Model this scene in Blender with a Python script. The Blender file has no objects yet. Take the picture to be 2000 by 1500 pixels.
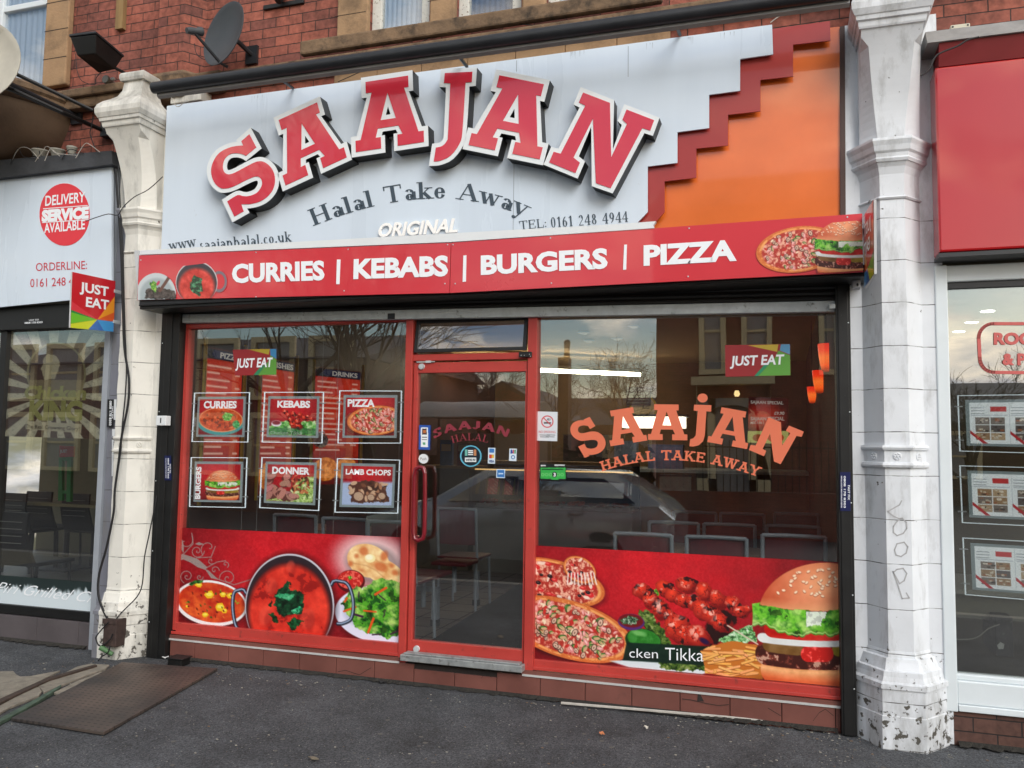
import bpy, bmesh, math, random
import numpy as np
from math import sin, cos, tan, pi, radians, sqrt, atan2
from mathutils import Vector, Matrix
from mathutils.geometry import tessellate_polygon
random.seed(7)
S = bpy.context.scene
COL = S.collection
# ------------------------------------------------------------------ camera
YAW, PITCH, ROLL, FPX = radians(18.0), radians(4.41), radians(.85), 1635.
CAM = Vector((0, -5.1, 1.52))
FW = Vector((-sin(YAW)*cos(PITCH), cos(YAW)*cos(PITCH), sin(PITCH)))
_r = Vector((cos(YAW), sin(YAW), 0)); _u = _r.cross(FW)
RT = cos(ROLL)*_r + sin(ROLL)*_u; UP = -sin(ROLL)*_r + cos(ROLL)*_u
cam = bpy.data.objects.new('camera', bpy.data.cameras.new('camera')); COL.objects.link(cam)
cam.matrix_world = Matrix(((RT.x, UP.x, -FW.x, CAM.x), (RT.y, UP.y, -FW.y, CAM.y), (RT.z, UP.z, -FW.z, CAM.z), (0, 0, 0, 1)))
cam.data.sensor_width = 36; cam.data.lens = 36*FPX/2000; cam.data.clip_end = 500; cam.data.clip_start = .05
S.camera = cam
# ------------------------------------------------------------------ light
W = bpy.data.worlds.new('World'); S.world = W; W.use_nodes = True
nt = W.node_tree; N = nt.nodes; L = nt.links; N.clear()
SUN = Vector((.55, -.72, .62)).normalized()
sky = N.new('ShaderNodeTexSky'); sky.sky_type = 'NISHITA'; sky.sun_disc = False
sky.sun_elevation = radians(16); sky.sun_rotation = atan2(SUN.x, SUN.y)
sky.air_density = 1.2; sky.dust_density = 1.1; sky.ozone_density = 2.5
tc = N.new('ShaderNodeTexCoord'); mp = N.new('ShaderNodeMapping'); mp.inputs['Scale'].default_value = (1, 1, 2.4); mp.inputs['Location'].default_value = (.35, .1, .2)
nz = N.new('ShaderNodeTexNoise'); nz.inputs['Scale'].default_value = 5.2; nz.inputs['Detail'].default_value = 8; nz.inputs['Roughness'].default_value = .52
rp = N.new('ShaderNodeValToRGB'); rp.color_ramp.elements[0].position = .50; rp.color_ramp.elements[1].position = .60
nz2 = N.new('ShaderNodeTexNoise'); nz2.inputs['Scale'].default_value = 9; nz2.inputs['Detail'].default_value = 5
rp2 = N.new('ShaderNodeValToRGB'); rp2.color_ramp.elements[0].color = (4.6, 4.9, 5.8, 1); rp2.color_ramp.elements[1].color = (15, 13, 10.2, 1)
rp2.color_ramp.elements[0].position = .38; rp2.color_ramp.elements[1].position = .58
mx = N.new('ShaderNodeMix'); mx.data_type = 'RGBA'; mx.clamp_factor = False
bg = N.new('ShaderNodeBackground'); bg.inputs['Strength'].default_value = .15; out = N.new('ShaderNodeOutputWorld')
L.new(tc.outputs['Generated'], mp.inputs['Vector']); L.new(mp.outputs[0], nz.inputs['Vector']); L.new(mp.outputs[0], nz2.inputs['Vector'])
sx_ = N.new('ShaderNodeSeparateXYZ'); L.new(tc.outputs['Generated'], sx_.inputs[0])
bx_ = N.new('ShaderNodeMapRange'); bx_.inputs[1].default_value = .02; bx_.inputs[2].default_value = .22; bx_.inputs[3].default_value = 0; bx_.inputs[4].default_value = .05; L.new(sx_.outputs[0], bx_.inputs[0])
nb = N.new('ShaderNodeMath'); nb.operation = 'ADD'; L.new(nz.outputs[0], nb.inputs[0]); L.new(bx_.outputs[0], nb.inputs[1]); L.new(nb.outputs[0], rp.inputs[0]); L.new(nz2.outputs[0], rp2.inputs[0])
L.new(rp.outputs[0], mx.inputs[0]); L.new(sky.outputs[0], mx.inputs[6]); L.new(rp2.outputs[0], mx.inputs[7])
L.new(mx.outputs[2], bg.inputs[0]); L.new(bg.outputs[0], out.inputs[0])
sl = bpy.data.lights.new('sun', 'SUN'); sl.energy = 1.9; sl.angle = radians(35); sl.color = (1, .985, .97)
so = bpy.data.objects.new('sun', sl); COL.objects.link(so); so.rotation_euler = SUN.to_track_quat('Z', 'Y').to_euler()
S.view_settings.view_transform = 'Standard'; S.view_settings.look = 'None'; S.view_settings.exposure = .25; S.view_settings.gamma = 1
S.cycles.use_denoising = True; S.cycles.max_bounces = 8; S.cycles.transparent_max_bounces = 24
S.cycles.sample_clamp_indirect = 4
# ------------------------------------------------------------------ helpers
def P(px, py, Y=0.):
    d = FW*FPX + RT*(px-1000) - UP*(py-750)
    return CAM + d*((Y-CAM.y)/d.y)
def G(px, py, Z=0.):
    d = FW*FPX + RT*(px-1000) - UP*(py-750)
    return CAM + d*((Z-CAM.z)/d.z)
def PX(px, py, Xc):
    d = FW*FPX + RT*(px-1000) - UP*(py-750)
    return CAM + d*((Xc-CAM.x)/d.x)
def lin(c): 
    c = c/255.; return c/12.92 if c <= .04045 else ((c+.055)/1.055)**2.4
def rgb(c, k=1.): return (lin(c[0])*k, lin(c[1])*k, lin(c[2])*k, 1)
MATS = {}
def M(name, c=(128, 128, 128), rough=.6, metal=0, nz=(6, .12), bump=None, coat=0, emit=0, spec=.5, streak=False, stain=None, node=None):
    if name in MATS: return MATS[name]
    m = bpy.data.materials.new(name); m.use_nodes = True; MATS[name] = m
    n = m.node_tree.nodes; l = m.node_tree.links; b = n['Principled BSDF']
    b.inputs['Roughness'].default_value = rough; b.inputs['Metallic'].default_value = metal
    b.inputs['Coat Weight'].default_value = coat; b.inputs['Coat Roughness'].default_value = .04; b.inputs['Specular IOR Level'].default_value = spec
    g = n.new('ShaderNodeNewGeometry'); base = rgb(c)
    vec = g.outputs['Position']
    if streak:
        mpp = n.new('ShaderNodeMapping'); mpp.inputs['Scale'].default_value = (1, 1, .12); l.new(vec, mpp.inputs[0]); vec = mpp.outputs[0]
    if nz:
        t = n.new('ShaderNodeTexNoise'); t.inputs['Scale'].default_value = nz[0]; t.inputs['Detail'].default_value = 6; t.inputs['Roughness'].default_value = .6
        l.new(vec, t.inputs['Vector'])
        r = n.new('ShaderNodeMapRange'); r.inputs[1].default_value = .3; r.inputs[2].default_value = .7; r.inputs[3].default_value = 1-nz[1]; r.inputs[4].default_value = 1+nz[1]
        l.new(t.outputs[0], r.inputs[0])
        x = n.new('ShaderNodeVectorMath'); x.operation = 'SCALE'; x.inputs[0].default_value = base[:3]; l.new(r.outputs[0], x.inputs[3]); colout = x.outputs[0]
        rr = n.new('ShaderNodeMapRange'); rr.inputs[3].default_value = max(0, rough-.08); rr.inputs[4].default_value = min(1, rough+.1); l.new(t.outputs[0], rr.inputs[0]); l.new(rr.outputs[0], b.inputs['Roughness'])
    else:
        x = n.new('ShaderNodeRGB'); x.outputs[0].default_value = base; colout = x.outputs[0]
    if stain:   # (scale, threshold, softness, colour)
        t = n.new('ShaderNodeTexNoise'); t.inputs['Scale'].default_value = stain[0]; t.inputs['Detail'].default_value = 7; t.inputs['Roughness'].default_value = .65; l.new(g.outputs['Position'], t.inputs['Vector'])
        r = n.new('ShaderNodeMapRange'); r.inputs[1].default_value = stain[1]; r.inputs[2].default_value = stain[1]+stain[2]; l.new(t.outputs[0], r.inputs[0])
        q = n.new('ShaderNodeMix'); q.data_type = 'RGBA'; l.new(r.outputs[0], q.inputs[0]); l.new(colout, q.inputs[6]); q.inputs[7].default_value = rgb(stain[3]); colout = q.outputs[2]
    l.new(colout, b.inputs['Base Color'])
    if bump:
        t = n.new('ShaderNodeTexNoise'); t.inputs['Scale'].default_value = bump[0]; t.inputs['Detail'].default_value = 6; l.new(g.outputs['Position'], t.inputs['Vector'])
        bp = n.new('ShaderNodeBump'); bp.inputs['Strength'].default_value = bump[1]; bp.inputs['Distance'].default_value = .01; l.new(t.outputs[0], bp.inputs['Height']); l.new(bp.outputs[0], b.inputs['Normal'])
    if emit:
        b.inputs['Emission Color'].default_value = rgb(c); b.inputs['Emission Strength'].default_value = emit
    if node: node(n, l, b, g, colout)
    return m
def tess(loops):
    n = (loops[0][1]-loops[0][0]).cross(loops[0][2]-loops[0][1])
    if n.length < 1e-12: n = Vector((0, 1, 0))
    tot = Vector()
    lp = loops[0]
    for i in range(len(lp)): tot += lp[i].cross(lp[(i+1) % len(lp)])
    n = tot.normalized() if tot.length > 1e-12 else n.normalized(); a = n.orthogonal().normalized(); b = n.cross(a)
    def ar(l): return abs(sum(l[i].x*l[(i+1) % len(l)].y-l[(i+1) % len(l)].x*l[i].y for i in range(len(l))))/2
    f2 = [[Vector((p.dot(a)*100, p.dot(b)*100, 0)) for p in l] for l in loops]; want = ar(f2[0])-sum(ar(l) for l in f2[1:]); best = None
    flat = [p for l in f2 for p in l]
    if len(f2) > 1:
        from mathutils.geometry import delaunay_2d_cdt as cdt
        vs = [Vector((p.x, p.y)) for p in flat]; es = []; k = 0
        for l in f2: es += [(k+i, k+(i+1) % len(l)) for i in range(len(l))]; k += len(l)
        ov, oe, of, orv, _, _ = cdt(vs, es, [], 0, 1e-6)
        def inside(c, l):
            r = False
            for i in range(len(l)):
                a_, b_ = l[i], l[(i+1) % len(l)]
                if (a_.y > c.y) != (b_.y > c.y) and c.x < (b_.x-a_.x)*(c.y-a_.y)/(b_.y-a_.y)+a_.x: r = not r
            return r
        if len(ov) == len(vs) and all(len(o) == 1 for o in orv):
            res = []
            for f in of:
                c = (ov[f[0]]+ov[f[1]]+ov[f[2]])/3
                if inside(c, f2[0]) and not any(inside(c, h) for h in f2[1:]): res.append(tuple(orv[i][0] for i in f))
            return res
    for k in range(12):
        q = [[Vector((v.x+(.0007*k*sin(i*7.3+k) if k else 0), v.y+(.0007*k*cos(i*5.1+k) if k else 0), 0)) for i, v in enumerate(l)] for l in f2]
        t = tessellate_polygon(q); g = sum(ar([flat[j] for j in tr]) for tr in t); e = abs(g-want)
        if best is None or e < best[0]: best = (e, t)
        if e < want*.002: break
    return best[1]
class MB:
    def __init__(s): s.v = []; s.f = []; s.m = []; s.cur = 0
    def add(s, vs, fs):
        k = len(s.v); s.v += [tuple(a) for a in vs]; s.f += [tuple(i+k for i in f) for f in fs]; s.m += [s.cur]*len(fs); return s
    def quad(s, *q): return s.add(q, [tuple(range(len(q)))])
    def box(s, x0, x1, y0, y1, z0, z1):
        return s.add([(x0, y0, z0), (x1, y0, z0), (x1, y1, z0), (x0, y1, z0), (x0, y0, z1), (x1, y0, z1), (x1, y1, z1), (x0, y1, z1)],
                     [(0, 3, 2, 1), (4, 5, 6, 7), (0, 1, 5, 4), (1, 2, 6, 5), (2, 3, 7, 6), (3, 0, 4, 7)])
    def hexa(s, fr, dv):      # a quad pushed along a vector
        dv = Vector(dv); a = [Vector(p) for p in fr]; return s.prismv([a], dv)
    def prismv(s, loops, dv):
        dv = Vector(dv); pts = [p for lp in loops for p in lp]; n = len(pts)
        tri = tess([[Vector(p) for p in l] for l in loops]); fs = [tuple(t) for t in tri] + [tuple(i+n for i in reversed(t)) for t in tri]
        k = 0
        for lp in loops:
            m = len(lp)
            for i in range(m): fs.append((k+i, k+(i+1) % m, k+(i+1) % m+n, k+i+n))
            k += m
        return s.add(pts+[p+dv for p in pts], fs)
    def px(s, pts, Yf, th, holes=()):   # outline given at photo points on plane Yf, pushed th into the wall
        return s.prismv([[P(a, b, Yf) for a, b in lp] for lp in (pts, *holes)], (0, th, 0))
    def tube(s, path, r, n=8, cap=True):
        path = [Vector(p) for p in path]; rings = []; up = Vector((0, 0, 1)); prev = None
        for i, p in enumerate(path):
            t = (path[min(i+1, len(path)-1)]-path[max(i-1, 0)]).normalized()
            a = (prev if prev is not None else (up if abs(t.z) < .9 else Vector((1, 0, 0)))); a = (a - t*a.dot(t)).normalized(); prev = a; b = t.cross(a)
            rr = r[i] if isinstance(r, (list, tuple)) else r
            rings.append([p + (a*cos(2*pi*k/n)+b*sin(2*pi*k/n))*rr for k in range(n)])
        vs = [q for g_ in rings for q in g_]; fs = []
        for i in range(len(path)-1):
            for k in range(n): fs.append((i*n+k, i*n+(k+1) % n, (i+1)*n+(k+1) % n, (i+1)*n+k))
        if cap: fs += [tuple(range(n)), tuple((len(path)-1)*n+k for k in range(n))]
        return s.add(vs, fs)
    def lathe(s, c, prof, n=24, ax=(0, 0, 1)):
        ax = Vector(ax).normalized(); a = ax.orthogonal().normalized(); b = ax.cross(a); c = Vector(c)
        vs = [c+ax*h+(a*cos(2*pi*k/n)+b*sin(2*pi*k/n))*max(r, 1e-4) for r, h in prof for k in range(n)]
        fs = [(i*n+k, i*n+(k+1) % n, (i+1)*n+(k+1) % n, (i+1)*n+k) for i in range(len(prof)-1) for k in range(n)]
        fs += [tuple(range(n)), tuple((len(prof)-1)*n+k for k in range(n))]
        return s.add(vs, fs)
    def loft(s, secs, cap=True):
        n = len(secs[0]); vs = [p for q in secs for p in q]
        fs = [(i*n+k, i*n+(k+1) % n, (i+1)*n+(k+1) % n, (i+1)*n+k) for i in range(len(secs)-1) for k in range(n)]
        if cap: fs += [tuple(range(n)), tuple((len(secs)-1)*n+k for k in range(n))]
        return s.add(vs, fs)
    def build(s, name, mat, parent=None, bevel=0, smooth=False, recalc=True, xf=None):
        me = bpy.data.meshes.new(name); 
        vs = [tuple(xf(Vector(v))) for v in s.v] if xf else s.v
        me.from_pydata(vs, [], s.f)
        for k in (mat if isinstance(mat, (list, tuple)) else [mat]): me.materials.append(k)
        if any(s.m): me.polygons.foreach_set('material_index', s.m)
        bm = bmesh.new(); bm.from_mesh(me)
        if recalc: bmesh.ops.recalc_face_normals(bm, faces=bm.faces)
        bm.to_mesh(me); bm.free()
        if smooth:
            me.polygons.foreach_set('use_smooth', [True]*len(me.polygons))
            try: me.set_sharp_from_angle(angle=radians(40))
            except Exception: pass
        o = bpy.data.objects.new(name, me); COL.objects.link(o)
        if parent: par(o, parent)
        if bevel:
            b = o.modifiers.new('bevel', 'BEVEL'); b.width = bevel; b.segments = 2; b.limit_method = 'ANGLE'; b.angle_limit = radians(50)
        return o
def par(o, p):
    o.parent = p
    loc = p.location if p.parent is None else p.location+p.parent.location
    q = p; off = Vector((0, 0, 0))
    while q: off += Vector(q.location); q = q.parent
    o.location = Vector(o.location)-off
def thing(name, label, cat, loc=(0, 0, 0), group=None):
    o = bpy.data.objects.new(name, None); o.location = loc; o.empty_display_size = .1; COL.objects.link(o)
    return tag(o, label, cat, group)
def tag(o, label, cat, group=None):
    o['label'] = label; o['category'] = cat
    if group: o['group'] = group
    return o
def struct(o): o['kind'] = 'structure'; return o
def copy_tree(o, parent=None):
    c = o.copy(); COL.objects.link(c); c.parent = parent
    for ch in list(o.children): copy_tree(ch, c)
    return c
# ------------------------------------------------------------------ painted prints: colour per vertex of a fine sheet
def sm(d, w=1.2): return np.clip(.5-d/w, 0, 1)
def hsh(ix, iy, s):
    h = np.sin(ix*127.1+iy*311.7+s*74.7)*43758.5453; return h-np.floor(h)
def vnoise(x, y, s=0):
    x0 = np.floor(x); y0 = np.floor(y); fx = x-x0; fy = y-y0; fx = fx*fx*(3-2*fx); fy = fy*fy*(3-2*fy)
    return (hsh(x0, y0, s)*(1-fx)+hsh(x0+1, y0, s)*fx)*(1-fy)+(hsh(x0, y0+1, s)*(1-fx)+hsh(x0+1, y0+1, s)*fx)*fy
def fbm(x, y, sc, s=0, o=4):
    r = 0; a = .5; t = 0
    ca, sa = .8, .6
    for k in range(o): r = r+a*vnoise(x/sc, y/sc, s+k*13); t += a; a *= .55; sc *= .5; x, y = x*ca-y*sa, x*sa+y*ca
    return r/t
class Print:
    """a flat printed sheet: quad of photo points on plane Y; painted in those same units"""
    def __init__(s, quad, Y, step=1.5, rot=False, world=None):
        if world: c = [Vector(p) for p in world]
        else: c = [P(a, b, Y) for a, b in quad]       # TL TR BR BL
        w = max((Vector(quad[1])-Vector(quad[0])).length, 4); h = max((Vector(quad[3])-Vector(quad[0])).length, 4)
        s.n = max(3, int(w/step)); s.m = max(3, int(h/step))
        u, v = np.meshgrid(np.linspace(0, 1, s.n), np.linspace(0, 1, s.m)); s.u, s.v = u, v
        c = np.array(c); s.pos = (c[0]*((1-u)*(1-v))[..., None]+c[1]*(u*(1-v))[..., None]+c[2]*(u*v)[..., None]+c[3]*((1-u)*v)[..., None])
        if world:
            q = np.array(quad, float); xy = (q[0]*((1-u)*(1-v))[..., None]+q[1]*(u*(1-v))[..., None]+q[2]*(u*v)[..., None]+q[3]*((1-u)*v)[..., None]); s.x, s.y = xy[..., 0], xy[..., 1]
        else:
            d = s.pos-np.array(CAM); z = d@np.array(FW); s.x = 1000+FPX*(d@np.array(RT))/z; s.y = 750-FPX*(d@np.array(UP))/z
        s.c = np.zeros((s.m, s.n, 3)); s.a = np.ones((s.m, s.n))
    def fill(s, mask, col):
        col = np.array(col, float); k = np.clip(mask, 0, 1)[..., None]
        s.c = s.c*(1-k)+(col if col.ndim == 3 else col[None, None, :])*k
    def shade(s, mask, k): s.c = s.c*(1+(k-1)*np.clip(mask, 0, 1)[..., None])
    def ell(s, cx, cy, rx, ry, rot=0, w=1.4, x=None, y=None):
        x = s.x if x is None else x; y = s.y if y is None else y
        dx = x-cx; dy = y-cy; a = radians(rot); X = dx*cos(a)+dy*sin(a); Y = -dx*sin(a)+dy*cos(a)
        r = np.sqrt((X/rx)**2+(Y/ry)**2); return sm((r-1)*min(rx, ry), w)
    def rad(s, cx, cy, rx, ry, rot=0):
        dx = s.x-cx; dy = s.y-cy; a = radians(rot); X = dx*cos(a)+dy*sin(a); Y = -dx*sin(a)+dy*cos(a); return np.sqrt((X/rx)**2+(Y/ry)**2)
    def poly(s, pts, w=1.4, wob=0, wsc=8, seed=0):
        x, y = s.x, s.y
        if wob: x = x+(fbm(s.x, s.y, wsc, seed)-.5)*2*wob; y = y+(fbm(s.x, s.y, wsc, seed+50)-.5)*2*wob
        ins = np.zeros(x.shape, bool); d = np.full(x.shape, 1e9); n = len(pts)
        for i in range(n):
            x0, y0 = pts[i]; x1, y1 = pts[(i+1) % n]
            if y0 != y1:
                c = ((y0 > y) != (y1 > y)) & (x < (x1-x0)*(y-y0)/(y1-y0)+x0); ins ^= c
            L2 = (x1-x0)**2+(y1-y0)**2+1e-9; t = np.clip(((x-x0)*(x1-x0)+(y-y0)*(y1-y0))/L2, 0, 1)
            d = np.minimum(d, (x-x0-t*(x1-x0))**2+(y-y0-t*(y1-y0))**2)
        d = np.sqrt(d); return sm(np.where(ins, -d, d), w)
    def line(s, pts, r, w=1.4):
        d = np.full(s.x.shape, 1e9)
        for i in range(len(pts)-1):
            (x0, y0), (x1, y1) = pts[i], pts[i+1]; L2 = (x1-x0)**2+(y1-y0)**2+1e-9
            t = np.clip(((s.x-x0)*(x1-x0)+(s.y-y0)*(y1-y0))/L2, 0, 1)
            d = np.minimum(d, np.hypot(s.x-x0-t*(x1-x0), s.y-y0-t*(y1-y0))-(r if not isinstance(r, (list, tuple)) else r[i]))
        return sm(d, w)
    def build(s, name, parent=None, rough=.3, coat=.0, gain=1., keep=None, emit=0):
        c = np.clip(s.c, 0, 255)/255.; c = np.where(c <= .04045, c/12.92, ((c+.055)/1.055)**2.4)*gain
        i = np.arange(s.n*s.m).reshape(s.m, s.n); f = np.stack([i[:-1, :-1], i[1:, :-1], i[1:, 1:], i[:-1, 1:]], -1).reshape(-1, 4)
        if keep is not None:
            kk = (keep[:-1, :-1]+keep[1:, 1:]+keep[1:, :-1]+keep[:-1, 1:]).reshape(-1) > 2.; f = f[kk]
        me = bpy.data.meshes.new(name); me.from_pydata(s.pos.reshape(-1, 3).tolist(), [], f.tolist())
        at = me.color_attributes.new('print', 'FLOAT_COLOR', 'POINT'); rgba = np.ones((s.n*s.m, 4)); rgba[:, :3] = c.reshape(-1, 3); at.data.foreach_set('color', rgba.ravel())
        if keep is not None:
            bm = bmesh.new(); bm.from_mesh(me); bmesh.ops.delete(bm, geom=[v for v in bm.verts if not v.link_faces], context='VERTS'); bm.to_mesh(me); bm.free()
        me.materials.append(print_mat(rough, coat, emit)); o = bpy.data.objects.new(name, me); COL.objects.link(o)
        if parent: par(o, parent)
        return o
def print_mat(rough, coat, emit):
    key = 'printed_sheet_%d_%d_%d' % (rough*100, coat*100, emit*100)
    if key in MATS: return MATS[key]
    m = bpy.data.materials.new(key); m.use_nodes = True; MATS[key] = m; n = m.node_tree.nodes; l = m.node_tree.links; b = n['Principled BSDF']
    a = n.new('ShaderNodeAttribute'); a.attribute_name = 'print'; l.new(a.outputs[0], b.inputs['Base Color'])
    b.inputs['Roughness'].default_value = rough; b.inputs['Coat Weight'].default_value = coat; b.inputs['Coat Roughness'].default_value = .05
    if emit: l.new(a.outputs[0], b.inputs['Emission Color']); b.inputs['Emission Strength'].default_value = emit
    return m
# ------------------------------------------------------------------ lettering
def text(body, bl, br, tl, Y, mat, name='lettering', parent=None, bold=.0, th=.0, shear=0, spacing=1., world=None, dst=None):
    """sans text from the built-in face, laid on three photo points (baseline left, baseline right, cap top left) of plane Y"""
    cu = bpy.data.curves.new(name, 'FONT'); cu.body = body; cu.offset = bold; cu.shear = shear; cu.space_character = spacing; cu.resolution_u = 3
    o = bpy.data.objects.new('t', cu); COL.objects.link(o)
    dg = bpy.context.evaluated_depsgraph_get(); me = bpy.data.meshes.new_from_object(o.evaluated_get(dg)); bpy.data.objects.remove(o)
    v = np.array([tuple(a.co) for a in me.vertices]); f = [tuple(p.vertices) for p in me.polygons]
    x0, x1 = v[:, 0].min(), v[:, 0].max(); cap = .729 if body.upper() == body else .76
    if world: a, b, c = [Vector(p) for p in world]
    else: a, b, c = P(*bl, Y), P(*br, Y), P(*tl, Y)
    mb = dst or MB(); mb.add([a+(b-a)*((p[0]-x0)/(x1-x0))+(c-a)*(p[1]/cap)+Vector((0, 0, 0)) for p in v], f)
    bpy.data.meshes.remove(me)
    if dst: return
    return mb.build(name, mat, parent, recalc=False)
GL = {
 'H': (.95, ['l .2 0 .2 1 T', 'l .75 0 .75 1 T', 'l .2 .5 .75 .5 t', 's .2 0', 's .2 1', 's .75 0', 's .75 1']),
 'A': (.98, ['l .47 .98 .14 0 t', 'l .47 .98 .82 0 T', 'l .22 .33 .72 .33 t', 's .14 0', 's .82 0', 'z .47 1']),
 'L': (.8, ['l .22 0 .22 1 T', 's .22 1', 's .22 0', 'h .22 .74 0', 'l .72 0 .74 .3 t']),
 'T': (.86, ['l .43 0 .43 1 T', 's .43 0', 'h .04 .82 1', 'l .06 1 .06 .74 t', 'l .8 1 .8 .74 t']),
 'K': (.95, ['l .2 0 .2 1 T', 's .2 0', 's .2 1', 'l .26 .4 .74 1 t', 'l .42 .58 .8 0 T', 's .8 0', 's .74 1']),
 'E': (.82, ['l .2 0 .2 1 T', 'h .06 .74 0', 'h .06 .72 1', 'l .2 .52 .56 .52 t', 'l .73 0 .73 .28 t', 'l .71 1 .71 .74 t', 'l .56 .4 .56 .64 t']),
 'W': (1.25, ['l .14 1 .38 0 T', 'l .38 0 .62 1 t', 'l .6 1 .86 0 T', 'l .86 0 1.12 1 t', 's .14 1', 's .62 1', 's 1.12 1']),
 'Y': (.92, ['l .14 1 .46 .45 T', 'l .8 1 .46 .45 t', 'l .46 .5 .46 0 T', 's .14 1', 's .8 1', 's .46 0']),
 'S': (.74, ['a .37 .74 .24 .25 40 270', 'a .37 .26 .26 .25 -140 90', 'l .62 1 .6 .72 t', 'l .11 0 .12 .3 t']),
 'J': (.6, ['l .38 .2 .38 1 T', 's .38 1', 'a .2 .2 .18 .2 -180 0']),
 'N': (.98, ['l .18 0 .18 1 t', 'l .18 1 .78 0 T', 'l .78 0 .78 1 t', 's .18 0', 's .14 1', 's .78 1']),
 ':': (.3, ['d .15 .1', 'd .15 .55']), '.': (.28, ['d .14 .08']), ' ': (.45, []),
 'a': (.6, ['a .27 .18 .18 .19 0 360', 'l .46 0 .46 .48 T', 'a .27 .44 .2 .2 10 150', 'l .46 .02 .58 .04 t']),
 'l': (.36, ['l .18 0 .18 1 T', 's .18 0', 'p .18 1']),
 'k': (.68, ['l .17 0 .17 1 T', 's .17 0', 'p .17 1', 'l .2 .25 .52 .64 t', 'l .28 .38 .56 0 T', 's .56 0', 's .5 .66']),
 'e': (.58, ['a .3 .33 .24 .33 40 340', 'l .08 .36 .53 .36 t', 'a .3 .36 .23 .3 0 60']),
 'w': (.92, ['l .1 .66 .3 0 T', 'l .3 0 .46 .66 t', 'l .44 .66 .64 0 T', 'l .64 0 .82 .66 t', 's .1 .66', 's .82 .66']),
 'y': (.66, ['l .1 .66 .34 .02 T', 'l .58 .66 .24 -.26 t', 's .1 .66', 's .58 .66', 'd .17 -.25']),
 's': (.46, ['a .22 .49 .14 .16 40 270', 'a .23 .17 .16 .16 -140 90']),
 'j': (.34, ['l .2 -.1 .2 .66 T', 'd .2 .86', 'p .2 .66', 'a .1 -.1 .1 .14 -180 0']),
 'n': (.7, ['l .17 0 .17 .66 T', 'p .17 .66', 's .17 0', 'a .35 .44 .18 .22 0 170', 'l .53 .45 .53 0 T', 's .53 0']),
 'h': (.7, ['l .17 0 .17 1 T', 'p .17 1', 's .17 0', 'a .35 .44 .18 .22 0 170', 'l .53 .45 .53 0 T', 's .53 0']),
 'c': (.52, ['a .3 .33 .22 .33 50 310']), 'o': (.62, ['a .31 .33 .23 .33 0 360']),
 'u': (.7, ['l .17 .66 .17 .2 T', 'p .17 .66', 'a .35 .22 .18 .22 180 350', 'l .53 0 .53 .66 T', 'p .53 .66']),
 '0': (.62, ['a .31 .5 .22 .5 0 360']), '1': (.5, ['l .27 0 .27 1 T', 's .27 0', 'l .27 .98 .1 .82 t']),
 '2': (.6, ['a .29 .72 .2 .27 -20 170', 'l .47 .62 .12 .05 t', 'h .1 .52 0']),
 '4': (.64, ['l .43 0 .43 1 T', 'l .43 .98 .06 .3 t', 'l .06 .3 .6 .3 t', 's .43 0']),
 '6': (.62, ['a .31 .3 .22 .3 0 360', 'a .46 .34 .37 .64 100 180']),
 '8': (.62, ['a .31 .75 .18 .24 0 360', 'a .31 .26 .22 .26 0 360']),
 '9': (.62, ['a .31 .7 .22 .3 0 360', 'a .16 .66 .37 .64 -80 0']),
}
def glyph_strokes(ch, T, t, sw, st):
    w, ops = GL[ch]; res = []
    def seg(p, q, th):
        p, q = Vector(p), Vector(q); d = (q-p).normalized(); n = Vector((-d.y, d.x))*th/2
        res.append([p-n, q-n, q+n, p+n])
    for op in ops:
        k, *a = op.split()
        if k == 'l':
            th = T if a[4] == 'T' else t; seg((float(a[0]), float(a[1])), (float(a[2]), float(a[3])), th)
        elif k in 'szp':
            x, y = float(a[0]), float(a[1]); up = y > .3
            if k == 'z' and sw < .4: continue
            y0 = y-st if up else y; h = sw*(.5 if k != 'p' else .5)
            res.append([Vector((x-h, y0)), Vector((x+(h if k != 'p' else T/2), y0)), Vector((x+(h if k != 'p' else T/2), y0+st)), Vector((x-h, y0+st))])
        elif k == 'h':
            x0, x1, y = map(float, a); y0 = y-t if y > .3 else y; res.append([Vector((x0, y0)), Vector((x1, y0)), Vector((x1, y0+t)), Vector((x0, y0+t))])
        elif k == 'd':
            x, y = map(float, a); r = T*.55; res.append([Vector((x+r*cos(i*pi/5), y+r*sin(i*pi/5))) for i in range(10)])
        elif k == 'a':
            cx, cy, rx, ry, a0, a1 = map(float, a); n = 14; o_, i_ = [], []
            for i in range(n+1):
                an = radians(a0+(a1-a0)*i/n); th = t+(T-t)*abs(cos(an)); o_.append(Vector((cx+rx*cos(an), cy+ry*sin(an)))); i_.append(Vector((cx+(rx-th)*cos(an), cy+(ry-th*.8)*sin(an))))
            for i in range(n): res.append([o_[i], o_[i+1], i_[i+1], i_[i]])
    return w, res
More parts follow.
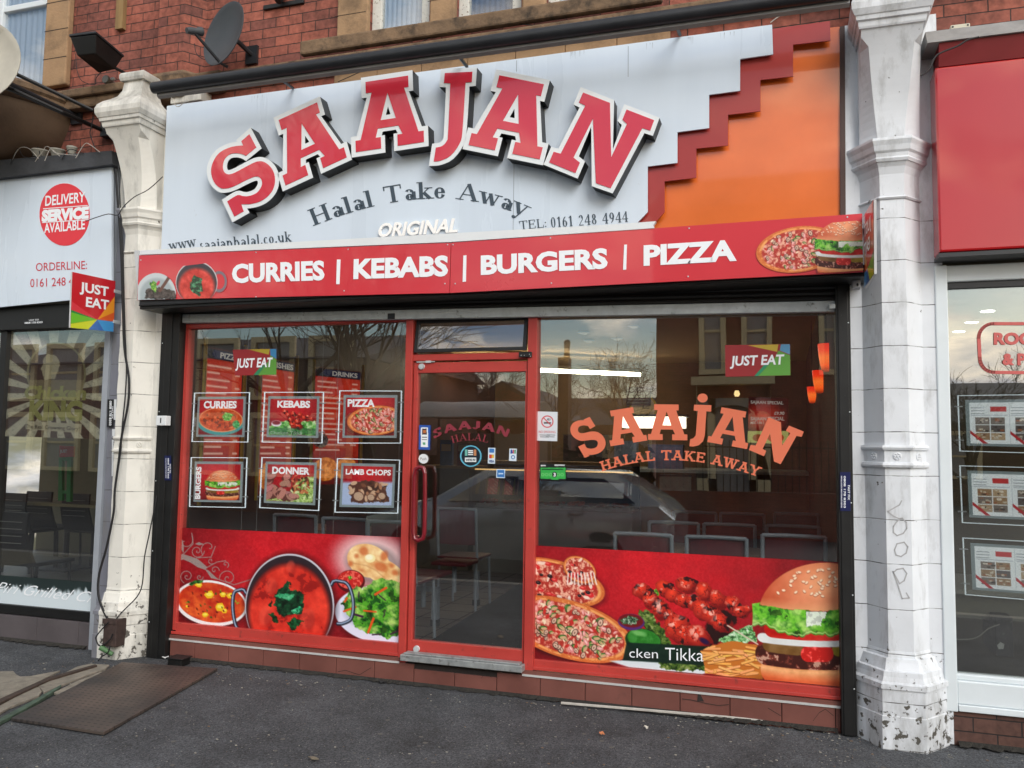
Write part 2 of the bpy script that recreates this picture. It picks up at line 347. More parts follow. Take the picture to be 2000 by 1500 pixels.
def arctext(body, pts, h, Y, mat, name='lettering', parent=None, T=.17, t=.06, sw=.34, st=.05, gap=0, end=None):
    """serif letters set along a curve through photo points on plane Y; letters are scaled to fill it"""
    (x0, y0), (x1, y1), (x2, y2) = pts
    def q(s):
        a = 2*(s-.5)*(s-1); b = 4*s*(1-s); c = 2*s*(s-.5); return Vector((x0*a+x1*b+x2*c, y0*a+y1*b+y2*c))
    tot = sum(GL[c][0]+gap for c in body); ln = [0]; n = 120
    for i in range(n): ln.append(ln[-1]+(q((i+1)/n)-q(i/n)).length)
    def at(d):
        d = max(0, min(ln[-1], d)); i = min(n-1, max(0, int(np.searchsorted(ln, d))-1)); return q((i+(d-ln[i])/(ln[i+1]-ln[i]+1e-9))/n)
    sc = ln[-1]/tot; mb = MB(); pos = 0; k = 0
    for ch in body:
        w, st_ = glyph_strokes(ch, T*h/sc, t*h/sc if False else t, sw, st) if False else glyph_strokes(ch, T, t, sw, st)
        c = (pos+w/2)*sc; o = at(c); d = (at(c+2)-at(c-2)).normalized(); u = Vector((d.y, -d.x))
        for s_ in st_:
            k += 1; Yk = Y-.00025*(k % 7)
            mb.quad(*[P(*(o+d*((p.x-w/2)*sc)+u*(p.y*h)), Yk) for p in s_])
        pos += w+gap
    return mb.build(name, mat, parent, recalc=False)
# ================================================================== materials with their own node graphs
def brick_node(c1, c2, mortar):
    def f(n, l, b, g, col):
        s = n.new('ShaderNodeSeparateXYZ'); l.new(g.outputs['Position'], s.inputs[0])
        a = n.new('ShaderNodeMath'); a.operation = 'ADD'; l.new(s.outputs[0], a.inputs[0]); l.new(s.outputs[1], a.inputs[1])
        c = n.new('ShaderNodeCombineXYZ'); l.new(a.outputs[0], c.inputs[0]); l.new(s.outputs[2], c.inputs[1])
        # slightly wavy courses
        wn = n.new('ShaderNodeTexNoise'); wn.inputs['Scale'].default_value = 3; l.new(g.outputs['Position'], wn.inputs[0])
        wv = n.new('ShaderNodeVectorMath'); wv.operation = 'MULTIPLY_ADD'; l.new(wn.outputs['Color'], wv.inputs[0]); wv.inputs[1].default_value = (.012, .012, 0); l.new(c.outputs[0], wv.inputs[2])
        t = n.new('ShaderNodeTexBrick'); l.new(wv.outputs[0], t.inputs['Vector']); t.inputs['Scale'].default_value = 1
        t.inputs['Brick Width'].default_value = .225; t.inputs['Row Height'].default_value = .075; t.inputs['Mortar Size'].default_value = .0038; t.inputs['Mortar Smooth'].default_value = .35
        t.inputs['Color1'].default_value = rgb(c1); t.inputs['Color2'].default_value = rgb(c2); t.inputs['Mortar'].default_value = rgb(mortar); t.inputs['Bias'].default_value = -.25
        q = n.new('ShaderNodeTexNoise'); q.inputs['Scale'].default_value = 26; q.inputs['Detail'].default_value = 6; l.new(g.outputs['Position'], q.inputs[0])
        q2 = n.new('ShaderNodeTexNoise'); q2.inputs['Scale'].default_value = 1.7; q2.inputs['Detail'].default_value = 5; l.new(g.outputs['Position'], q2.inputs[0])
        ad = n.new('ShaderNodeMath'); ad.operation = 'ADD'; l.new(q.outputs[0], ad.inputs[0]); l.new(q2.outputs[0], ad.inputs[1])
        r = n.new('ShaderNodeMapRange'); r.inputs[1].default_value = .7; r.inputs[2].default_value = 1.3; r.inputs[3].default_value = .48; r.inputs[4].default_value = 1.32; l.new(ad.outputs[0], r.inputs[0])
        x = n.new('ShaderNodeVectorMath'); x.operation = 'SCALE'; l.new(t.outputs[0], x.inputs[0]); l.new(r.outputs[0], x.inputs[3]); l.new(x.outputs[0], b.inputs['Base Color'])
        iv = n.new('ShaderNodeMath'); iv.operation = 'MULTIPLY_ADD'; l.new(t.outputs['Fac'], iv.inputs[0]); iv.inputs[1].default_value = -1.6; l.new(q.outputs[0], iv.inputs[2])
        bp = n.new('ShaderNodeBump'); bp.inputs['Strength'].default_value = .8; bp.inputs['Distance'].default_value = .006; l.new(iv.outputs[0], bp.inputs['Height']); l.new(bp.outputs[0], b.inputs['Normal'])
    return f
def asphalt_node(n, l, b, g, col):
    geo = g.outputs['Position']
    big = n.new('ShaderNodeTexNoise'); big.inputs['Scale'].default_value = 1.3; big.inputs['Detail'].default_value = 6; l.new(geo, big.inputs[0])
    fine = n.new('ShaderNodeTexNoise'); fine.inputs['Scale'].default_value = 130; fine.inputs['Detail'].default_value = 4; fine.inputs['Roughness'].default_value = .8; l.new(geo, fine.inputs[0])
    v = n.new('ShaderNodeTexVoronoi'); v.inputs['Scale'].default_value = 105; v.inputs['Randomness'].default_value = 1; l.new(geo, v.inputs[0])
    sz = n.new('ShaderNodeSeparateColor'); l.new(v.outputs['Color'], sz.inputs[0])
    big2 = n.new('ShaderNodeTexNoise'); big2.inputs['Scale'].default_value = 3.6; big2.inputs['Detail'].default_value = 9; big2.inputs['Roughness'].default_value = .7; l.new(geo, big2.inputs[0])
    pk = n.new('ShaderNodeMapRange'); pk.inputs[1].default_value = .965; pk.inputs[2].default_value = .985; l.new(sz.outputs[0], pk.inputs[0])
    dd = n.new('ShaderNodeMapRange'); dd.inputs[1].default_value = .42; dd.inputs[2].default_value = .28; l.new(v.outputs['Distance'], dd.inputs[0])
    mk = n.new('ShaderNodeMath'); mk.operation = 'MULTIPLY'; l.new(pk.outputs[0], mk.inputs[0]); l.new(dd.outputs[0], mk.inputs[1])
    ad = n.new('ShaderNodeMath'); ad.operation = 'MULTIPLY_ADD'; l.new(big.outputs[0], ad.inputs[0]); ad.inputs[1].default_value = .8; l.new(big2.outputs[0], ad.inputs[2]); ad2 = n.new('ShaderNodeMath'); ad2.operation = 'MULTIPLY_ADD'; l.new(fine.outputs[0], ad2.inputs[0]); ad2.inputs[1].default_value = .9; l.new(ad.outputs[0], ad2.inputs[2]); ad = ad2
    r = n.new('ShaderNodeMapRange'); r.inputs[1].default_value = 1.0; r.inputs[2].default_value = 1.7; r.inputs[3].default_value = .35; r.inputs[4].default_value = 1.85; l.new(ad.outputs[0], r.inputs[0])
    x0 = n.new('ShaderNodeVectorMath'); x0.operation = 'SCALE'; l.new(col, x0.inputs[0]); l.new(r.outputs[0], x0.inputs[3])
    va = n.new('ShaderNodeTexVoronoi'); va.inputs['Scale'].default_value = 150; l.new(geo, va.inputs[0]); sa = n.new('ShaderNodeSeparateColor'); l.new(va.outputs['Color'], sa.inputs[0])
    ra = n.new('ShaderNodeMapRange'); ra.inputs[3].default_value = .45; ra.inputs[4].default_value = 1.6; l.new(sa.outputs[1], ra.inputs[0]); x = n.new('ShaderNodeVectorMath'); x.operation = 'SCALE'; l.new(x0.outputs[0], x.inputs[0]); l.new(ra.outputs[0], x.inputs[3])
    m = n.new('ShaderNodeMix'); m.data_type = 'RGBA'; l.new(mk.outputs[0], m.inputs[0]); l.new(x.outputs[0], m.inputs[6]); m.inputs[7].default_value = rgb((140, 138, 132)); l.new(m.outputs[2], b.inputs['Base Color'])
    bp = n.new('ShaderNodeBump'); bp.inputs['Strength'].default_value = .7; bp.inputs['Distance'].default_value = .004
    hh = n.new('ShaderNodeMath'); hh.operation = 'MULTIPLY_ADD'; l.new(v.outputs['Distance'], hh.inputs[0]); hh.inputs[1].default_value = -.6; l.new(fine.outputs[0], hh.inputs[2]); l.new(hh.outputs[0], bp.inputs['Height']); l.new(bp.outputs[0], b.inputs['Normal'])
def painted_node(n, l, b, g, col):      # old gloss paint: block joints, runs of dirt, chips through to dark stone near the foot
    geo = g.outputs['Position']; s = n.new('ShaderNodeSeparateXYZ'); l.new(geo, s.inputs[0])
    # joints every .235 m
    md = n.new('ShaderNodeMath'); md.operation = 'PINGPONG'; md.inputs[1].default_value = .1175; 
    wn = n.new('ShaderNodeTexNoise'); wn.inputs['Scale'].default_value = 5; l.new(geo, wn.inputs[0])
    za = n.new('ShaderNodeMath'); za.operation = 'MULTIPLY_ADD'; l.new(wn.outputs[0], za.inputs[0]); za.inputs[1].default_value = .012; l.new(s.outputs[2], za.inputs[2])
    l.new(za.outputs[0], md.inputs[0]); jl = n.new('ShaderNodeMapRange'); jl.inputs[1].default_value = .0032; jl.inputs[2].default_value = .0012; l.new(md.outputs[0], jl.inputs[0])
    gate = n.new('ShaderNodeMapRange'); gate.inputs[1].default_value = 3.05; gate.inputs[2].default_value = 3.0; l.new(s.outputs[2], gate.inputs[0])
    jn = n.new('ShaderNodeMath'); jn.operation = 'MULTIPLY'; l.new(jl.outputs[0], jn.inputs[0]); l.new(gate.outputs[0], jn.inputs[1])
    pn = n.new('ShaderNodeTexNoise'); pn.inputs['Scale'].default_value = 14; pn.inputs['Detail'].default_value = 4; l.new(geo, pn.inputs[0])
    pj = n.new('ShaderNodeMapRange'); pj.inputs[1].default_value = .38; pj.inputs[2].default_value = .6; pj.inputs[3].default_value = .3; pj.inputs[4].default_value = 1.; l.new(pn.outputs[0], pj.inputs[0])
    jm = n.new('ShaderNodeMath'); jm.operation = 'MULTIPLY'; l.new(jn.outputs[0], jm.inputs[0]); l.new(pj.outputs[0], jm.inputs[1])
    # soft grime, stronger low down and near the crown
    mpp = n.new('ShaderNodeMapping'); mpp.inputs['Scale'].default_value = (1, 1, .3); l.new(geo, mpp.inputs[0])
    gr = n.new('ShaderNodeTexNoise'); gr.inputs['Scale'].default_value = 9; gr.inputs['Detail'].default_value = 8; gr.inputs['Roughness'].default_value = .68; l.new(mpp.outputs[0], gr.inputs[0])
    lo = n.new('ShaderNodeMapRange'); lo.inputs[1].default_value = .55; lo.inputs[2].default_value = 0; lo.inputs[3].default_value = 0; lo.inputs[4].default_value = .17; l.new(s.outputs[2], lo.inputs[0])
    hi = n.new('ShaderNodeMapRange'); hi.inputs[1].default_value = 3.8; hi.inputs[2].default_value = 4.05; hi.inputs[3].default_value = 0; hi.inputs[4].default_value = .16; l.new(s.outputs[2], hi.inputs[0])
    a1 = n.new('ShaderNodeMath'); a1.operation = 'ADD'; l.new(lo.outputs[0], a1.inputs[0]); l.new(hi.outputs[0], a1.inputs[1])
    a2 = n.new('ShaderNodeMath'); a2.operation = 'ADD'; l.new(gr.outputs[0], a2.inputs[0]); l.new(a1.outputs[0], a2.inputs[1])
    gm = n.new('ShaderNodeMapRange'); gm.inputs[1].default_value = .52; gm.inputs[2].default_value = .80; gm.inputs[4].default_value = .62; l.new(a2.outputs[0], gm.inputs[0])
    m1 = n.new('ShaderNodeMix'); m1.data_type = 'RGBA'; l.new(gm.outputs[0], m1.inputs[0]); l.new(col, m1.inputs[6]); m1.inputs[7].default_value = rgb((108, 106, 98))
    m2 = n.new('ShaderNodeMix'); m2.data_type = 'RGBA'; l.new(jm.outputs[0], m2.inputs[0]); l.new(m1.outputs[2], m2.inputs[6]); m2.inputs[7].default_value = rgb((70, 68, 64))
    ch = n.new('ShaderNodeTexNoise'); ch.inputs['Scale'].default_value = 21; ch.inputs['Detail'].default_value = 6; ch.inputs['Roughness'].default_value = .6; l.new(geo, ch.inputs[0])
    lo2 = n.new('ShaderNodeMapRange'); lo2.inputs[1].default_value = .75; lo2.inputs[2].default_value = .05; lo2.inputs[3].default_value = -.03; lo2.inputs[4].default_value = .12; l.new(s.outputs[2], lo2.inputs[0])
    ca = n.new('ShaderNodeMath'); ca.operation = 'ADD'; l.new(ch.outputs[0], ca.inputs[0]); l.new(lo2.outputs[0], ca.inputs[1])
    cm = n.new('ShaderNodeMapRange'); cm.inputs[1].default_value = .665; cm.inputs[2].default_value = .70; l.new(ca.outputs[0], cm.inputs[0])
    m3 = n.new('ShaderNodeMix'); m3.data_type = 'RGBA'; l.new(cm.outputs[0], m3.inputs[0]); l.new(m2.outputs[2], m3.inputs[6]); m3.inputs[7].default_value = rgb((86, 83, 77)); l.new(m3.outputs[2], b.inputs['Base Color'])
    bp = n.new('ShaderNodeBump'); bp.inputs['Strength'].default_value = .5; bp.inputs['Distance'].default_value = .004; bp.invert = True
    sh = n.new('ShaderNodeMath'); sh.operation = 'ADD'; l.new(jm.outputs[0], sh.inputs[0]); l.new(cm.outputs[0], sh.inputs[1]); sh2 = n.new('ShaderNodeMath'); sh2.operation = 'MULTIPLY_ADD'; l.new(pn.outputs[0], sh2.inputs[0]); sh2.inputs[1].default_value = .6; l.new(sh.outputs[0], sh2.inputs[2]); l.new(sh2.outputs[0], bp.inputs['Height']); l.new(bp.outputs[0], b.inputs['Normal'])
def painted_two(n, l, b, g, col):
    s = n.new('ShaderNodeSeparateXYZ'); l.new(g.outputs['Position'], s.inputs[0]); w = n.new('ShaderNodeTexNoise'); w.inputs['Scale'].default_value = 7; l.new(g.outputs['Position'], w.inputs[0])
    a = n.new('ShaderNodeMath'); a.operation = 'MULTIPLY_ADD'; l.new(w.outputs[0], a.inputs[0]); a.inputs[1].default_value = .03; l.new(s.outputs[0], a.inputs[2])
    r = n.new('ShaderNodeMapRange'); r.inputs[1].default_value = -4.628; r.inputs[2].default_value = -4.632; l.new(a.outputs[0], r.inputs[0]); z = n.new('ShaderNodeMapRange'); z.inputs[1].default_value = 3.3; z.inputs[2].default_value = 3.28; l.new(s.outputs[2], z.inputs[0])
    m_ = n.new('ShaderNodeMath'); m_.operation = 'MULTIPLY'; l.new(r.outputs[0], m_.inputs[0]); l.new(z.outputs[0], m_.inputs[1]); x = n.new('ShaderNodeMix'); x.data_type = 'RGBA'; l.new(m_.outputs[0], x.inputs[0]); l.new(col, x.inputs[6]); x.inputs[7].default_value = rgb((120, 122, 132)); painted_node(n, l, b, g, x.outputs[2])
def plate_node(n, l, b, g, col):
    s = n.new('ShaderNodeSeparateXYZ'); l.new(g.outputs['Position'], s.inputs[0])
    def m(op, a, bb=None):
        q = n.new('ShaderNodeMath'); q.operation = op
        for i, k in enumerate((a, bb)):
            if k is None: continue
            if isinstance(k, (int, float)): q.inputs[i].default_value = k
            else: l.new(k, q.inputs[i])
        return q.outputs[0]
    X = m('MULTIPLY', s.outputs[0], 24.); Y = m('MULTIPLY', s.outputs[1], 24.)
    rx = m('SUBTRACT', m('FRACT', m('ADD', X, m('MULTIPLY', m('FLOOR', Y), .5))), .5); ry = m('SUBTRACT', m('FRACT', Y), .5)
    d = m('ADD', m('POWER', m('MULTIPLY', rx, 2.6), 2.), m('POWER', m('MULTIPLY', ry, 5.), 2.)); st = m('LESS_THAN', d, .45)
    t = n.new('ShaderNodeTexNoise'); t.inputs['Scale'].default_value = 2.5; t.inputs['Detail'].default_value = 8; l.new(g.outputs['Position'], t.inputs[0])
    r = n.new('ShaderNodeValToRGB'); r.color_ramp.elements[0].position = .35; r.color_ramp.elements[0].color = rgb((64, 60, 58)); r.color_ramp.elements[1].position = .68; r.color_ramp.elements[1].color = rgb((100, 87, 78)); l.new(t.outputs[0], r.inputs[0])
    x = n.new('ShaderNodeMix'); x.data_type = 'RGBA'; l.new(m('MULTIPLY', st, .8), x.inputs[0]); l.new(r.outputs[0], x.inputs[6]); x.inputs[7].default_value = rgb((45, 42, 40)); l.new(x.outputs[2], b.inputs['Base Color'])
    bp = n.new('ShaderNodeBump'); bp.inputs['Distance'].default_value = .006; l.new(st, bp.inputs['Height']); l.new(bp.outputs[0], b.inputs['Normal'])
def glass_mat(name='window_glass', ior=1.55, tint=(.95, .96, .95), base=.21, rough=.0, dirt=.004):
    if name in MATS: return MATS[name]
    m = bpy.data.materials.new(name); m.use_nodes = True; MATS[name] = m; n = m.node_tree.nodes; l = m.node_tree.links; n.clear()
    o = n.new('ShaderNodeOutputMaterial'); tr = n.new('ShaderNodeBsdfTransparent'); tr.inputs[0].default_value = (*tint, 1); gl = n.new('ShaderNodeBsdfGlossy'); gl.inputs['Roughness'].default_value = rough
    gg = n.new('ShaderNodeNewGeometry'); dt = n.new('ShaderNodeVectorMath'); dt.operation = 'DOT_PRODUCT'; l.new(gg.outputs['Incoming'], dt.inputs[0]); l.new(gg.outputs['Normal'], dt.inputs[1])
    def mth(op, x, y=None, cl=False):
        q = n.new('ShaderNodeMath'); q.operation = op; q.use_clamp = cl
        for i_, v_ in enumerate((x, y)):
            if v_ is None: continue
            if isinstance(v_, (int, float)): q.inputs[i_].default_value = v_
            else: l.new(v_, q.inputs[i_])
        return q
    ad = mth('MULTIPLY_ADD', mth('POWER', mth('SUBTRACT', 1., mth('ABSOLUTE', dt.outputs['Value']).outputs[0]).outputs[0], 4.).outputs[0], 1-base, True); ad.inputs[2].default_value = base
    mx = n.new('ShaderNodeMixShader'); l.new(ad.outputs[0], mx.inputs[0]); l.new(tr.outputs[0], mx.inputs[1]); l.new(gl.outputs[0], mx.inputs[2])
    df = n.new('ShaderNodeBsdfDiffuse'); df.inputs[0].default_value = (.5, .5, .48, 1); g = n.new('ShaderNodeNewGeometry'); t = n.new('ShaderNodeTexNoise'); t.inputs['Scale'].default_value = 3; t.inputs['Detail'].default_value = 8; l.new(g.outputs['Position'], t.inputs[0])
    r = n.new('ShaderNodeMapRange'); r.inputs[1].default_value = .4; r.inputs[2].default_value = .8; r.inputs[4].default_value = dirt*2.5; l.new(t.outputs[0], r.inputs[0])
    m2 = n.new('ShaderNodeMixShader'); l.new(r.outputs[0], m2.inputs[0]); l.new(mx.outputs[0], m2.inputs[1]); l.new(df.outputs[0], m2.inputs[2]); l.new(m2.outputs[0], o.inputs[0])
    bn = n.new('ShaderNodeTexNoise'); bn.inputs['Scale'].default_value = .9; l.new(g.outputs['Position'], bn.inputs[0]); bp = n.new('ShaderNodeBump'); bp.inputs['Strength'].default_value = .04; bp.inputs['Distance'].default_value = .02; l.new(bn.outputs[0], bp.inputs['Height']); l.new(bp.outputs[0], gl.inputs['Normal'])
    return m
mBRICK = M('red_brick', (140, 66, 58), .85, nz=None, node=brick_node((150, 86, 70), (104, 64, 58), (62, 46, 42)))
mBRICKD = M('dark_brick', (90, 60, 50), .9, nz=None, node=brick_node((84, 58, 50), (66, 46, 42), (40, 34, 32)))
mASPH = M('asphalt', (64, 66, 69), .92, nz=None, node=asphalt_node)
mPAINT = M('old_white_paint', (218, 222, 227), .42, nz=(4, .06), node=painted_node)
mPAINTL = M('old_cream_paint', (222, 220, 212), .45, nz=(7, .05), node=painted_two)
mGREYP = M('grey_painted_block', (132, 134, 142), .5, nz=(7, .08), node=painted_node)
mSTONE = M('sandstone', (160, 130, 98), .85, nz=(5, .16), bump=(60, .3), stain=(3.2, .52, .25, (96, 78, 60)))
mSTONED = M('dirty_sandstone', (120, 98, 76), .9, nz=(9, .3), bump=(40, .5), stain=(7, .48, .22, (48, 42, 36)))
mBLACK = M('black_painted_steel', (20, 20, 20), .45, nz=(12, .25), stain=(40, .7, .03, (90, 88, 84)))
mDARK = M('dark_grey_metal', (38, 40, 44), .4, nz=(8, .2))
mREDF = M('red_window_frame', (180, 62, 55), .36, nz=(2.5, .12), stain=(24, .60, .14, (122, 58, 52)), bump=(50, .08))
mALU = M('worn_aluminium', (196, 202, 204), .45, metal=.2, nz=(14, .14), stain=(20, .6, .12, (120, 122, 120)), streak=False)
mTILE = M('brown_glazed_tile', (116, 73, 65), .35, nz=(2.6, .24), stain=(11, .62, .2, (84, 62, 56)))
mGROUT = M('dark_grout', (46, 40, 38), .95)
mGLASS = glass_mat()
mWHITE = M('white_plastic', (222, 226, 228), .35, nz=(5, .04))
mUPVC = M('white_window_plastic', (214, 222, 226), .3, nz=(3, .05))
mSIGNW = M('white_sign_panel', (208, 220, 232), .28, nz=(2.4, .05), streak=True, coat=.2, stain=(9, .66, .25, (170, 172, 170)))
mORANGE = M('orange_sign_panel', (226, 112, 46), .24, nz=(1.4, .13), coat=.8, bump=(2.2, .5), stain=(3.1, .62, .3, (196, 104, 70)))
mMAROON = M('dark_red_strip', (164, 52, 46), .3, nz=(3, .05), coat=.4)
mBANNER = M('red_banner_face', (206, 52, 62), .3, nz=(2, .03), coat=.55)
mREDL = M('red_acrylic', (205, 40, 60), .25, nz=None, coat=.8)
mWHL = M('white_acrylic', (225, 230, 232), .3, nz=(9, .03))
mBLK = M('black_return_edge', (22, 23, 25), .5, nz=(8, .2))
mREDS = M('red_sign_box', (178, 10, 18), .3, nz=(.9, .06), coat=1., spec=.3, bump=(1.3, .25))
for m__ in (mREDS, mREDL, mORANGE): m__.node_tree.nodes['Principled BSDF'].inputs['Coat IOR'].default_value = 1.55 if m__ is mREDS else 1.6
mSLATE = M('slate_lettering', (62, 76, 88), .5, nz=None)
mTXTW = M('white_lettering', (238, 242, 246), .4, nz=None)
mCABLE = M('black_cable', (24, 24, 26), .6, nz=None)
mCABLEW = M('white_cable', (170, 168, 160), .6, nz=None)
# ================================================================== ground
def sheet(x0, x1, y0, y1, z): return MB().quad((x0, y0, z), (x1, y0, z), (x1, y1, z), (x0, y1, z))
def bumpy(x0, x1, y0, y1, z, nx, ny, amp):
    m = MB(); X = np.linspace(x0, x1, nx); Y = np.linspace(y0, y1, ny)
    for yy in Y:
        for xx in X: m.v.append((float(xx), float(yy), z+amp*float(fbm(np.array(xx*1.), np.array(yy*1.), .9, 3)-.5)))
    for j in range(ny-1):
        for i in range(nx-1): k = j*nx+i; m.f.append((k, k+1, k+nx+1, k+nx)); m.m.append(0)
    return m
struct(bumpy(-9, 4, -4.0, .12, -.004, 90, 40, .016).build('pavement', mASPH, smooth=True))
struct(MB().box(-60, 60, -4.15, -4.0, -.3, -.004).build('kerb', M('kerb_stone', (120, 118, 112), .9, bump=(40, .4)), bevel=.01))
struct(sheet(-150, 150, -220, -4.15, -.16).build('road', M('road_asphalt', (50, 50, 52), .9, nz=(40, .3), bump=(90, .4))))
struct(MB().box(-9.5, -4.9, -.05, .6, -.3, -.02).build('ground_left', mASPH)) if False else None
# ================================================================== pilasters
def pil_section(xc, z, wf, wt, yf, yb=-.05):
    return [(xc-wt, yb, z), (xc-wf, yf, z), (xc+wf, yf, z), (xc+wt, yb, z)]
def pilaster(xc, label, mp, mside, wl, wr):
    t = thing('pilaster', label, 'pilaster', (xc, 0, 0), 'painted stone pilasters between the shops')
    MB().box(xc-wl, xc+wr, -.05, .1, 0, 4.0).build('backing_pier', mp, t)
    def lf(name, secs, **k): return MB().loft([pil_section(xc, *s) for s in secs]).build(name, mp, t, **k)
    lf('plinth', [(-.02, .105, .24, -.235), (.16, .105, .24, -.235), (.165, .102, .236, -.232), (.30, .102, .236, -.232)])
    lf('base_moulding', [(.30, .108, .245, -.24), (.325, .108, .245, -.24), (.335, .1, .225, -.228), (.36, .094, .215, -.222), (.385, .092, .21, -.22), (.39, .084, .196, -.205), (.43, .078, .182, -.19), (.445, .076, .178, -.186), (.45, .066, .162, -.175), (.48, .063, .155, -.17)])
    lf('shaft', [(.48, .0615, .153, -.168), (1.45, .0615, .153, -.168)])
    b = lf('rosette_band', [(1.45, .072, .17, -.185), (1.462, .076, .174, -.19), (1.474, .072, .17, -.185), (1.478, .064, .157, -.172), (1.54, .064, .157, -.172), (1.544, .072, .17, -.185), (1.556, .076, .174, -.19), (1.568, .072, .17, -.185)])
    for dx, y, rz in ((0, -.172, 0), (-.11, -.112, -.92), (.11, -.112, .92)):
        r = MB(); ax = (sin(rz), -cos(rz), 0); c = (xc+dx, y, 1.509); r.lathe(c, [(.022, -.002), (.022, .004), (.016, .006), (.014, .003), (.006, .004), (.004, .009), (0, .009)], 16, ax)
        for k in range(6):
            a = k*pi/3; r.lathe((c[0]+ax[0]*.004+.014*cos(a)*cos(rz), c[1]+ax[1]*.004+.014*cos(a)*sin(rz), c[2]+.014*sin(a)), [(.005, 0), (.003, .004), (0, .005)], 8, ax)
        r.build('rosette', mp, b, smooth=True)
    lf('upper_shaft', [(1.568, .0615, .153, -.168), (2.92, .0615, .153, -.168)])
    lf('necking_ring', [(2.92, .066, .16, -.175), (2.928, .07, .165, -.181), (2.936, .066, .16, -.175)])
    lf('flare', [(2.936, .0615, .153, -.168), (3.06, .062, .154, -.17), (3.10, .068, .165, -.18), (3.125, .076, .185, -.195)])
    lf('collar', [(3.125, .078, .19, -.2), (3.14, .083, .198, -.206), (3.15, .08, .193, -.202), (3.17, .082, .197, -.205), (3.182, .09, .207, -.214), (3.21, .092, .212, -.22), (3.235, .1, .222, -.23), (3.25, .098, .22, -.228)])
    # corbel: leaf-shaped bracket curving forward to carry the crown, hollow chamfers that end in a small arch
    secs = []
    for k in range(15):
        u = k/14; z = 3.25+u*.585; e = u**2.1; yf = -.172-.145*e; wf = .062+.05*u**.8 if u < .86 else .145; wt = .153+.0*u
        wf = .066+.052*min(1, u*1.1) if u < .88 else .118+.032*min(1, (u-.88)/.05)
        yb2 = -.06-.04*u; secs.append([(xc-.155, -.05, z), (xc-.155, yf*.0+(-.10-.15*e) if u < .88 else yf, z), (xc-wf, yf, z), (xc+wf, yf, z), (xc+.155, (-.10-.15*e) if u < .88 else yf, z), (xc+.155, -.05, z)])
    MB().loft(secs).build('corbel', mp, t)
    def sq(name, prof, **k):
        return MB().loft([[(xc-w, -.05, z), (xc-w, -y, z), (xc+w, -y, z), (xc+w, -.05, z)] for z, w, y in prof]).build(name, mp, t, **k)
    sq('crown', [(3.835, .165, .325), (3.845, .168, .33), (3.87, .172, .335), (3.875, .181, .347), (3.895, .184, .352), (3.90, .19, .358), (3.93, .205, .372), (3.965, .207, .374), (4.0, .196, .362), (4.03, .17, .335), (4.055, .14, .3), (4.09, .11, .26), (4.14, .092, .235), (4.215, .084, .225)])
    sq('cap_block', [(4.215, .105, .245), (4.235, .112, .252), (4.26, .112, .252), (4.275, .105, .245), (4.28, .08, .2)])
    return t
pilL = pilaster(-4.585, 'cream painted pilaster on the left of the takeaway, black cables running down its side', mPAINTL, mGREYP, .24, .255)
pilR = pilaster(.58, 'white painted pilaster on the right of the takeaway, grey scribble on its shaft', mPAINT, mPAINT, .23, .26)
# grey reveal left of the left pilaster, and the grey strip of the chicken shop
g = MB().box(-4.88, -4.83, -.07, .1, 0, 3.7).build('frame_post', M('light_grey_post', (150, 156, 164), .5, nz=(5, .08)), None)
tag(g, 'light grey metal post between the chicken shop window and the left pilaster', 'post')
# graffiti on the right pilaster
def P3(pts, Y): return [P(a, b, Y) for a, b in pts]
gm = MB()
for pts in ([(1761, 978), (1757, 986), (1734, 999), (1745, 1008), (1756, 1013), (1763, 1012)], [(1762, 1012), (1770, 1020), (1771, 1032), (1764, 1042), (1752, 1046), (1745, 1040), (1745, 1028), (1752, 1018), (1762, 1012)],
            [(1752, 1062), (1766, 1059), (1773, 1068), (1770, 1080), (1760, 1087), (1750, 1084), (1747, 1074), (1752, 1062)], [(1745, 1118), (1752, 1112), (1764, 1110), (1771, 1120), (1766, 1134), (1757, 1140), (1744, 1116), (1756, 1150), (1762, 1169), (1776, 1168), (1770, 1158)]):
    for i in range(len(pts)-1):
        a, b = P(*pts[i], -.1695), P(*pts[i+1], -.1695); d = (b-a).normalized(); n_ = Vector((-d.z, 0, d.x))*.0032; gm.quad(a-n_-d*.002, b-n_+d*.002, b+n_+d*.002, a+n_-d*.002)
gm.build('graffiti', M('grey_marker', (172, 172, 174), .6, nz=None), pilR, recalc=False)
# ================================================================== upper building
b = thing('terrace_building', 'red brick upper storey with sandstone window surrounds above the shop signs', 'building', (-2, .1, 4))
YU = .1
wins = [(-5.98-.45, P(92, 160, YU).x, 4.42), (P(722, 60, YU).x, P(838, 60, YU).x, 4.44), (P(892, 50, YU).x, P(1018, 40, YU).x, 4.44), (P(1068, 30, YU).x, P(1214, 10, YU).x, 4.44)]
# brick wall in pieces round the windows
bx = MB(); Z0, Z1 = 3.0, 6.2
edges = sorted(wins); cur = -9.
for x0, x1, zs in edges:
    bx.box(cur, x0, YU, YU+.3, Z0, Z1); bx.box(x0, x1, YU, YU+.3, Z0, zs); bx.box(x0, x1, YU, YU+.3, 5.9, Z1); cur = x1
bx.box(cur, 4., YU, YU+.3, Z0, Z1); bx.build('brick_wall', mBRICK, b)
for a, c in ((660, 720), (840, 890), (1020, 1066), (1216, 1262)): MB().box(P(a, 60, YU-.03).x, P(c, 60, YU-.03).x, YU-.05, YU-.002, 4.44, 5.9).build('stone_surround', mSTONE, b, bevel=.012)
MB().box(P(97, 100, YU).x, P(142, 100, YU).x, YU-.06, YU-.002, 4.42, 5.9).build('stone_surround', mSTONE, b, bevel=.012)
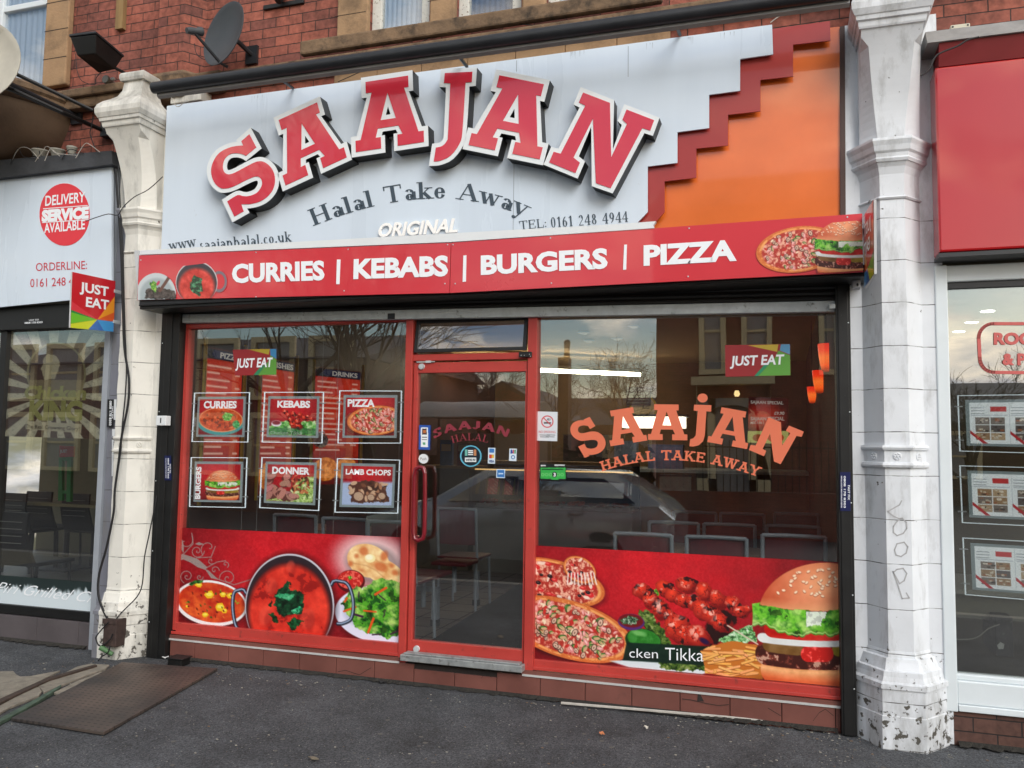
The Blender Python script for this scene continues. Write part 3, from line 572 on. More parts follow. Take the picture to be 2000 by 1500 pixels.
# small round stone bolts of colour joints in the surround
jt = MB()
for z in (4.62, 4.86, 5.1, 5.34):
    for a, c in ((660, 720), (840, 890), (1020, 1066)): jt.box(P(a, 60, YU).x, P(c, 60, YU).x, YU-.0515, YU-.0495, z, z+.004)
    jt.box(P(97, 100, YU).x, P(142, 100, YU).x, YU-.0615, YU-.0595, z+.03, z+.036)
jt.build('mortar_joints', mGROUT, b)
co = MB(); co.box(-8, -4.0, YU-.1, YU-.002, 4.18, 4.33); co.box(-8, -4.6, YU-.14, YU-.101, 4.26, 4.33); co.box(-3.99, 3.5, YU-.07, YU-.002, 4.22, 4.32); co.box(-3.3, -.7, YU-.13, YU-.071, 4.33, 4.435); co.box(-3.99, 3.5, YU-.11, YU-.071, 4.26, 4.31)
co.build('string_course', mSTONED, b, bevel=.015)
bd = MB(); xs = P(655, 150, YU).x; 
for k in range(7):
    x0 = xs+k*.345; bd.box(x0+.002, x0+.343, YU-.02, YU-.002, 3.95, 4.2)
bd.build('stone_band', mSTONE, b, bevel=.004)
# brick pier with canted sides
pr = MB(); xa, xb = P(308, 80, YU).x, P(402, 80, YU).x; pr.loft([[(xa, YU, z), (xa+.12, YU-.13, z), (xb-.1, YU-.13, z), (xb, YU, z)] for z in (4.3, 6.2)]); pr.build('canted_pier', mBRICK, b)
pc = MB(); pc.loft([[(xa-.03, YU, z), (xa+.1-e, YU-.15-e, z), (xb-.08+e, YU-.15-e, z), (xb+.03, YU, z)] for z, e in ((4.14, 0), (4.2, .02), (4.3, .03), (4.34, 0))]); pc.build('pier_corbel', mSTONED, b)
for i, (x0, x1, zs) in enumerate(wins):
    fm = mUPVC if i == 0 else M('peeling_white_wood', (205, 205, 198), .7, nz=(20, .1), stain=(45, .6, .04, (120, 104, 86)))
    f = MB(); w = .075; y0, y1 = YU+.03, YU+.1; zt = 5.9
    f.box(x0, x0+w, y0, y1, zs, zt); f.box(x1-w, x1, y0, y1, zs, zt); f.box(x0+w, x1-w, y0, y1, zs, zs+.06); f.box(x0+w, x1-w, y0+.01, y1-.01, 5.2, 5.25)
    fo = f.build('window_frame', fm, b, bevel=.006)
    MB().box(x0+w, x1-w, YU+.06, YU+.066, zs+.06, zt).build('window_pane', glass_mat('upper_glass', 1.6, (.92, .94, .96), .10, 0, .01), fo)
    cm = MB(); n_ = 30
    for k in range(n_): 
        xa_, xb_ = x0+w+(x1-x0-2*w)*k/n_, x0+w+(x1-x0-2*w)*(k+1)/n_; ya = YU+.085+.006*sin(k*1.7); yb_ = YU+.085+.006*sin((k+1)*1.7); cm.quad((xa_, ya, zs), (xb_, yb_, zs), (xb_, yb_, zt), (xa_, ya, zt))
    cm.build('net_curtain', M('net_curtain' if i != 2 else 'dark_blue_blind', (176, 188, 200) if i != 2 else (84, 98, 120), .9, nz=None), fo, smooth=True)
# oriel foot: big round stone bowl at far left
ob = MB(); ob.lathe((P(0, 240, -.1).x-.42, YU, 3.72), [(.02, 0), (.45, .03), (.72, .09), (.86, .2), (.93, .36), (.94, .44)], 48); ob.build('oriel_foot', M('brown_render', (104, 84, 66), .85, nz=(3, .2), bump=(30, .3)), b, smooth=True)
ob = MB(); ob.lathe((P(0, 240, -.1).x-.42, YU, 4.165), [(.95, 0), (.98, .02), (.98, .06), (1.0, .08), (1.0, .12), (.96, .15)], 48); ob.build('oriel_moulding', mSTONED, b, smooth=True)
tb = MB(); tb.box(P(224, 30, .05).x, P(238, 30, .05).x, YU-.04, YU-.002, P(230, 62, YU).z, 6.0); tb.build('timber_batten', M('weathered_timber', (138, 112, 74), .85, nz=(30, .2), streak=True), b)
# hidden backing: party walls and upper slab so no sky shows behind the fronts
struct(MB().box(-9.5, 4.5, .41, 8.6, 3.05, 3.15).build('ceiling_slab', M('plaster_slab', (90, 84, 74), .9)))

mTHR = M('scuffed_threshold', (150, 154, 154), .45, metal=.3, nz=(18, .25), stain=(30, .55, .15, (90, 88, 84)))
# dirt packed along the foot of the fronts
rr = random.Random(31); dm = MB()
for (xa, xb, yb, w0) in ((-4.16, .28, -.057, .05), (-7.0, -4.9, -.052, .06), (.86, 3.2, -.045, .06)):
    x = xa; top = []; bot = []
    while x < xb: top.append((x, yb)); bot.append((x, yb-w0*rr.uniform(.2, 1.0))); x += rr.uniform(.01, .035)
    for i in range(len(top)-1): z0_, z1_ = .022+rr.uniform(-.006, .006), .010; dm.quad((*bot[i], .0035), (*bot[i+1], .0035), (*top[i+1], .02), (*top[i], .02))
MB().box(P(338, 190, .0).x, P(397, 190, .0).x, -.03, .099, P(360, 203, .0).z, P(360, 176, .0).z).build('capital_return', mPAINTL, pilL, bevel=.008)
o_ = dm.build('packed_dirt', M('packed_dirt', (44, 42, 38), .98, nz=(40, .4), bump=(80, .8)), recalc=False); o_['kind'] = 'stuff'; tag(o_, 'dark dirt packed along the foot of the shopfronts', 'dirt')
# ================================================================== roller shutter: rails, housing, curtain, bottom bar
t = thing('roller_shutter', 'black roller shutter rolled up over the shop window, with black side rails and worn bar', 'shutter', (-2, -.05, 0))
XL0, XL1, XR0, XR1 = -4.335, -4.12, .28, .362
for x0, x1, nm in ((-4.335, -4.175, 'l'), (.284, .362, 'r')):
    r = MB(); r.box(x0, x1, -.10, .03, 0, 2.56)
    r.box(x0+.012, x1-.012, -.106, -.1, 0, 2.5) if nm == 'r' else r.box(x0+.045, x1-.06, -.106, -.1, 0, 2.5)
    rr = r.build('guide_rail', mBLACK, t, bevel=.004)
    s = MB(); 
    for k in range(5): s.lathe((x0+.02 if nm == 'l' else x1-.012, -.106, .25+k*.5), [(.004, 0), (.004, .002), (.0015, .003)], 8, (0, -1, 0))
    s.build('rivet', mALU, rr)
MB().box(-4.36, .44, -.30, -.06, 2.47, 2.535).build('housing', mBLACK, t, bevel=.004)
zbl, zbr = P(352, 616, -.04).z, P(1632, 589, -.04).z
cur = MB()
for k in range(5):
    zz = .032*k
    for (xa, za), (xb, zb) in (((-4.175, zbl), (.284, zbr)),):
        prof = [(-.045, 0), (-.06, .006), (-.064, .016), (-.06, .026), (-.045, .031)]
        for i in range(4):
            (y0, d0), (y1, d1) = prof[i], prof[i+1]; cur.quad((xa, y0, za+zz+d0), (xb, y0, zb+zz+d0), (xb, y1, zb+zz+d1), (xa, y1, za+zz+d1))
cur.build('shutter_curtain', M('dark_slat_metal', (54, 53, 52), .35, nz=(10, .1)), t, smooth=True)
bar = MB(); bh = .062
bar.prismv([[Vector((-4.175, -.075, zbl-bh)), Vector((.284, -.075, zbr-bh)), Vector((.284, -.075, zbr)), Vector((-4.175, -.075, zbl))]], (0, .05, 0))
bo = bar.build('bottom_bar', mALU, t, bevel=.003)
k_ = MB(); k_.box(P(757, 615, -.08).x, P(771, 615, -.08).x, -.082, -.074, P(765, 623, -.08).z, P(765, 612, -.08).z); k_.build('key_cover', mDARK, bo, bevel=.003)
k_ = MB(); k_.box(.25, .284, -.1, -.076, zbr-.05, zbr-.02); k_.build('end_lug', mALU, bo, bevel=.003)
# stickers running up the rails
def vtext(body, x, y0, y1, w, Y, mat, par_, bold=.02):     # text read bottom to top or top to bottom along a rail; (x,y0) start, (x,y1) end in photo points
    return text(body, (x, y0), (x, y1), (x+w, y0), Y, mat, parent=par_, bold=bold)
mNAVY = M('navy_sticker', (22, 30, 78), .35, nz=None)
for (x0, x1, y0, y1, lab, cols) in ((321, 334, 890, 938, 'small navy service sticker with white phone number on the left shutter rail', (331, 327.5, 323.5)), (1640.5, 1661, 922, 998, 'navy service sticker with white phone number on the right shutter rail', (1656, 1648, 1642.5))):
    st = tag(MB().px([(x0, y0), (x1, y0), (x1+.6, y1), (x0+.6, y1)], -.1085, .001).build('sticker', mNAVY), lab, 'sticker')
    for q, (tx, w_) in enumerate((('FAST FIX', -4.5), ('0808 178 8303', -4.2), ('INSTALLATION MAINTENANCE REPAIR', -2.6))):
        h = (y1-y0); ya = y0+h*(.34 if q == 0 else .1); yb = y0+h*(.72 if q == 0 else .92)
        sc = (x1-x0)/20; text(tx, (cols[q]+w_*sc*0-0, ya), (cols[q], yb), (cols[q]-w_*sc*.9, ya), -.1095, mTXTW, parent=st, bold=.02)
# ================================================================== shop front
sf = thing('takeaway_shopfront', 'red framed glass shopfront with a door between two windows over a brown tiled base', 'shopfront', (-2, 0, 0))
YF = -.03
def bar_px(m, p0, p1, p2, p3, Yf=YF, th=.07): m.px([p0, p1, p2, p3], Yf, th)
zs0, zs1 = .12+.015, 2.42
FX = dict(l0=-4.19, l1=-4.125)
m = MB()
m.box(-4.19, P(362, 800, YF).x, YF, .04, .19, 2.40)                                    # left jamb
x1a, x1b = P(788, 900, YF).x, P(802, 900, YF).x; x2a, x2b = P(1029, 900, YF).x, P(1047, 900, YF).x
m.box(x1a, x1b, YF-.012, .05, .125, 2.40); m.box(x2a, x2b, YF-.012, .05, .125, 2.40)
xl = P(362, 800, YF).x
m.box(xl, x1a, YF, .04, 2.362, 2.40); m.box(x2b, .286, YF, .04, 2.362, 2.40); m.box(x1b, x2a, YF, .04, 2.372, 2.40)
zb = P(600, 1235, YF).z
m.box(xl, x1a, YF, .04, .165, .245); m.box(x2b, .286, YF, .04, .165, .225)
m.box(-4.19, x1a, YF-.014, YF-.001, .165, .185); m.box(x2b, .286, YF-.014, YF-.001, .165, .185)
ztr0, ztr1 = P(920, 703, YF).z, P(920, 690, YF).z
m.box(x1b, x2a, YF, .045, ztr0, ztr1)
fr = m.build('window_frame', mREDF, sf, bevel=.003)
g1 = MB().box(xl, x1a, 0, .006, .245, 2.362).build('window_pane', mGLASS, sf)
g2 = MB().box(x2b, .286, 0, .006, .225, 2.362).build('window_pane', mGLASS, sf)
# transom light, hinged open a little
tl = MB(); a, b_ = x1b+.012, x2a-.012; zt0, zt1 = ztr1+.012, 2.368; w = .022
fan = MB()
def tilt(v): 
    d = (v.z-zt1); return Vector((v.x, v.y+d*.16, v.z))
fan.box(a, b_, -.012, .012, zt0, zt0+w).box(a, b_, -.012, .012, zt1-w, zt1).box(a, a+w, -.012, .012, zt0+w, zt1-w).box(b_-w, b_, -.012, .012, zt0+w, zt1-w)
fo = fan.build('top_light', mBLACK, sf, xf=tilt)
MB().box(a+w, b_-w, -.003, .003, zt0+w, zt1-w).build('top_light_pane', mGLASS, fo, xf=tilt)
# door
D0, D1 = x1b+.006, x2a-.006; dz0, dz1 = .155, ztr0-.012; YD = YF+.004
dm = MB(); sw_ = .03; tr_ = P(920, 727, YD).z; br_ = P(920, 1261, YD).z
dm.box(D0, D0+sw_, YD, YD+.05, dz0, dz1); dm.box(D1-.012, D1, YD, YD+.05, dz0, dz1); dm.box(D0+sw_, D1-.012, YD, YD+.05, tr_, dz1); dm.box(D0+sw_, D1-.012, YD, YD+.05, dz0, br_)
door = dm.build('door', mREDF, sf, bevel=.003)
MB().box(D0+sw_, D1-.012, YD+.022, YD+.028, br_, tr_).build('door_pane', mGLASS, door)
hx = [(830, 925), (827, 914), (820, 912), (812, 916), (809, 930), (808, 990), (807, 1040), (809, 1052), (817, 1056), (826, 1052), (829, 1040), (830, 990)]
hp = [P(x, y, YD-.055) for x, y in hx]; hp.append(hp[0])
hd = MB().tube([p for p in hp], .014, 10, cap=False)
for x, y in ((812, 918), (810, 1050)): p = P(x, y, YD-.055); hd.tube([p, p+Vector((0, .06, 0))], .01, 8)
hd.build('pull_handle', M('dark_red_handle', (120, 22, 34), .25, nz=(5, .1), coat=.5), door, smooth=True)
for (x, y) in ((824, 716), (814, 1267)):
    c = P(x, y, YD); lk = MB(); lk.lathe(c+Vector((0, -.016, 0)), [(.018, 0), (.019, .004), (.019, .014), (.021, .016)], 20, (0, 1, 0)); lk.box(c.x-.004, c.x+.004, c.y-.0175, c.y-.0155, c.z-.010, c.z+.010); lk.build('lock', mALU, door, smooth=True)
pv = MB(); a0 = P(815, 707, YD); pv.box(P(815, 706, YD).x, P(850, 706, YD).x, YD-.012, YD-.004, a0.z-.004, a0.z+.002).box(P(833, 706, YD).x, P(843, 706, YD).x, YD-.016, YD-.003, a0.z-.008, a0.z+.006); pv.build('top_pivot', mALU, door)
cl = MB(); q = P(1014, 698, YF-.02); q2 = P(1039, 687, YF-.02); cl.box(q.x, q2.x, YF-.03, YF-.013, q.z, q2.z); co_ = cl.build('door_closer_end', mBLACK, sf, bevel=.003)
rv = MB(); 
for x, y in ((1018, 694), (1024, 694), (1034, 692), (1036, 696)): p = P(x, y, YF-.031); rv.lathe(p, [(.003, 0), (.0025, .002), (0, .0025)], 8, (0, -1, 0))
rv.build('screw', mALU, co_)
th = MB(); za, zb_ = P(900, 1289, -.1).z, P(900, 1302, -.1).z; th.box(P(782, 1285, -.1).x, P(1020, 1305, -.1).x, -.11, YF-.003, zb_, za); th.box(P(782, 1285, -.1).x+.02, P(1020, 1305, -.1).x-.02, -.095, YF-.003, za, za+.01)
th.build('threshold', mTHR, sf, bevel=.005)
# tiled base
tm = MB(); x = -4.24; k = 0; joints = []
while x < .28:
    x2 = min(x+.281, .283); xx = max(x, -4.17)
    o_ = random.uniform(-.0015, .0015); tm.box(xx+.002, x2-.002, -.055+o_, -.04, -.05, .131 if not (x1a-.1 < x < x2a-.2) else .1); x = x2; k += 1
tl_ = tm.build('base_tiles', mTILE, sf, bevel=.0025)
MB().box(-4.175, .285, -.045, .05, -.06, .128).build('base_mortar', mGROUT, sf)
tp = MB(); tp.box(-4.175, P(781, 1280, -.05).x, -.056, YF-.012, .136, .162).box(x2a-.01, .283, -.056, YF-.012, .136, .162); tp.build('top_tiles', mTILE, sf)
at = MB(); at.box(-4.175, P(781, 1280, -.05).x, -.062, -.05, .127, .139).box(P(1021, 1300, -.05).x, .283, -.062, -.05, .127, .139); at.build('tile_trim', M('bright_trim', (214, 214, 212), .3, metal=.3, nz=(20, .1), stain=(26, .62, .1, (120, 110, 104))), sf)
ck = MB()
for pts in ([(1332, 1365), (1350, 1367), (1380, 1374), (1404, 1378), (1424, 1376)], [(1500, 1383), (1525, 1398)], [(1588, 1408), (1600, 1392), (1612, 1385), (1628, 1398)], [(660, 1312), (675, 1309), (692, 1315), (702, 1318), (725, 1304)], [(940, 1325), (948, 1312), (960, 1323)]):
    for i in range(len(pts)-1):
        a, b_ = P(*pts[i], -.0575), P(*pts[i+1], -.0575); n_ = Vector((0, 0, .0018)); ck.quad(a-n_, b_-n_, b_+n_, a+n_)
ck.px([(1364, 1349), (1375, 1370), (1362, 1369)], -.0578, .001)
ck.build('tile_crack', mGROUT, tl_, recalc=False)
# ================================================================== window prints
# ================================================================== big sign
sg = thing('fascia_sign', 'large pale sign board with arched red SAAJAN letters and an orange stepped corner', 'shop sign', (-2, -.1, 3.4))
YB = -.12
whitepts = [(326, 207), (1508, 48), (1510, 106), (1445.5, 115), (1445.5, 177), (1385, 185), (1385, 250), (1323, 258), (1323, 318), (1265, 325), (1265, 414), (1240, 440), (1240, 480), (312, 560)]
MB().px(whitepts, YB, .012).build('white_panel', mSIGNW, sg)
mar = [(1440, 66), (1621, 41), (1622, 79), (1549, 87), (1549, 149), (1485, 156), (1485, 217), (1422, 224), (1422, 284), (1360, 290), (1360, 347), (1298, 354), (1298, 414), (1270, 445), (1200, 470), (1200, 300), (1300, 260)]
MB().px(mar, YB+.03, .01).build('stepped_strip', mMAROON, sg)
MB().px([(1180, 100), (1640, 52), (1641, 440), (1180, 480)], YB+.075, .01).build('orange_panel', mORANGE, sg)
MB().px([(1640.5, 52), (1650, 50), (1652, 440), (1641.5, 440)], YB+.06, .04).build('side_trim', M('brown_side_trim', (74, 52, 46), .6), sg)
sm_ = MB()
for xx, ya, yb_ in ((1009, 118, 140), (1004, 320, 455), (1227, 90, 150)):
    a, c = P(xx, ya, YB-.001), P(xx, yb_, YB-.001); sm_.box(a.x-.0012, a.x+.0012, YB-.0012, YB-.0004, c.z, a.z)
sm_.build('panel_seam', M('seam_grey', (110, 116, 122), .6, nz=None), sg)
dr = MB(); rd = random.Random(3)
for xx, y0, n_ in ((1131, 98, 7), (1275, 82, 3), (1108, 101, 3), (500, 186, 5), (1340, 72, 6), (1420, 62, 5), (760, 152, 4)):
    for i in range(n_):
        x = xx+rd.uniform(-14, 14); a = P(x, y0-(x-xx)*.135+1, YB-.001); ln_ = rd.uniform(.01, .05); w_ = rd.uniform(.0008, .002); dr.quad(a, a+Vector((w_, 0, 0)), a+Vector((w_*.3, 0, -ln_)), a+Vector((0, 0, -ln_)))
dr.build('dirt_run', M('dirt_run', (120, 122, 124), .8, nz=None), sg, recalc=False)
AG = [(0, 0), (.37, 0), (.37, .165), (.295, .165), (.33, .295), (.635, .295), (.69, .165), (.615, .165), (.615, 0), (1, 0), (1, .165), (.925, .165), (.735, .835), (.80, .835), (.80, 1), (.175, 1), (.175, .835), (.26, .835), (.075, .165), (0, .165)]
AO = [(-.065, -.07), (.43, -.07), (.43, .185), (.385, .185), (.40, .24), (.595, .24), (.62, .185), (.56, .185), (.56, -.07), (1.065, -.07), (1.065, .23), (.975, .23), (.805, .77), (.865, .77), (.865, 1.07), (.11, 1.07), (.11, .77), (.185, .77), (.02, .23), (-.065, .23)]
AH = [(.375, .41), (.6, .41), (.49, .8)]
AI = [(.455, .475), (.525, .475), (.49, .60)]
def aff(pts, bl, br, tc):
    bl, br, tc = Vector(bl), Vector(br), Vector(tc); mid = (bl+br)/2; return [tuple(bl+(br-bl)*u+(tc-mid)*v) for u, v in pts]
def zpx(o, sx, sy, pts): return [(o[0]+x*sx, o[1]+y*sy) for x, y in pts]
def arcp(cx, cy, rx, ry, a0, a1, n, rot=0):
    r = []
    for i in range(n+1):
        a = radians(a0+(a1-a0)*i/n); x, y = rx*cos(a), ry*sin(a); c, s_ = cos(radians(rot)), sin(radians(rot)); r.append((cx+x*c-y*s_, cy+x*s_+y*c))
    return r
def smooth_closed(pts, sub=4, corners=()):
    n = len(pts); res = []
    for i in range(n):
        p0, p1, p2, p3 = [Vector(pts[(i+k) % n]) for k in (-1, 0, 1, 2)]
        if i in corners: p0 = p1
        if (i+1) % n in corners: p3 = p2
        if i in corners and (i+1) % n in corners: res.append(tuple(p1)); continue
        for k in range(sub):
            u = k/sub; q_ = .5*((2*p1)+(p2-p0)*u+(2*p0-5*p1+4*p2-p3)*u*u+(3*p1-p0-3*p2+p3)*u**3); res.append(tuple(q_))
    return res
# S traced from the photograph (zoom 6.25 at 380,230)
Sraw = [(668, 200), (752, 360), (624, 465), (590, 448), (520, 432), (430, 445), (365, 505), (342, 590), (360, 660), (415, 690), (500, 665), (640, 590), (760, 535), (850, 540), (935, 610), (978, 720), (965, 850), (900, 950), (800, 1020), (680, 1052), (570, 1055), (588, 1118), (600, 1140), (485, 1205), (398, 1020), (522, 945), (590, 955), (660, 955), (760, 915), (818, 830), (818, 760), (775, 718), (710, 725), (600, 775), (480, 835), (390, 862), (310, 855), (235, 780), (200, 660), (225, 540), (300, 430), (420, 365), (520, 343), (592, 338), (570, 285)]
Sbig = zpx((380, 230), .16, .16, smooth_closed(Sraw, 4, (0, 1, 2, 20, 22, 23, 24, 43, 44, 21)))
J_ = [(1475, 570), (1690, 560), (1685, 640), (1636, 645), (1612, 1020), (1590, 1120), (1520, 1215), (1440, 1255), (1388, 1262), (1405, 1152), (1455, 1140), (1490, 1100), (1500, 1040), (1518, 650), (1468, 648)]
Jbig = [(500+x/4, y/4) for x, y in smooth_closed(J_, 3, (0, 1, 2, 3, 8, 9, 13, 14))]
N_ = [(555, 722), (765, 803), (775, 1228), (898, 968), (862, 935), (895, 855), (1110, 938), (1080, 1020), (1018, 1000), (770, 1470), (655, 1430), (632, 925), (480, 1230), (530, 1270), (495, 1352), (290, 1268), (325, 1185), (380, 1200), (572, 825), (522, 800)]
Nbig = [(1000+x/4, y/4) for x, y in N_]
def area(p): return sum(p[i][0]*p[(i+1) % len(p)][1]-p[(i+1) % len(p)][0]*p[i][1] for i in range(len(p)))/2
def offset(pts, d):
    s_ = 1 if area(pts) > 0 else -1; n = len(pts); res = []
    for i in range(n):
        p0, p1, p2 = Vector(pts[i-1]), Vector(pts[i]), Vector(pts[(i+1) % n]); 
        if (p1-p0).length < 1e-4 or (p2-p1).length < 1e-4: continue
        a, b_ = (p1-p0).normalized(), (p2-p1).normalized()
        n1, n2 = Vector((a.y, -a.x))*s_, Vector((b_.y, -b_.x))*s_; bi = n1+n2
        if bi.length < .3: bi = n1
        bi.normalize(); k = min(1/max(bi.dot(n1), .35), 1.9); res.append(tuple(p1+bi*d*k))
    return res
YL = -.225
big = [('S', Sbig, None), ('A', ((557.5, 362), (677, 307), (583, 216.5)), 1), ('A', ((695, 297), (828, 277), (757, 153.5)), 1), ('J', Jbig, None), ('A', ((915, 283), (1054, 311), (1020.5, 156)), 1), ('N', Nbig, None)]
for ch, pts, isA in big:
    if isA: k3 = pts; pts = aff(AG, *k3); outp = aff(AO, *k3); hs = [aff(AH, *k3)]; hs2 = [aff(AI, *k3)]
    else: outp = offset(pts, 8.2); hs = []; hs2 = []
    ret = MB().px(outp, YL+.004, .105, hs2).build('letter', mBLK, sg)
    MB().px(outp, YL, .0035, hs2).build('letter_border', mWHL, ret)
    MB().px(pts, YL-.0035, .003, hs).build('letter_face', mREDL, ret)
tx = arctext('Halal Take Away', [(611, 442), (834, 388), (1026, 424)], 33, YB-.002, mSLATE, parent=sg, T=.17, t=.055, sw=.36, st=.05)
arctext('www', [(331, 489.5), (357, 485), (384, 480)], 20, YB-.002, mSLATE, parent=sg, T=.15, t=.06, sw=.3, st=.05)
arctext('saajanhalal.co.uk', [(390, 488), (480, 480), (570, 471)], 20, YB-.002, mSLATE, parent=sg, T=.15, t=.06, sw=.28, st=.05)
arctext('TEL:', [(1015, 449), (1042, 446), (1069, 443.5)], 17, YB-.002, mSLATE, parent=sg, T=.13, t=.06, sw=.28, st=.05)
arctext('0161 248 4944', [(1075, 445), (1150, 439), (1228, 433)], 20.5, YB-.002, mSLATE, parent=sg, T=.14, t=.06, sw=.28, st=.05)
org = MB(); text('ORIGINAL', (737, 463), (893, 453), (743, 436), YB-.012, mTXTW, bold=.025, shear=0, dst=org)
org2 = MB(); org2.v = [tuple(v) for v in org.v]; org2.f = org.f; org2.m = org.m
o_ = org2.build('raised_lettering', M('raised_white', (252, 250, 246), .4, nz=None), sg, recalc=False); so_ = o_.modifiers.new('thickness', 'SOLIDIFY'); so_.thickness = .011; so_.offset = 0
# ================================================================== awning tube above the sign with its brackets
tb = thing('sign_light_trough', 'long dark grey pipe-shaped light trough on brackets above the pale sign', 'light trough', (-2, -.45, 4.03))
pl = MB(); A_, B_ = P(300, 172, -.45), P(1660, -16, -.45); pl.tube([A_, B_], .04, 14); pl.build('trough', mDARK, tb, smooth=True)
MB().tube([A_+Vector((.02, .035, -.042)), B_+Vector((0, .035, -.042))], .026, 6).build('diffuser', M('grey_diffuser', (134, 134, 134), .4), tb)
for (x0, y0, x1, y1) in ((545, 152, 572, 172), (888, 100, 912, 130), (1316, 35, 1328, 68)):
    br = MB(); a = P(x0, y0, -.42); c = P(x1, y1, YB-.01); br.tube([a, c], .011, 6); br.build('bracket', mDARK, tb)
# ================================================================== red banner over the shutter
bn = thing('banner_sign', 'long red banner sign reading CURRIES KEBABS BURGERS PIZZA above the shutter', 'banner sign', (-2, -.33, 2.65))
YN = -.33
MB().px([(272, 499), (880.4, 474), (877.6, 572), (268, 586)], YN, .015).build('banner_panel', mBANNER, bn)
MB().px([(881.6, 474), (1684, 417), (1686, 531), (878.8, 572)], YN, .015).build('banner_panel', mBANNER, bn)
MB().px([(275, 489), (1200, 438), (1281, 432), (1276, 440), (1278, 445.5), (881, 472.5), (272, 497.5)], YN-.004, .03).build('white_top_trim', mWHITE, bn)
MB().box(-4.355, .41, YN+.016, -.10, 2.492, 2.50).build('soffit', mBLACK, bn)
MB().box(-4.352, .405, YN+.017, -.12, 2.50, 2.78).build('box_back', mDARK, bn)
e_ = MB(); e_.px([(262, 489), (271.5, 489), (267.5, 586), (268, 565)], YN+.01, .18); e_.build('end_trim', M('banner_end', (196, 198, 200), .4), bn)
for tx_, a, c, e in (('CURRIES', (453, 551), (634, 545), (453, 516)), ('KEBABS', (690, 543), (875, 537), (691, 506)), ('BURGERS', (939, 535), (1187, 522), (939, 499)), ('PIZZA', (1257, 517), (1439, 507), (1257, 479))):
    text(tx_, a, c, e, YN-.003, mTXTW, parent=bn, bold=.045)
for pts in ([(658, 507), (665, 507), (663, 555), (656.5, 555)], [(905, 499), (911, 498.5), (910, 550), (903.5, 550.5)], [(1219, 478), (1224.5, 477.5), (1223, 526.5), (1217, 527)]): MB().px(pts, YN-.003, .0015).build('divider', mTXTW, bn)
sc_ = MB()
for x, y in ((275, 508), (500, 493), (680, 487), (874, 478), (885, 478), (672, 568), (869, 554), (889, 554), (1075, 465), (1077, 553), (1346, 446), (1344, 540), (1655, 424), (500, 580)):
    sc_.lathe(P(x, y, YN-.001), [(.005, 0), (.004, .002), (0, .0025)], 8, (0, -1, 0))
sc_.build('screw', mALU, bn)
# ================================================================== left neighbour: chicken shop
ls = thing('chicken_shop_sign', 'white sign board with a red delivery roundel and orderline text, left of the takeaway', 'shop sign', (-5.5, -.12, 3.1))
MB().px([(-400, 400), (218, 321), (218, 570), (217, 578), (-400, 640)], -.12, .02).build('white_panel', mSIGNW, ls)
MB().px([(-400, 346), (218, 294), (219, 320.5), (-400, 396)], -.17, .2).build('lead_capping', M('dark_lead', (64, 66, 70), .7, nz=(6, .3), bump=(20, .4)), ls)
rd_ = MB().px(arcp(126, 419, 49, 61, 0, 360, 39)[:-1], -.1225, .002); ro = rd_.build('roundel', M('roundel_red', (222, 48, 60), .35, nz=None), ls)
text('DELIVERY', (88, 402), (166, 394), (89, 382), -.124, mTXTW, parent=ro, bold=.02); text('SERVICE', (81, 432), (173, 425), (82, 411), -.124, mTXTW, parent=ro, bold=.07); text('AVAILABLE', (86, 455), (166, 447), (86, 436), -.124, mTXTW, parent=ro, bold=.02)
for pts in ([(84, 407), (171, 400.5), (171, 402), (84, 408.5)], [(82, 434), (173, 428), (173, 429.5), (82, 435.5)]): MB().px(pts, -.124, .001).build('rule', mTXTW, ro)
mRT = M('red_vinyl_text', (200, 40, 60), .4, nz=None)
text('ORDERLINE:', (70, 529.5), (170, 525), (70, 513), -.1225, mRT, parent=ls); text('0161 248 4', (59, 561), (143, 557), (59, 544), -.1225, mRT, parent=ls)
lf_ = thing('chicken_shopfront', 'dark framed glass front of the chicken shop on the far left', 'shopfront', (-5.6, 0, 0))
xk = -4.885
lm = MB(); lm.box(-9, xk, -.06, .12, 2.40, 2.59); lm.box(-9, xk, -.03, .06, 0.19, .26); lm.box(P(0, 900, 0).x-.04, P(5, 900, 0).x, -.03, .05, .26, 2.40);
lm.build('dark_frame', mBLACK, lf_, bevel=.004)
MB().box(P(218, 900, 0).x-.012, xk+.01, -.045, .05, .3, 2.40).build('grey_jamb', M('light_grey_post', (150, 156, 164), .5), lf_)
MB().box(-9, xk, 0, .006, .26, 2.40).build('window_pane', mGLASS, lf_)
lt_ = MB(); x = -9.
while x < xk-.02: lt_.box(x+.002, min(x+.4, xk)-.002, -.05, .05, -.05, .185); x += .4
lt_.build('base_tiles', M('dark_grey_tile', (84, 78, 80), .55, nz=(4, .15), bump=(20, .2)), lf_, bevel=.002)
MB().box(-9, xk, -.04, .05, -.05, .182).build('base_mortar', mGROUT, lf_)
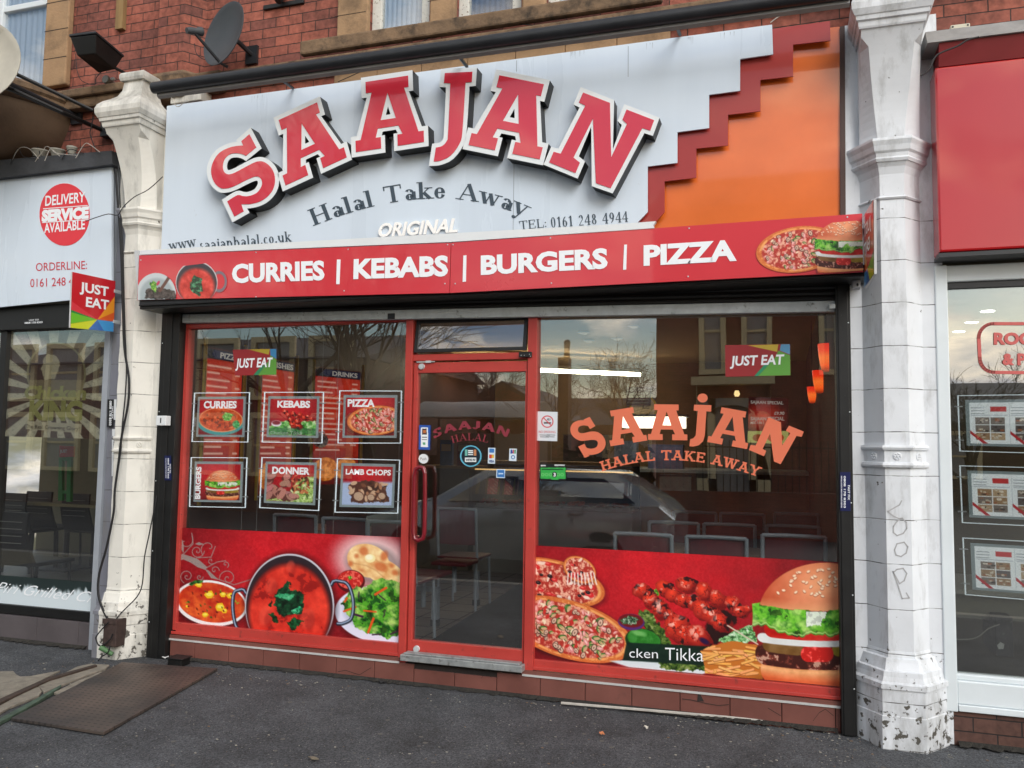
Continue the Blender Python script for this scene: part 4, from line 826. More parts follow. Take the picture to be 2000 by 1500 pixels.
# ================================================================== right neighbour: letting agent
rs = thing('letting_agent_sign', 'glossy deep red fascia box sign of the shop on the right', 'shop sign', (2, -.2, 3.1))
MB().box(.80, 4.5, -.21, .05, 2.60, 3.62).build('sign_box', mREDS, rs, bevel=.012)
MB().box(.80, 4.5, -.20, .05, 2.575, 2.597).build('bottom_trim', mDARK, rs)
MB().loft([[(.76, -.26, 3.74), (.76, .05, 3.74), (.76, .05, 3.83), (.76, -.2, 3.83)], [(4.5, -.26, 3.74), (4.5, .05, 3.74), (4.5, .05, 3.83), (4.5, -.2, 3.83)]]).build('lead_flashing', M('lead_flashing', (140, 138, 136), .7, nz=(8, .25), bump=(14, .5)), rs)
MB().loft([[(.82, -.21, 3.62), (.82, .05, 3.62), (.82, .05, 3.738), (.82, -.245, 3.738)], [(4.5, -.21, 3.62), (4.5, .05, 3.62), (4.5, .05, 3.738), (4.5, -.245, 3.738)]]).build('sloping_top', M('deep_red_soffit', (120, 16, 22), .5, nz=(3, .1)), rs)
rf = thing('letting_agent_shopfront', 'white framed glass shopfront of the letting agent on the right', 'shopfront', (2, 0, 0))
rm = MB(); zz0 = P(1867, 1365, -.02).z
rm.box(.80, .862, -.06, .05, .17, 2.56).box(.862, 4.5, -.05, .05, .21, .33).box(.862, 4.5, -.03, .05, .33, .36).box(.862, 4.5, -.04, .05, 2.56-.09, 2.56); rm.build('white_frame', mUPVC, rf, bevel=.006)
MB().box(.862, 4.5, -.02, .05, 2.435, 2.47).build('dark_head', mDARK, rf)
MB().box(.862, 4.5, 0, .006, .36, 2.435).build('window_pane', glass_mat('agent_glass', 1.7, (.84, .86, .84), .32, 0, .006), rf)
MB().box(.863, 4.5, -.063, .05, .175, .209).build('white_sill', mUPVC, rf, bevel=.004)
MB().box(.80, 4.5, -.04, .05, -.1, .169).build('brick_base', mBRICKD, rf)
# ================================================================== food painters
def leafy(p, mask, seed=1, sc=7, c=((28, 84, 20), (96, 170, 40), (196, 226, 110))):
    n = fbm(p.x, p.y, sc, seed, 4); rg = 1-np.abs(2*fbm(p.x+20*n, p.y+9*n, sc*.8, seed+5, 3)-1)
    k = np.clip((rg-.55)*2.6, 0, 1)[..., None]; k2 = np.clip((n-.5)*4, 0, 1)[..., None]
    c = [np.array(a, float) for a in c]; col = c[0]*(1-k)+c[1]*k; col = col*(1-k2*.8)+c[2]*k2*.8
    p.fill(mask, col); p.shade(mask*(n < .36), .55)
def blob(p, cx, cy, rx, ry, rot, col, w=1.2):
    p.fill(p.ell(cx, cy, rx, ry, rot, w), col)
def pizza(p, cx, cy, rx, ry, rot, seed=1, n=90, s=1., olives=False):
    rr = random.Random(seed); r = p.rad(cx, cy, rx, ry, rot); nn = fbm(p.x, p.y, 9*s, seed)
    p.shade(p.ell(cx, cy+3*s, rx*1.03, ry*1.05, rot, 8*s), .6)
    p.fill(p.ell(cx, cy, rx, ry, rot), np.array([226, 128, 66]) + (nn[..., None]-.5)*np.array([70, 80, 60]))
    p.fill(sm((np.abs(r-.965)-.03)*ry, 2*s)*(nn > .5)*.6, (190, 84, 36)); p.fill(sm((np.abs(r-.90)-.025)*ry, 2*s)*(nn > .45)*.6, (244, 190, 120))
    inn = p.ell(cx, cy, rx*.87, ry*.85, rot); n2 = fbm(p.x, p.y, 5*s, seed+9)
    p.fill(inn, np.array([178, 50, 40])*(1-np.clip((n2-.42)*4, 0, 1)[..., None]) + np.array([238, 176, 150])*np.clip((n2-.42)*4, 0, 1)[..., None])
    a = radians(rot)
    for k in range(n):
        t, q = rr.uniform(0, 2*pi), sqrt(rr.random())*.8; u, v = q*cos(t)*rx, q*sin(t)*ry; x, y = cx+u*cos(a)-v*sin(a), cy+u*sin(a)+v*cos(a)
        ty = rr.random(); ro = rr.uniform(0, 180); z = s*rr.uniform(.95, 1.75)
        if olives: 
            if ty < .35: blob(p, x, y, 3.4*z, 2.3*z, 20, (30, 20, 24)); blob(p, x-.4*z, y-.7*z, 1.2*z, .6*z, 20, (110, 90, 90))
            elif ty < .6: blob(p, x, y, 5.5*z, 3.2*z, 15, (214, 40, 44)); blob(p, x-z, y-z, 3*z, 1.2*z, 15, (236, 110, 100))
            else: blob(p, x, y, 4*z, 2*z, ro, (246, 214, 196))
        elif ty < .2: blob(p, x, y, 4.6*z, 2.6*z, ro, (40, 86, 34)); blob(p, x+.9*z, y+.7*z, 3.6*z, 1.7*z, ro, (212, 168, 130)); blob(p, x-.8*z, y-.9*z, 2.*z, .6*z, ro, (130, 176, 80))
        elif ty < .42: blob(p, x, y, 4.3*z, 3.2*z, ro, (84, 50, 44)); blob(p, x+.2*z, y-.3*z, 3.4*z, 2.3*z, ro, (222, 184, 160)); blob(p, x, y, 1.2*z, .7*z, ro, (120, 84, 70))
        elif ty < .72: blob(p, x, y, 4.4*z, 2.2*z, ro, (226, 138, 134)); blob(p, x-.5*z, y-.6*z, 2.5*z, .8*z, ro, (248, 206, 200))
        elif ty < .86: blob(p, x, y, 3*z, 1.8*z, ro, (200, 44, 38))
        else: blob(p, x, y, 2.6*z, 1.3*z, ro, (244, 222, 190))
def burger(p, cx, cy, s, seed=1):       # cx, cy: middle of the lettuce; s: half width
    dx = (p.x-cx)/s; dy = (p.y-cy)/s; n = fbm(p.x, p.y, s*.16, seed); n2 = fbm(p.x, p.y, s*.07, seed+4); w = 1.2; nx = fbm(p.x, p.y*.3, s*.25, seed+2)
    def band(y0, y1, hw, x0=0., rnd_=.10, cu=.0): # rounded slice, sagging at the middle
        yc = (y0+y1)/2-cu*dx*dx; h = (y1-y0)/2; ex = np.maximum(np.abs(dx-x0)-(hw-rnd_), 0)/rnd_
        return sm((np.sqrt(np.maximum((np.abs(dy-yc)/h), 0)**2.2+ex**2)-1)*h*s, w)
    m = band(.62, 1.04, .95, 0, .22, .10); p.shade(p.ell(cx, cy+.95*s, s*1.02, s*.16, 0, s*.1), .5)
    p.fill(m, np.array([222, 100, 54])+(n[..., None]-.5)*40); p.fill(m*sm((np.abs(dy-.80+.10*dx*dx)-.07)*s, s*.14)*.85, np.array([246, 190, 130])+(n2[..., None]-.5)*50); p.shade(m*np.clip((dy-.92+.1*dx*dx)*6, 0, 1), .75)
    m = band(.46, .76, 1.03, 0, .14, .10); p.fill(m, np.array([66, 24, 18])+np.clip((n2[..., None]-.5)*5, 0, 1)*np.array([90, 50, 40])); p.fill(m*(n2 > .68), (196, 150, 130))
    m = band(.36, .56, .42, .52, .1, .06); p.fill(m, np.array([156, 136, 44])+(n[..., None]-.5)*90)
    m = band(.36, .56, .30, -.62, .1, .1); p.fill(m, np.array([120, 84, 40])+(n[..., None]-.5)*70)
    m = band(.40, .64, .24, -.12, .12); p.fill(m, np.array([200, 30, 24])+np.clip((n2[..., None]-.55)*6, 0, 1)*70)
    m = band(.28, .42, 1.0, 0, .1, .08); p.fill(m, np.array([240, 242, 240])-(n[..., None])*30)
    m = band(.08, .33, .9, 0, .12, .08); p.fill(m, np.array([200, 34, 26])+(n[..., None]-.5)*70)
    lo = .20+.30*(fbm(p.x, p.x*0, s*.26, seed+7)-.42)-.10*dx*dx; up = -.12-.10*dx*dx+.14*(n-.5); ex = sm((np.abs(dx)-1.03-.14*(nx-.5))*s, w)
    m = sm(np.maximum(up-dy, dy-lo)*s, w)*ex; leafy(p, m, seed+2, s*.15, ((40, 116, 24), (112, 196, 50), (196, 236, 130)))
    wv = np.sin((p.x+10*n*s*.1)/s*24); p.shade(m*np.clip((dy-lo+.09)*9, 0, 1), .62); p.fill(m*sm((np.abs(dy-lo+.03)-.012)*s, 1)*.6, (206, 240, 150))
    m = sm(np.maximum(-.10-dy, dy-(.02+.34*(fbm(p.x, p.x*0, s*.16, seed+9)-.35)))*s, w)*sm((np.abs(dx-.30)-.58)*s, w)*(nx > .34); p.fill(m*.92, (238, 244, 236)); p.shade(m*(n2 < .42), .86)
    m = p.ell(cx, cy-.06*s, s*.98, s*.76, 0, w)*sm((dy+.12-.07*(n-.5)+.08*dx*dx)*s, w); g = np.clip(1-np.hypot(dx+.05, (dy+.5)*1.2)/1.0, 0, 1)[..., None]
    p.fill(m, np.array([190, 70, 40])*(1-g)+np.array([250, 176, 128])*g+(n[..., None]-.5)*26); p.fill(m*np.clip((dy+.26+.08*dx*dx)*7, 0, 1)*.5, (246, 196, 140))
    rr = random.Random(seed)
    for k in range(110):
        t = rr.uniform(-.92, .92); q = rr.uniform(-.80, -.30)
        if (t/.9)**2+((q+.05)/.72)**2 < 1: a_ = rr.uniform(-50, 50); blob(p, cx+t*s, cy+q*s+.8, s*.031, s*.02, a_, (176, 84, 54)); blob(p, cx+t*s, cy+q*s, s*.027, s*.016, a_, (250, 222, 190))
def lump(p, cx, cy, r, rot, seed):
    n = fbm(p.x, p.y, r*.7, seed, 4); wx = (n-.5)*r*.5; X, Y = p.x+wx, p.y+(fbm(p.x, p.y, r*.6, seed+30)-.5)*r*.5
    m = p.ell(cx, cy, r*1.05, r*.76, rot, 1.4, X, Y); rd = np.hypot((X-cx+.25*r)/r, (Y-cy+.35*r)/r)[..., None]
    p.fill(m, np.array([244, 66, 40])*(1-np.clip(rd-.1, 0, 1))+np.array([120, 16, 16])*np.clip(rd-.1, 0, 1)); st_ = np.abs(fbm(X*.5+Y*.5, Y-X, r*.5, seed+3)-.5)
    p.fill(m*(st_ < .02)*.7, (90, 10, 14)); p.fill(m*np.clip((.40-n)*12, 0, 1)*.9, (34, 12, 18))
    h = np.clip((fbm(X, Y, r*.35, seed+7, 3)-.56)*8, 0, 1)*np.clip(1.1-rd[..., 0]*1.5, 0, 1); p.fill(m*h, (255, 196, 180))
def redbg(p, cx, cy, R, seed=1, c0=(206, 28, 38), c1=(104, 14, 22)):
    r = np.clip(np.hypot((p.x-cx)/R, (p.y-cy)/R/.8), 0, 1)**1.6; n = fbm(p.x, p.y, 30, seed); k = np.clip(r+(n-.5)*.35, 0, 1)[..., None]; gr = (fbm(p.x, p.y, 2.6, seed+3, 2)[..., None]-.5)*26
    p.c = np.array(c0, float)*(1-k)+np.array(c1, float)*k+gr
# ------------------------------------------------------------------ left window print
def Z6(x, y): return 330+x/4.255, 1020+y/4.255
p = Print([(350, 1030.5), (786, 1049.5), (779, 1259), (340, 1220)], -.004, 1.1)
redbg(p, 560, 1100, 250, 2)
gy = (150, 132, 128)
def spiral(cx, cy, r0, turns, a0, sgn=1): return [(cx+r0*(1-k/30)*cos(a0+sgn*turns*2*pi*k/30), cy+r0*(1-k/30)*sin(a0+sgn*turns*2*pi*k/30)) for k in range(30)]
for s_ in (spiral(*Z6(235, 240), 14, 1.6, 0), spiral(*Z6(335, 215), 18, .8, 2.4), spiral(*Z6(130, 160), 18, .7, -.6, 1), spiral(*Z6(350, 320), 7, 1, 1), spiral(*Z6(470, 350), 7, 1.1, 1, -1), spiral(*Z6(150, 450), 14, 1.6, 2), spiral(*Z6(255, 455), 7, 1.2, 0), spiral(*Z6(490, 465), 17, 1.5, 3), spiral(*Z6(380, 400), 9, 1, 0, -1)):
    p.fill(p.line(s_, .75), gy)
for l_ in ([(120, 265), (200, 180), (190, 90)], [(300, 385), (400, 330), (470, 320)], [(300, 390), (400, 470), (540, 520), (700, 470)], [(230, 295), (350, 290), (385, 200)]): p.fill(p.line([Z6(*a) for a in l_], .8), gy)
p.fill(p.poly([Z6(*a) for a in ((65, 300), (110, 262), (160, 278), (230, 300), (270, 330), (320, 375), (300, 395), (240, 375), (180, 335), (120, 310), (70, 322))]), gy)
p.fill(p.poly([Z6(*a) for a in ((90, 150), (112, 145), (125, 200), (120, 262), (98, 215))]), gy); p.fill(p.poly([Z6(*a) for a in ((300, 390), (330, 400), (410, 478), (350, 465))]), gy); p.fill(p.poly([Z6(*a) for a in ((215, 180), (250, 165), (292, 182), (250, 192))]), gy)
# dish
c = Z6(350, 672); p.shade(p.ell(c[0], c[1]+3, 74, 45, 8, 8), .6); p.fill(p.ell(*c, 71, 44, 9), (238, 238, 240)); p.fill(p.ell(c[0]+1, c[1]-1, 66, 38.5, 9), np.array([206, 66, 30])+(fbm(p.x, p.y, 12, 5)[..., None]-.5)*np.array([90, 110, 40]))
rr = random.Random(8)
for x, y, r in ((250, 520, 8), (335, 603, 12), (450, 600, 8), (510, 610, 8), (425, 705, 12), (300, 770, 8), (460, 735, 7), (150, 700, 4)): q = Z6(x, y); p.fill(p.poly([(q[0]+r*cos(a)*rr.uniform(.7, 1.1), q[1]+r*.75*sin(a)*rr.uniform(.8, 1.1)) for a in np.linspace(0, 6.28, 7)[:-1]]), (238, 190, 30)); blob(p, q[0], q[1]-1, r*.5, r*.3, 0, (252, 230, 90))
for k in range(34):
    t = rr.uniform(0, 6.28); q = sqrt(rr.random())*.9; blob(p, c[0]+62*q*cos(t), c[1]+34*q*sin(t), rr.uniform(1.5, 3), rr.uniform(1, 2), rr.uniform(0, 90), rr.choice([(54, 90, 26), (150, 150, 40), (120, 30, 16), (226, 120, 60)]))
leafy(p, p.poly([Z6(*a) for a in ((160, 520), (200, 490), (240, 482), (290, 484), (280, 505), (215, 512), (190, 530))], 1.2, 2), 4, 3, ((16, 50, 16), (40, 110, 40), (80, 150, 60)))
# salad plate and salad
c = Z6(1800, 770); p.shade(p.ell(c[0], c[1]+3, 101, 60, 6, 10), .65); p.fill(p.ell(*c, 99, 57, 6), (226, 224, 244)); p.fill(p.ell(c[0], c[1]-4, 84, 44, 6, 5), (196, 196, 220))
# glow, naan
for r_, a_ in ((72, .5), (58, .6)): p.fill(p.ell(*Z6(1690, 320), r_, r_*.72, 10, 34)*a_*1.2, (252, 236, 236))
nn = fbm(p.x, p.y, 13, 31); n_col = np.array([240, 196, 136])+(nn[..., None]-.5)*np.array([50, 110, 120])
p.shade(p.ell(*Z6(1690, 345), 53, 38, 14, 10), .7)
m_ = np.maximum(p.ell(*Z6(1655, 320), 42, 32, 20), p.ell(*Z6(1780, 410), 50, 24, 28)); p.fill(m_, n_col)
for x, y, a, b_ in ((1510, 345, 5, 5), (1620, 240, 9, 8), (1790, 280, 7, 10), (1760, 370, 13, 9), (1880, 420, 7, 5), (1560, 280, 4, 4), (1850, 360, 5, 4), (1600, 400, 6, 3)): p.fill(p.ell(*Z6(x, y), a, b_, 20, 5)*.7, (198, 92, 44))
p.fill(p.line([Z6(*a) for a in ((1530, 340), (1640, 360), (1720, 400), (1800, 470))], 1, 3)*.6, (196, 130, 76)); p.fill(p.line([Z6(*a) for a in ((1640, 250), (1740, 330), (1830, 350))], .8, 3)*.6, (206, 140, 84))
p.fill(p.ell(*Z6(1672, 300), 10.5, 8.5, 0), (250, 232, 170)); p.fill(p.ell(*Z6(1665, 292), 7, 5, 0, 3), (255, 248, 214))
p.fill(p.ell(*Z6(1512, 490), 27.5, 22, 0), (88, 14, 18)); p.fill(p.ell(*Z6(1508, 478), 25, 18, 0), np.array([196, 36, 32])+(fbm(p.x, p.y, 5, 8)[..., None] > .55)*np.array([36, 60, 50])); leafy(p, p.poly([Z6(*a) for a in ((1480, 455), (1510, 440), (1530, 460), (1500, 480))], 1, 2), 3, 2)
leafy(p, p.poly([Z6(*a) for a in ((1440, 660), (1500, 560), (1640, 530), (1700, 470), (1790, 465), (1940, 500), (1945, 950), (1860, 960), (1740, 950), (1620, 900), (1520, 830), (1450, 740))], 1.5, 8, 12, 3), 11, 15, ((24, 84, 24), (88, 168, 42), (206, 232, 130)))
for (x0, y0, x1, y1, r_) in ((1715, 600, 1805, 545, 2.3), (1655, 915, 1700, 800, 2.3), (1455, 740, 1550, 705, 2), (1620, 735, 1720, 745, 1.6), (1460, 660, 1480, 630, 2)): p.fill(p.line([Z6(x0, y0), Z6(x1, y1)], r_), (226, 84, 30))
for (x0, y0, x1, y1, r_) in ((1540, 765, 1610, 785, 2.2), (1740, 600, 1800, 650, 1), (1840, 930, 1900, 905, 1.6), (1580, 580, 1575, 625, 1.2), (1690, 935, 1760, 930, 1.4), (1780, 790, 1800, 730, .9)): p.fill(p.line([Z6(x0, y0), Z6(x1, y1)], r_), (66, 24, 60))
# the big bowl
c = Z6(1003, 700); p.shade(p.ell(c[0]+2, c[1], 92, 108, 0, 12), .55)
hl = [(640, 590), (570, 568), (538, 600), (530, 700), (545, 820), (575, 885), (650, 880)]; hr = [(1350, 520), (1440, 495), (1495, 530), (1530, 640), (1528, 760), (1490, 825), (1380, 820)]
for h in (hl, hr):
    q = smooth_closed([Z6(*a) for a in h], 4)[:len(h)*4-4]; p.fill(p.line(q, 3.6), (34, 38, 52)); p.fill(p.line([(a-.8, b_-.8) for a, b_ in q], 1.3), (150, 168, 196))
p.fill(p.ell(*c, 87, 103, 0), (200, 200, 210)); p.fill(p.ell(c[0]-.6, c[1]+1, 84.5, 100.5, 0), (46, 34, 40)); p.fill(p.ell(c[0], c[1]+12, 81, 96, 0, 12), (80, 20, 20))
nn = fbm(p.x, p.y, 22, 12, 5); p.fill(p.ell(c[0]-1, c[1]+11, 78, 92, 0, 10), np.array([214, 50, 36])+(nn[..., None]-.5)*np.array([110, 70, 50])); p.fill(p.ell(c[0]-1, c[1]+11, 74, 88, 0, 6)*(nn < .37)*.6, (128, 20, 20))
for x, y, r_ in ((850, 530, 11), (930, 640, 10), (1150, 800, 14), (800, 780, 12), (1010, 370, 8)): p.fill(p.ell(*Z6(x, y), r_, r_*1.5, 10, 4)*.5, (232, 84, 66)); p.fill(p.ell(*Z6(x+26, y+30), r_*.6, r_*1.3, 10, 5)*.35, (120, 16, 18))
for pts, cs in (((( 880, 600), (960, 520), (985, 475), (1010, 490), (1005, 560), (1080, 570), (1125, 600), (1120, 700), (1100, 760), (1030, 760), (960, 785), (905, 760), (880, 680)), ((8, 26, 14), (18, 60, 34), (34, 110, 66))), (((975, 830), (1040, 790), (1120, 820), (1090, 850), (1040, 895), (1000, 880)), ((8, 34, 14), (16, 80, 40), (40, 120, 70))), (((820, 690), (850, 650), (860, 690), (840, 710)), ((8, 26, 14), (14, 50, 20), (20, 60, 30))), (((830, 760), (870, 755), (915, 830), (870, 835)), ((8, 30, 14), (14, 60, 24), (30, 100, 50)))):
    leafy(p, p.poly([Z6(*a) for a in pts], 1.2, 5, 6, 3), 3, 6, cs)
leafy(p, p.poly([Z6(*a) for a in ((875, 612), (930, 590), (1040, 598), (1035, 625), (1000, 650), (930, 630))], 1.2, 2), 7, 8, ((30, 130, 80), (70, 176, 122), (130, 210, 160))); leafy(p, p.poly([Z6(*a) for a in ((1010, 735), (1085, 700), (1112, 720), (1070, 755), (1040, 762))], 1.2, 2), 8, 4, ((20, 110, 70), (60, 190, 130), (150, 230, 190)))
p.build('window_print', sf, .35, .15)['label'] = 'red printed window film with curry bowl, naan and salad'
# ------------------------------------------------------------------ right window print
def Z7(x, y): return 1030+x/3.226, 1060+y/3.226
p = Print([(1047, 1065.5), (1636.5, 1098), (1640, 1341), (1043.5, 1286)], -.004, 1.15)
redbg(p, 1290, 1130, 330, 5)
pizza(p, *Z7(160, 250), 104, 44, 14, 3, 46, .95, True)
pizza(p, *Z7(330, 170), 34, 24, 30, 4, 16, .7, True)
for k in range(9): x = 258+k*20; p.fill(p.line([Z7(x, 190), Z7(x-6+k*3, 262)], [1.1]), (244, 226, 220))
pizza(p, *Z7(255, 545), 132, 56, 17, 6, 190, 1.12)
# plate, sauce, greens
def under(mask): pass
p2 = [(520, 745), (700, 735), (1000, 760), (1180, 800), (1100, 830), (900, 812), (640, 785)]; p.fill(p.poly([Z7(*a) for a in p2], 3), (214, 226, 232))
leafy(p, p.poly([Z7(*a) for a in ((690, 420), (760, 430), (850, 520), (900, 640), (1080, 640), (1130, 800), (980, 810), (840, 790), (780, 600), (740, 520))], 1.3, 7, 8, 5), 6, 7, ((26, 54, 14), (86, 116, 40), (170, 180, 110)))
p.fill(p.ell(*Z7(730, 620), 36, 24, 14), (20, 58, 18)); p.fill(p.ell(*Z7(735, 608), 33, 19, 14), np.array([46, 126, 40])+(fbm(p.x, p.y, 6, 3)[..., None]-.5)*60); p.fill(p.ell(*Z7(700, 570), 14, 5, 14, 4)*.7, (140, 204, 120))
p.fill(p.ell(*Z7(655, 500), 26, 16, 6), (84, 40, 110)); p.fill(p.ell(*Z7(653, 492), 24, 13, 6), (110, 18, 24)); leafy(p, p.poly([Z7(*a) for a in ((580, 490), (640, 460), (700, 480), (680, 515), (610, 515))], 1, 5, 4), 3, 2.5, ((20, 50, 30), (90, 130, 90), (220, 230, 210)))
p.fill(p.poly([Z7(*a) for a in ((1080, 640), (1180, 380), (1330, 470), (1260, 600), (1160, 650))], 4, 6), (40, 14, 14))
leafy(p, p.poly([Z7(*a) for a in ((795, 300), (825, 270), (830, 330), (805, 345))], 1, 2), 4, 3); leafy(p, p.poly([Z7(*a) for a in ((1200, 620), (1290, 560), (1420, 520), (1450, 620), (1330, 640))], 1.2, 6, 7), 9, 5, ((60, 130, 60), (150, 210, 140), (240, 250, 236)))
for i, (x, y, r_) in enumerate(((1010, 268, 20), (1120, 312, 18), (1205, 360, 18), (1300, 392, 18), (1345, 430, 15), (1390, 420, 8), (870, 290, 18), (925, 335, 17), (985, 368, 15), (1060, 385, 18), (1110, 425, 21), (1170, 460, 21), (1225, 505, 20), (728, 308, 18), (780, 365, 18), (840, 425, 20), (905, 480, 17), (955, 545, 27), (1010, 590, 22), (1085, 600, 25))): lump(p, *Z7(x, y), r_*1.12, 20+(i*37) % 40, i+3)
p.fill(p.line([Z7(1262, 522), Z7(1452, 640)], 1.3), (214, 196, 176)); p.fill(p.ell(*Z7(1115, 620), 11, 5, 30, 3), (40, 14, 60)); p.fill(p.ell(*Z7(1268, 490), 5, 8, 10, 3), (26, 10, 10))
p.fill(p.poly([Z7(*a) for a in ((625, 628), (1175, 655), (1150, 775), (600, 742))], 2)*.92, (10, 34, 26))
rr = random.Random(4)
fm = p.poly([Z7(*a) for a in ((1095, 680), (1180, 645), (1300, 620), (1440, 640), (1500, 720), (1480, 860), (1300, 850), (1120, 820))], 1.2, 3); p.fill(fm, (196, 112, 40))
for k in range(58):
    t = rr.uniform(0, 1); x, y = rr.uniform(1110, 1440), rr.uniform(660, 845); a = rr.uniform(-.5, .7); ln_ = rr.uniform(30, 80); q0, q1 = Z7(x-ln_*cos(a), y-ln_*sin(a)*.7), Z7(x+ln_*cos(a), y+ln_*sin(a)*.7)
    p.fill(p.line([(q0[0], q0[1]+1), (q1[0], q1[1]+1)], 2.6)*.8*np.maximum(fm, .0), (150, 80, 30)); p.fill(p.line([q0, q1], 2.1)*np.maximum(fm, .0), (rr.randint(236, 252), rr.randint(164, 190), rr.randint(84, 112)))
burger(p, 1612, 1208, 133, 7)
p.build('window_print', sf, .35, .15)['label'] = 'red printed window film with pizza, kebab skewers, chips and burger'
mb_ = MB(); text('cken', (1229, 1284), (1285, 1286), (1229, 1264), -.007, mTXTW, dst=mb_, bold=-.005); text('Tikka', (1299, 1289), (1374, 1292), (1299, 1262), -.007, mTXTW, dst=mb_, bold=-.005); mb_.build('window_print_words', mTXTW, sf, recalc=False)
# ------------------------------------------------------------------ pictures on the banner
p = Print([(270, 530), (444, 509), (443, 581.5), (268.8, 585.8)], -.334, .9)
p.c[:] = (206, 52, 62); p.fill(p.ell(305, 575, 39, 42, 0), (196, 204, 206)); p.fill(p.ell(306, 577, 33, 34, 0, 5), (160, 172, 176)); nn = fbm(p.x, p.y, 4, 3)
p.fill(p.poly([(282, 583), (286, 566), (300, 560), (318, 563), (342, 568), (346, 585)], 1.2, 3, 5), np.array([60, 50, 46])+(nn[..., None]-.5)*150); p.fill(p.line([(312, 568), (322, 554), (331, 540)], 3), (96, 60, 50)); leafy(p, p.poly([(292, 552), (300, 548), (308, 556), (304, 572), (296, 564)], 1, 3, 4), 2, 3); p.fill(p.ell(309, 553, 2.5, 5, 30), (190, 30, 80))
p.fill(sm(np.abs(np.hypot((p.x-428)/13, (p.y-550)/18)-1)*13-2.2, 1.2)*(p.x > 420), (120, 110, 120)); p.fill(p.ell(384, 552, 41, 42, 0), (206, 204, 206)); p.fill(p.ell(384, 553, 39.5, 40.5, 0), (56, 48, 56)); p.fill(p.ell(384, 560, 35, 36, 0, 7), np.array([200, 50, 40])+(fbm(p.x, p.y, 9, 4)[..., None]-.5)*90); leafy(p, p.poly([(373, 545), (378, 536), (396, 545), (398, 566), (388, 578), (374, 570), (368, 560)], 1.2, 5, 6), 5, 4, ((8, 30, 16), (20, 80, 44), (110, 190, 140)))
k_ = np.clip(np.maximum(np.maximum(p.ell(305, 575, 39, 42, 0), p.ell(384, 552, 41, 42, 0)), p.ell(428, 550, 16, 21, 0)*(p.x > 418))*1.2, 0, 1); p.build('food_picture', bn, .35, .3, keep=k_)
p = Print([(1470, 447), (1684, 430), (1686, 528), (1472, 542)], -.334, .9)
p.c[:] = (206, 52, 62); pizza(p, 1560, 487, 84, 45, -8, 12, 110, .85); burger(p, 1655, 478, 62, 3)
k_ = np.clip(np.maximum(p.ell(1560, 487, 84, 45, -8), np.maximum(p.ell(1655, 475, 61, 46, 0), ((np.abs(p.x-1655) < 62) & (p.y > 470) & (p.y < 533)).astype(float))), 0, 1); p.build('food_picture', bn, .35, .3, keep=k_)
# ================================================================== hanging display pockets
mACR = glass_mat('clear_acrylic', 1.49, (.96, .97, .97), .03, .0, .01)
mEDGE = M('lit_acrylic_edge', (225, 236, 245), .4, nz=None, emit=.8)
mSIL = M('silver_frame', (160, 176, 182), .4, metal=0, nz=(10, .06), emit=.22)
def bil(q, u, v): 
    a = Vector(q[0])*(1-u)*(1-v)+Vector(q[1])*u*(1-v)+Vector(q[2])*u*v+Vector(q[3])*(1-u)*v; return tuple(a)
def sub(q, u0, v0, u1, v1): return [bil(q, u0, v0), bil(q, u1, v0), bil(q, u1, v1), bil(q, u0, v1)]
def pocket(q, Y, label, paint, title=None, tpos=None, bold=.045, grp='food picture pockets hanging in the window', clips=(.22, .78), extra=None):
    t = thing('display_pocket', label, 'display', P(*bil(q, .5, 1), Y), grp)
    MB().px(q, Y, .005).build('acrylic_panel', mACR, t)
    e = MB(); w = .013; 
    for a in (sub(q, 0, 0, 1, w), sub(q, 0, 1-w, 1, 1), sub(q, 0, w, w*.9, 1-w), sub(q, 1-w*.9, w, 1, 1-w)): e.px(a, Y-.001, .007)
    e.build('lit_edge', mEDGE, t)
    fr_ = sub(q, .075, .085, .93, .895); MB().px(fr_, Y-.006, .004).build('silver_border', mSIL, t)
    pic = sub(q, .112, .135, .893, .852); p = Print(pic, Y-.0075, .8); paint(p, pic); p.build('food_picture' if grp.startswith('food') else 'paper_insert', t, .4, .1, emit=.62)
    if title:
        u0, v0, u1, v1 = tpos; text(title, bil(q, u0, v1), bil(q, u1, v1+.004), bil(q, u0, v0), Y-.009, M('lit_white_lettering', (238, 242, 246), .4, nz=None, emit=.6), parent=t, bold=bold)
    if extra: extra(t, q, Y)
    cl = MB()
    for v in clips:
        for u, d in ((0, -.03), (1, .03)):
            a = P(*bil(q, u, v), Y-.004); cl.tube([a+Vector((-d*.8, 0, 0)), a+Vector((d*.6, 0, 0))], .0035, 6)
    cl.build('clip', mALU, t)
    return t
def edge(p, pic): redbg(p, *bil(pic, .5, .2), 70, 4, (196, 30, 40), (120, 20, 28))
def c_cur(p, pic):
    edge(p, pic); cx, cy = bil(pic, .5, .58); W_ = 43; p.fill(p.ell(cx, cy+5, W_*1.08, 25, 0), (70, 150, 150)); p.fill(p.ell(cx, cy, W_, 24, 2), (236, 160, 110)); p.fill(p.ell(cx, cy, W_-2, 22.5, 2), np.array([200, 78, 36])+(fbm(p.x, p.y, 6, 2)[..., None]-.5)*110)
    nn = fbm(p.x, p.y, 5, 6); p.fill(p.ell(cx-2, cy, 34, 17, 0)*(nn > .58)*.8, (110, 50, 30)); leafy(p, p.poly([(cx+4, cy-10), (cx+12, cy-14), (cx+24, cy-10), (cx+16, cy+2), (cx+6, cy)], 1, 4, 5), 3, 3, ((60, 130, 40), (120, 200, 90), (190, 230, 150))); leafy(p, p.ell(cx+30, cy+9, 7, 8, 0), 4, 3, ((30, 100, 50), (80, 190, 110), (150, 230, 180)))
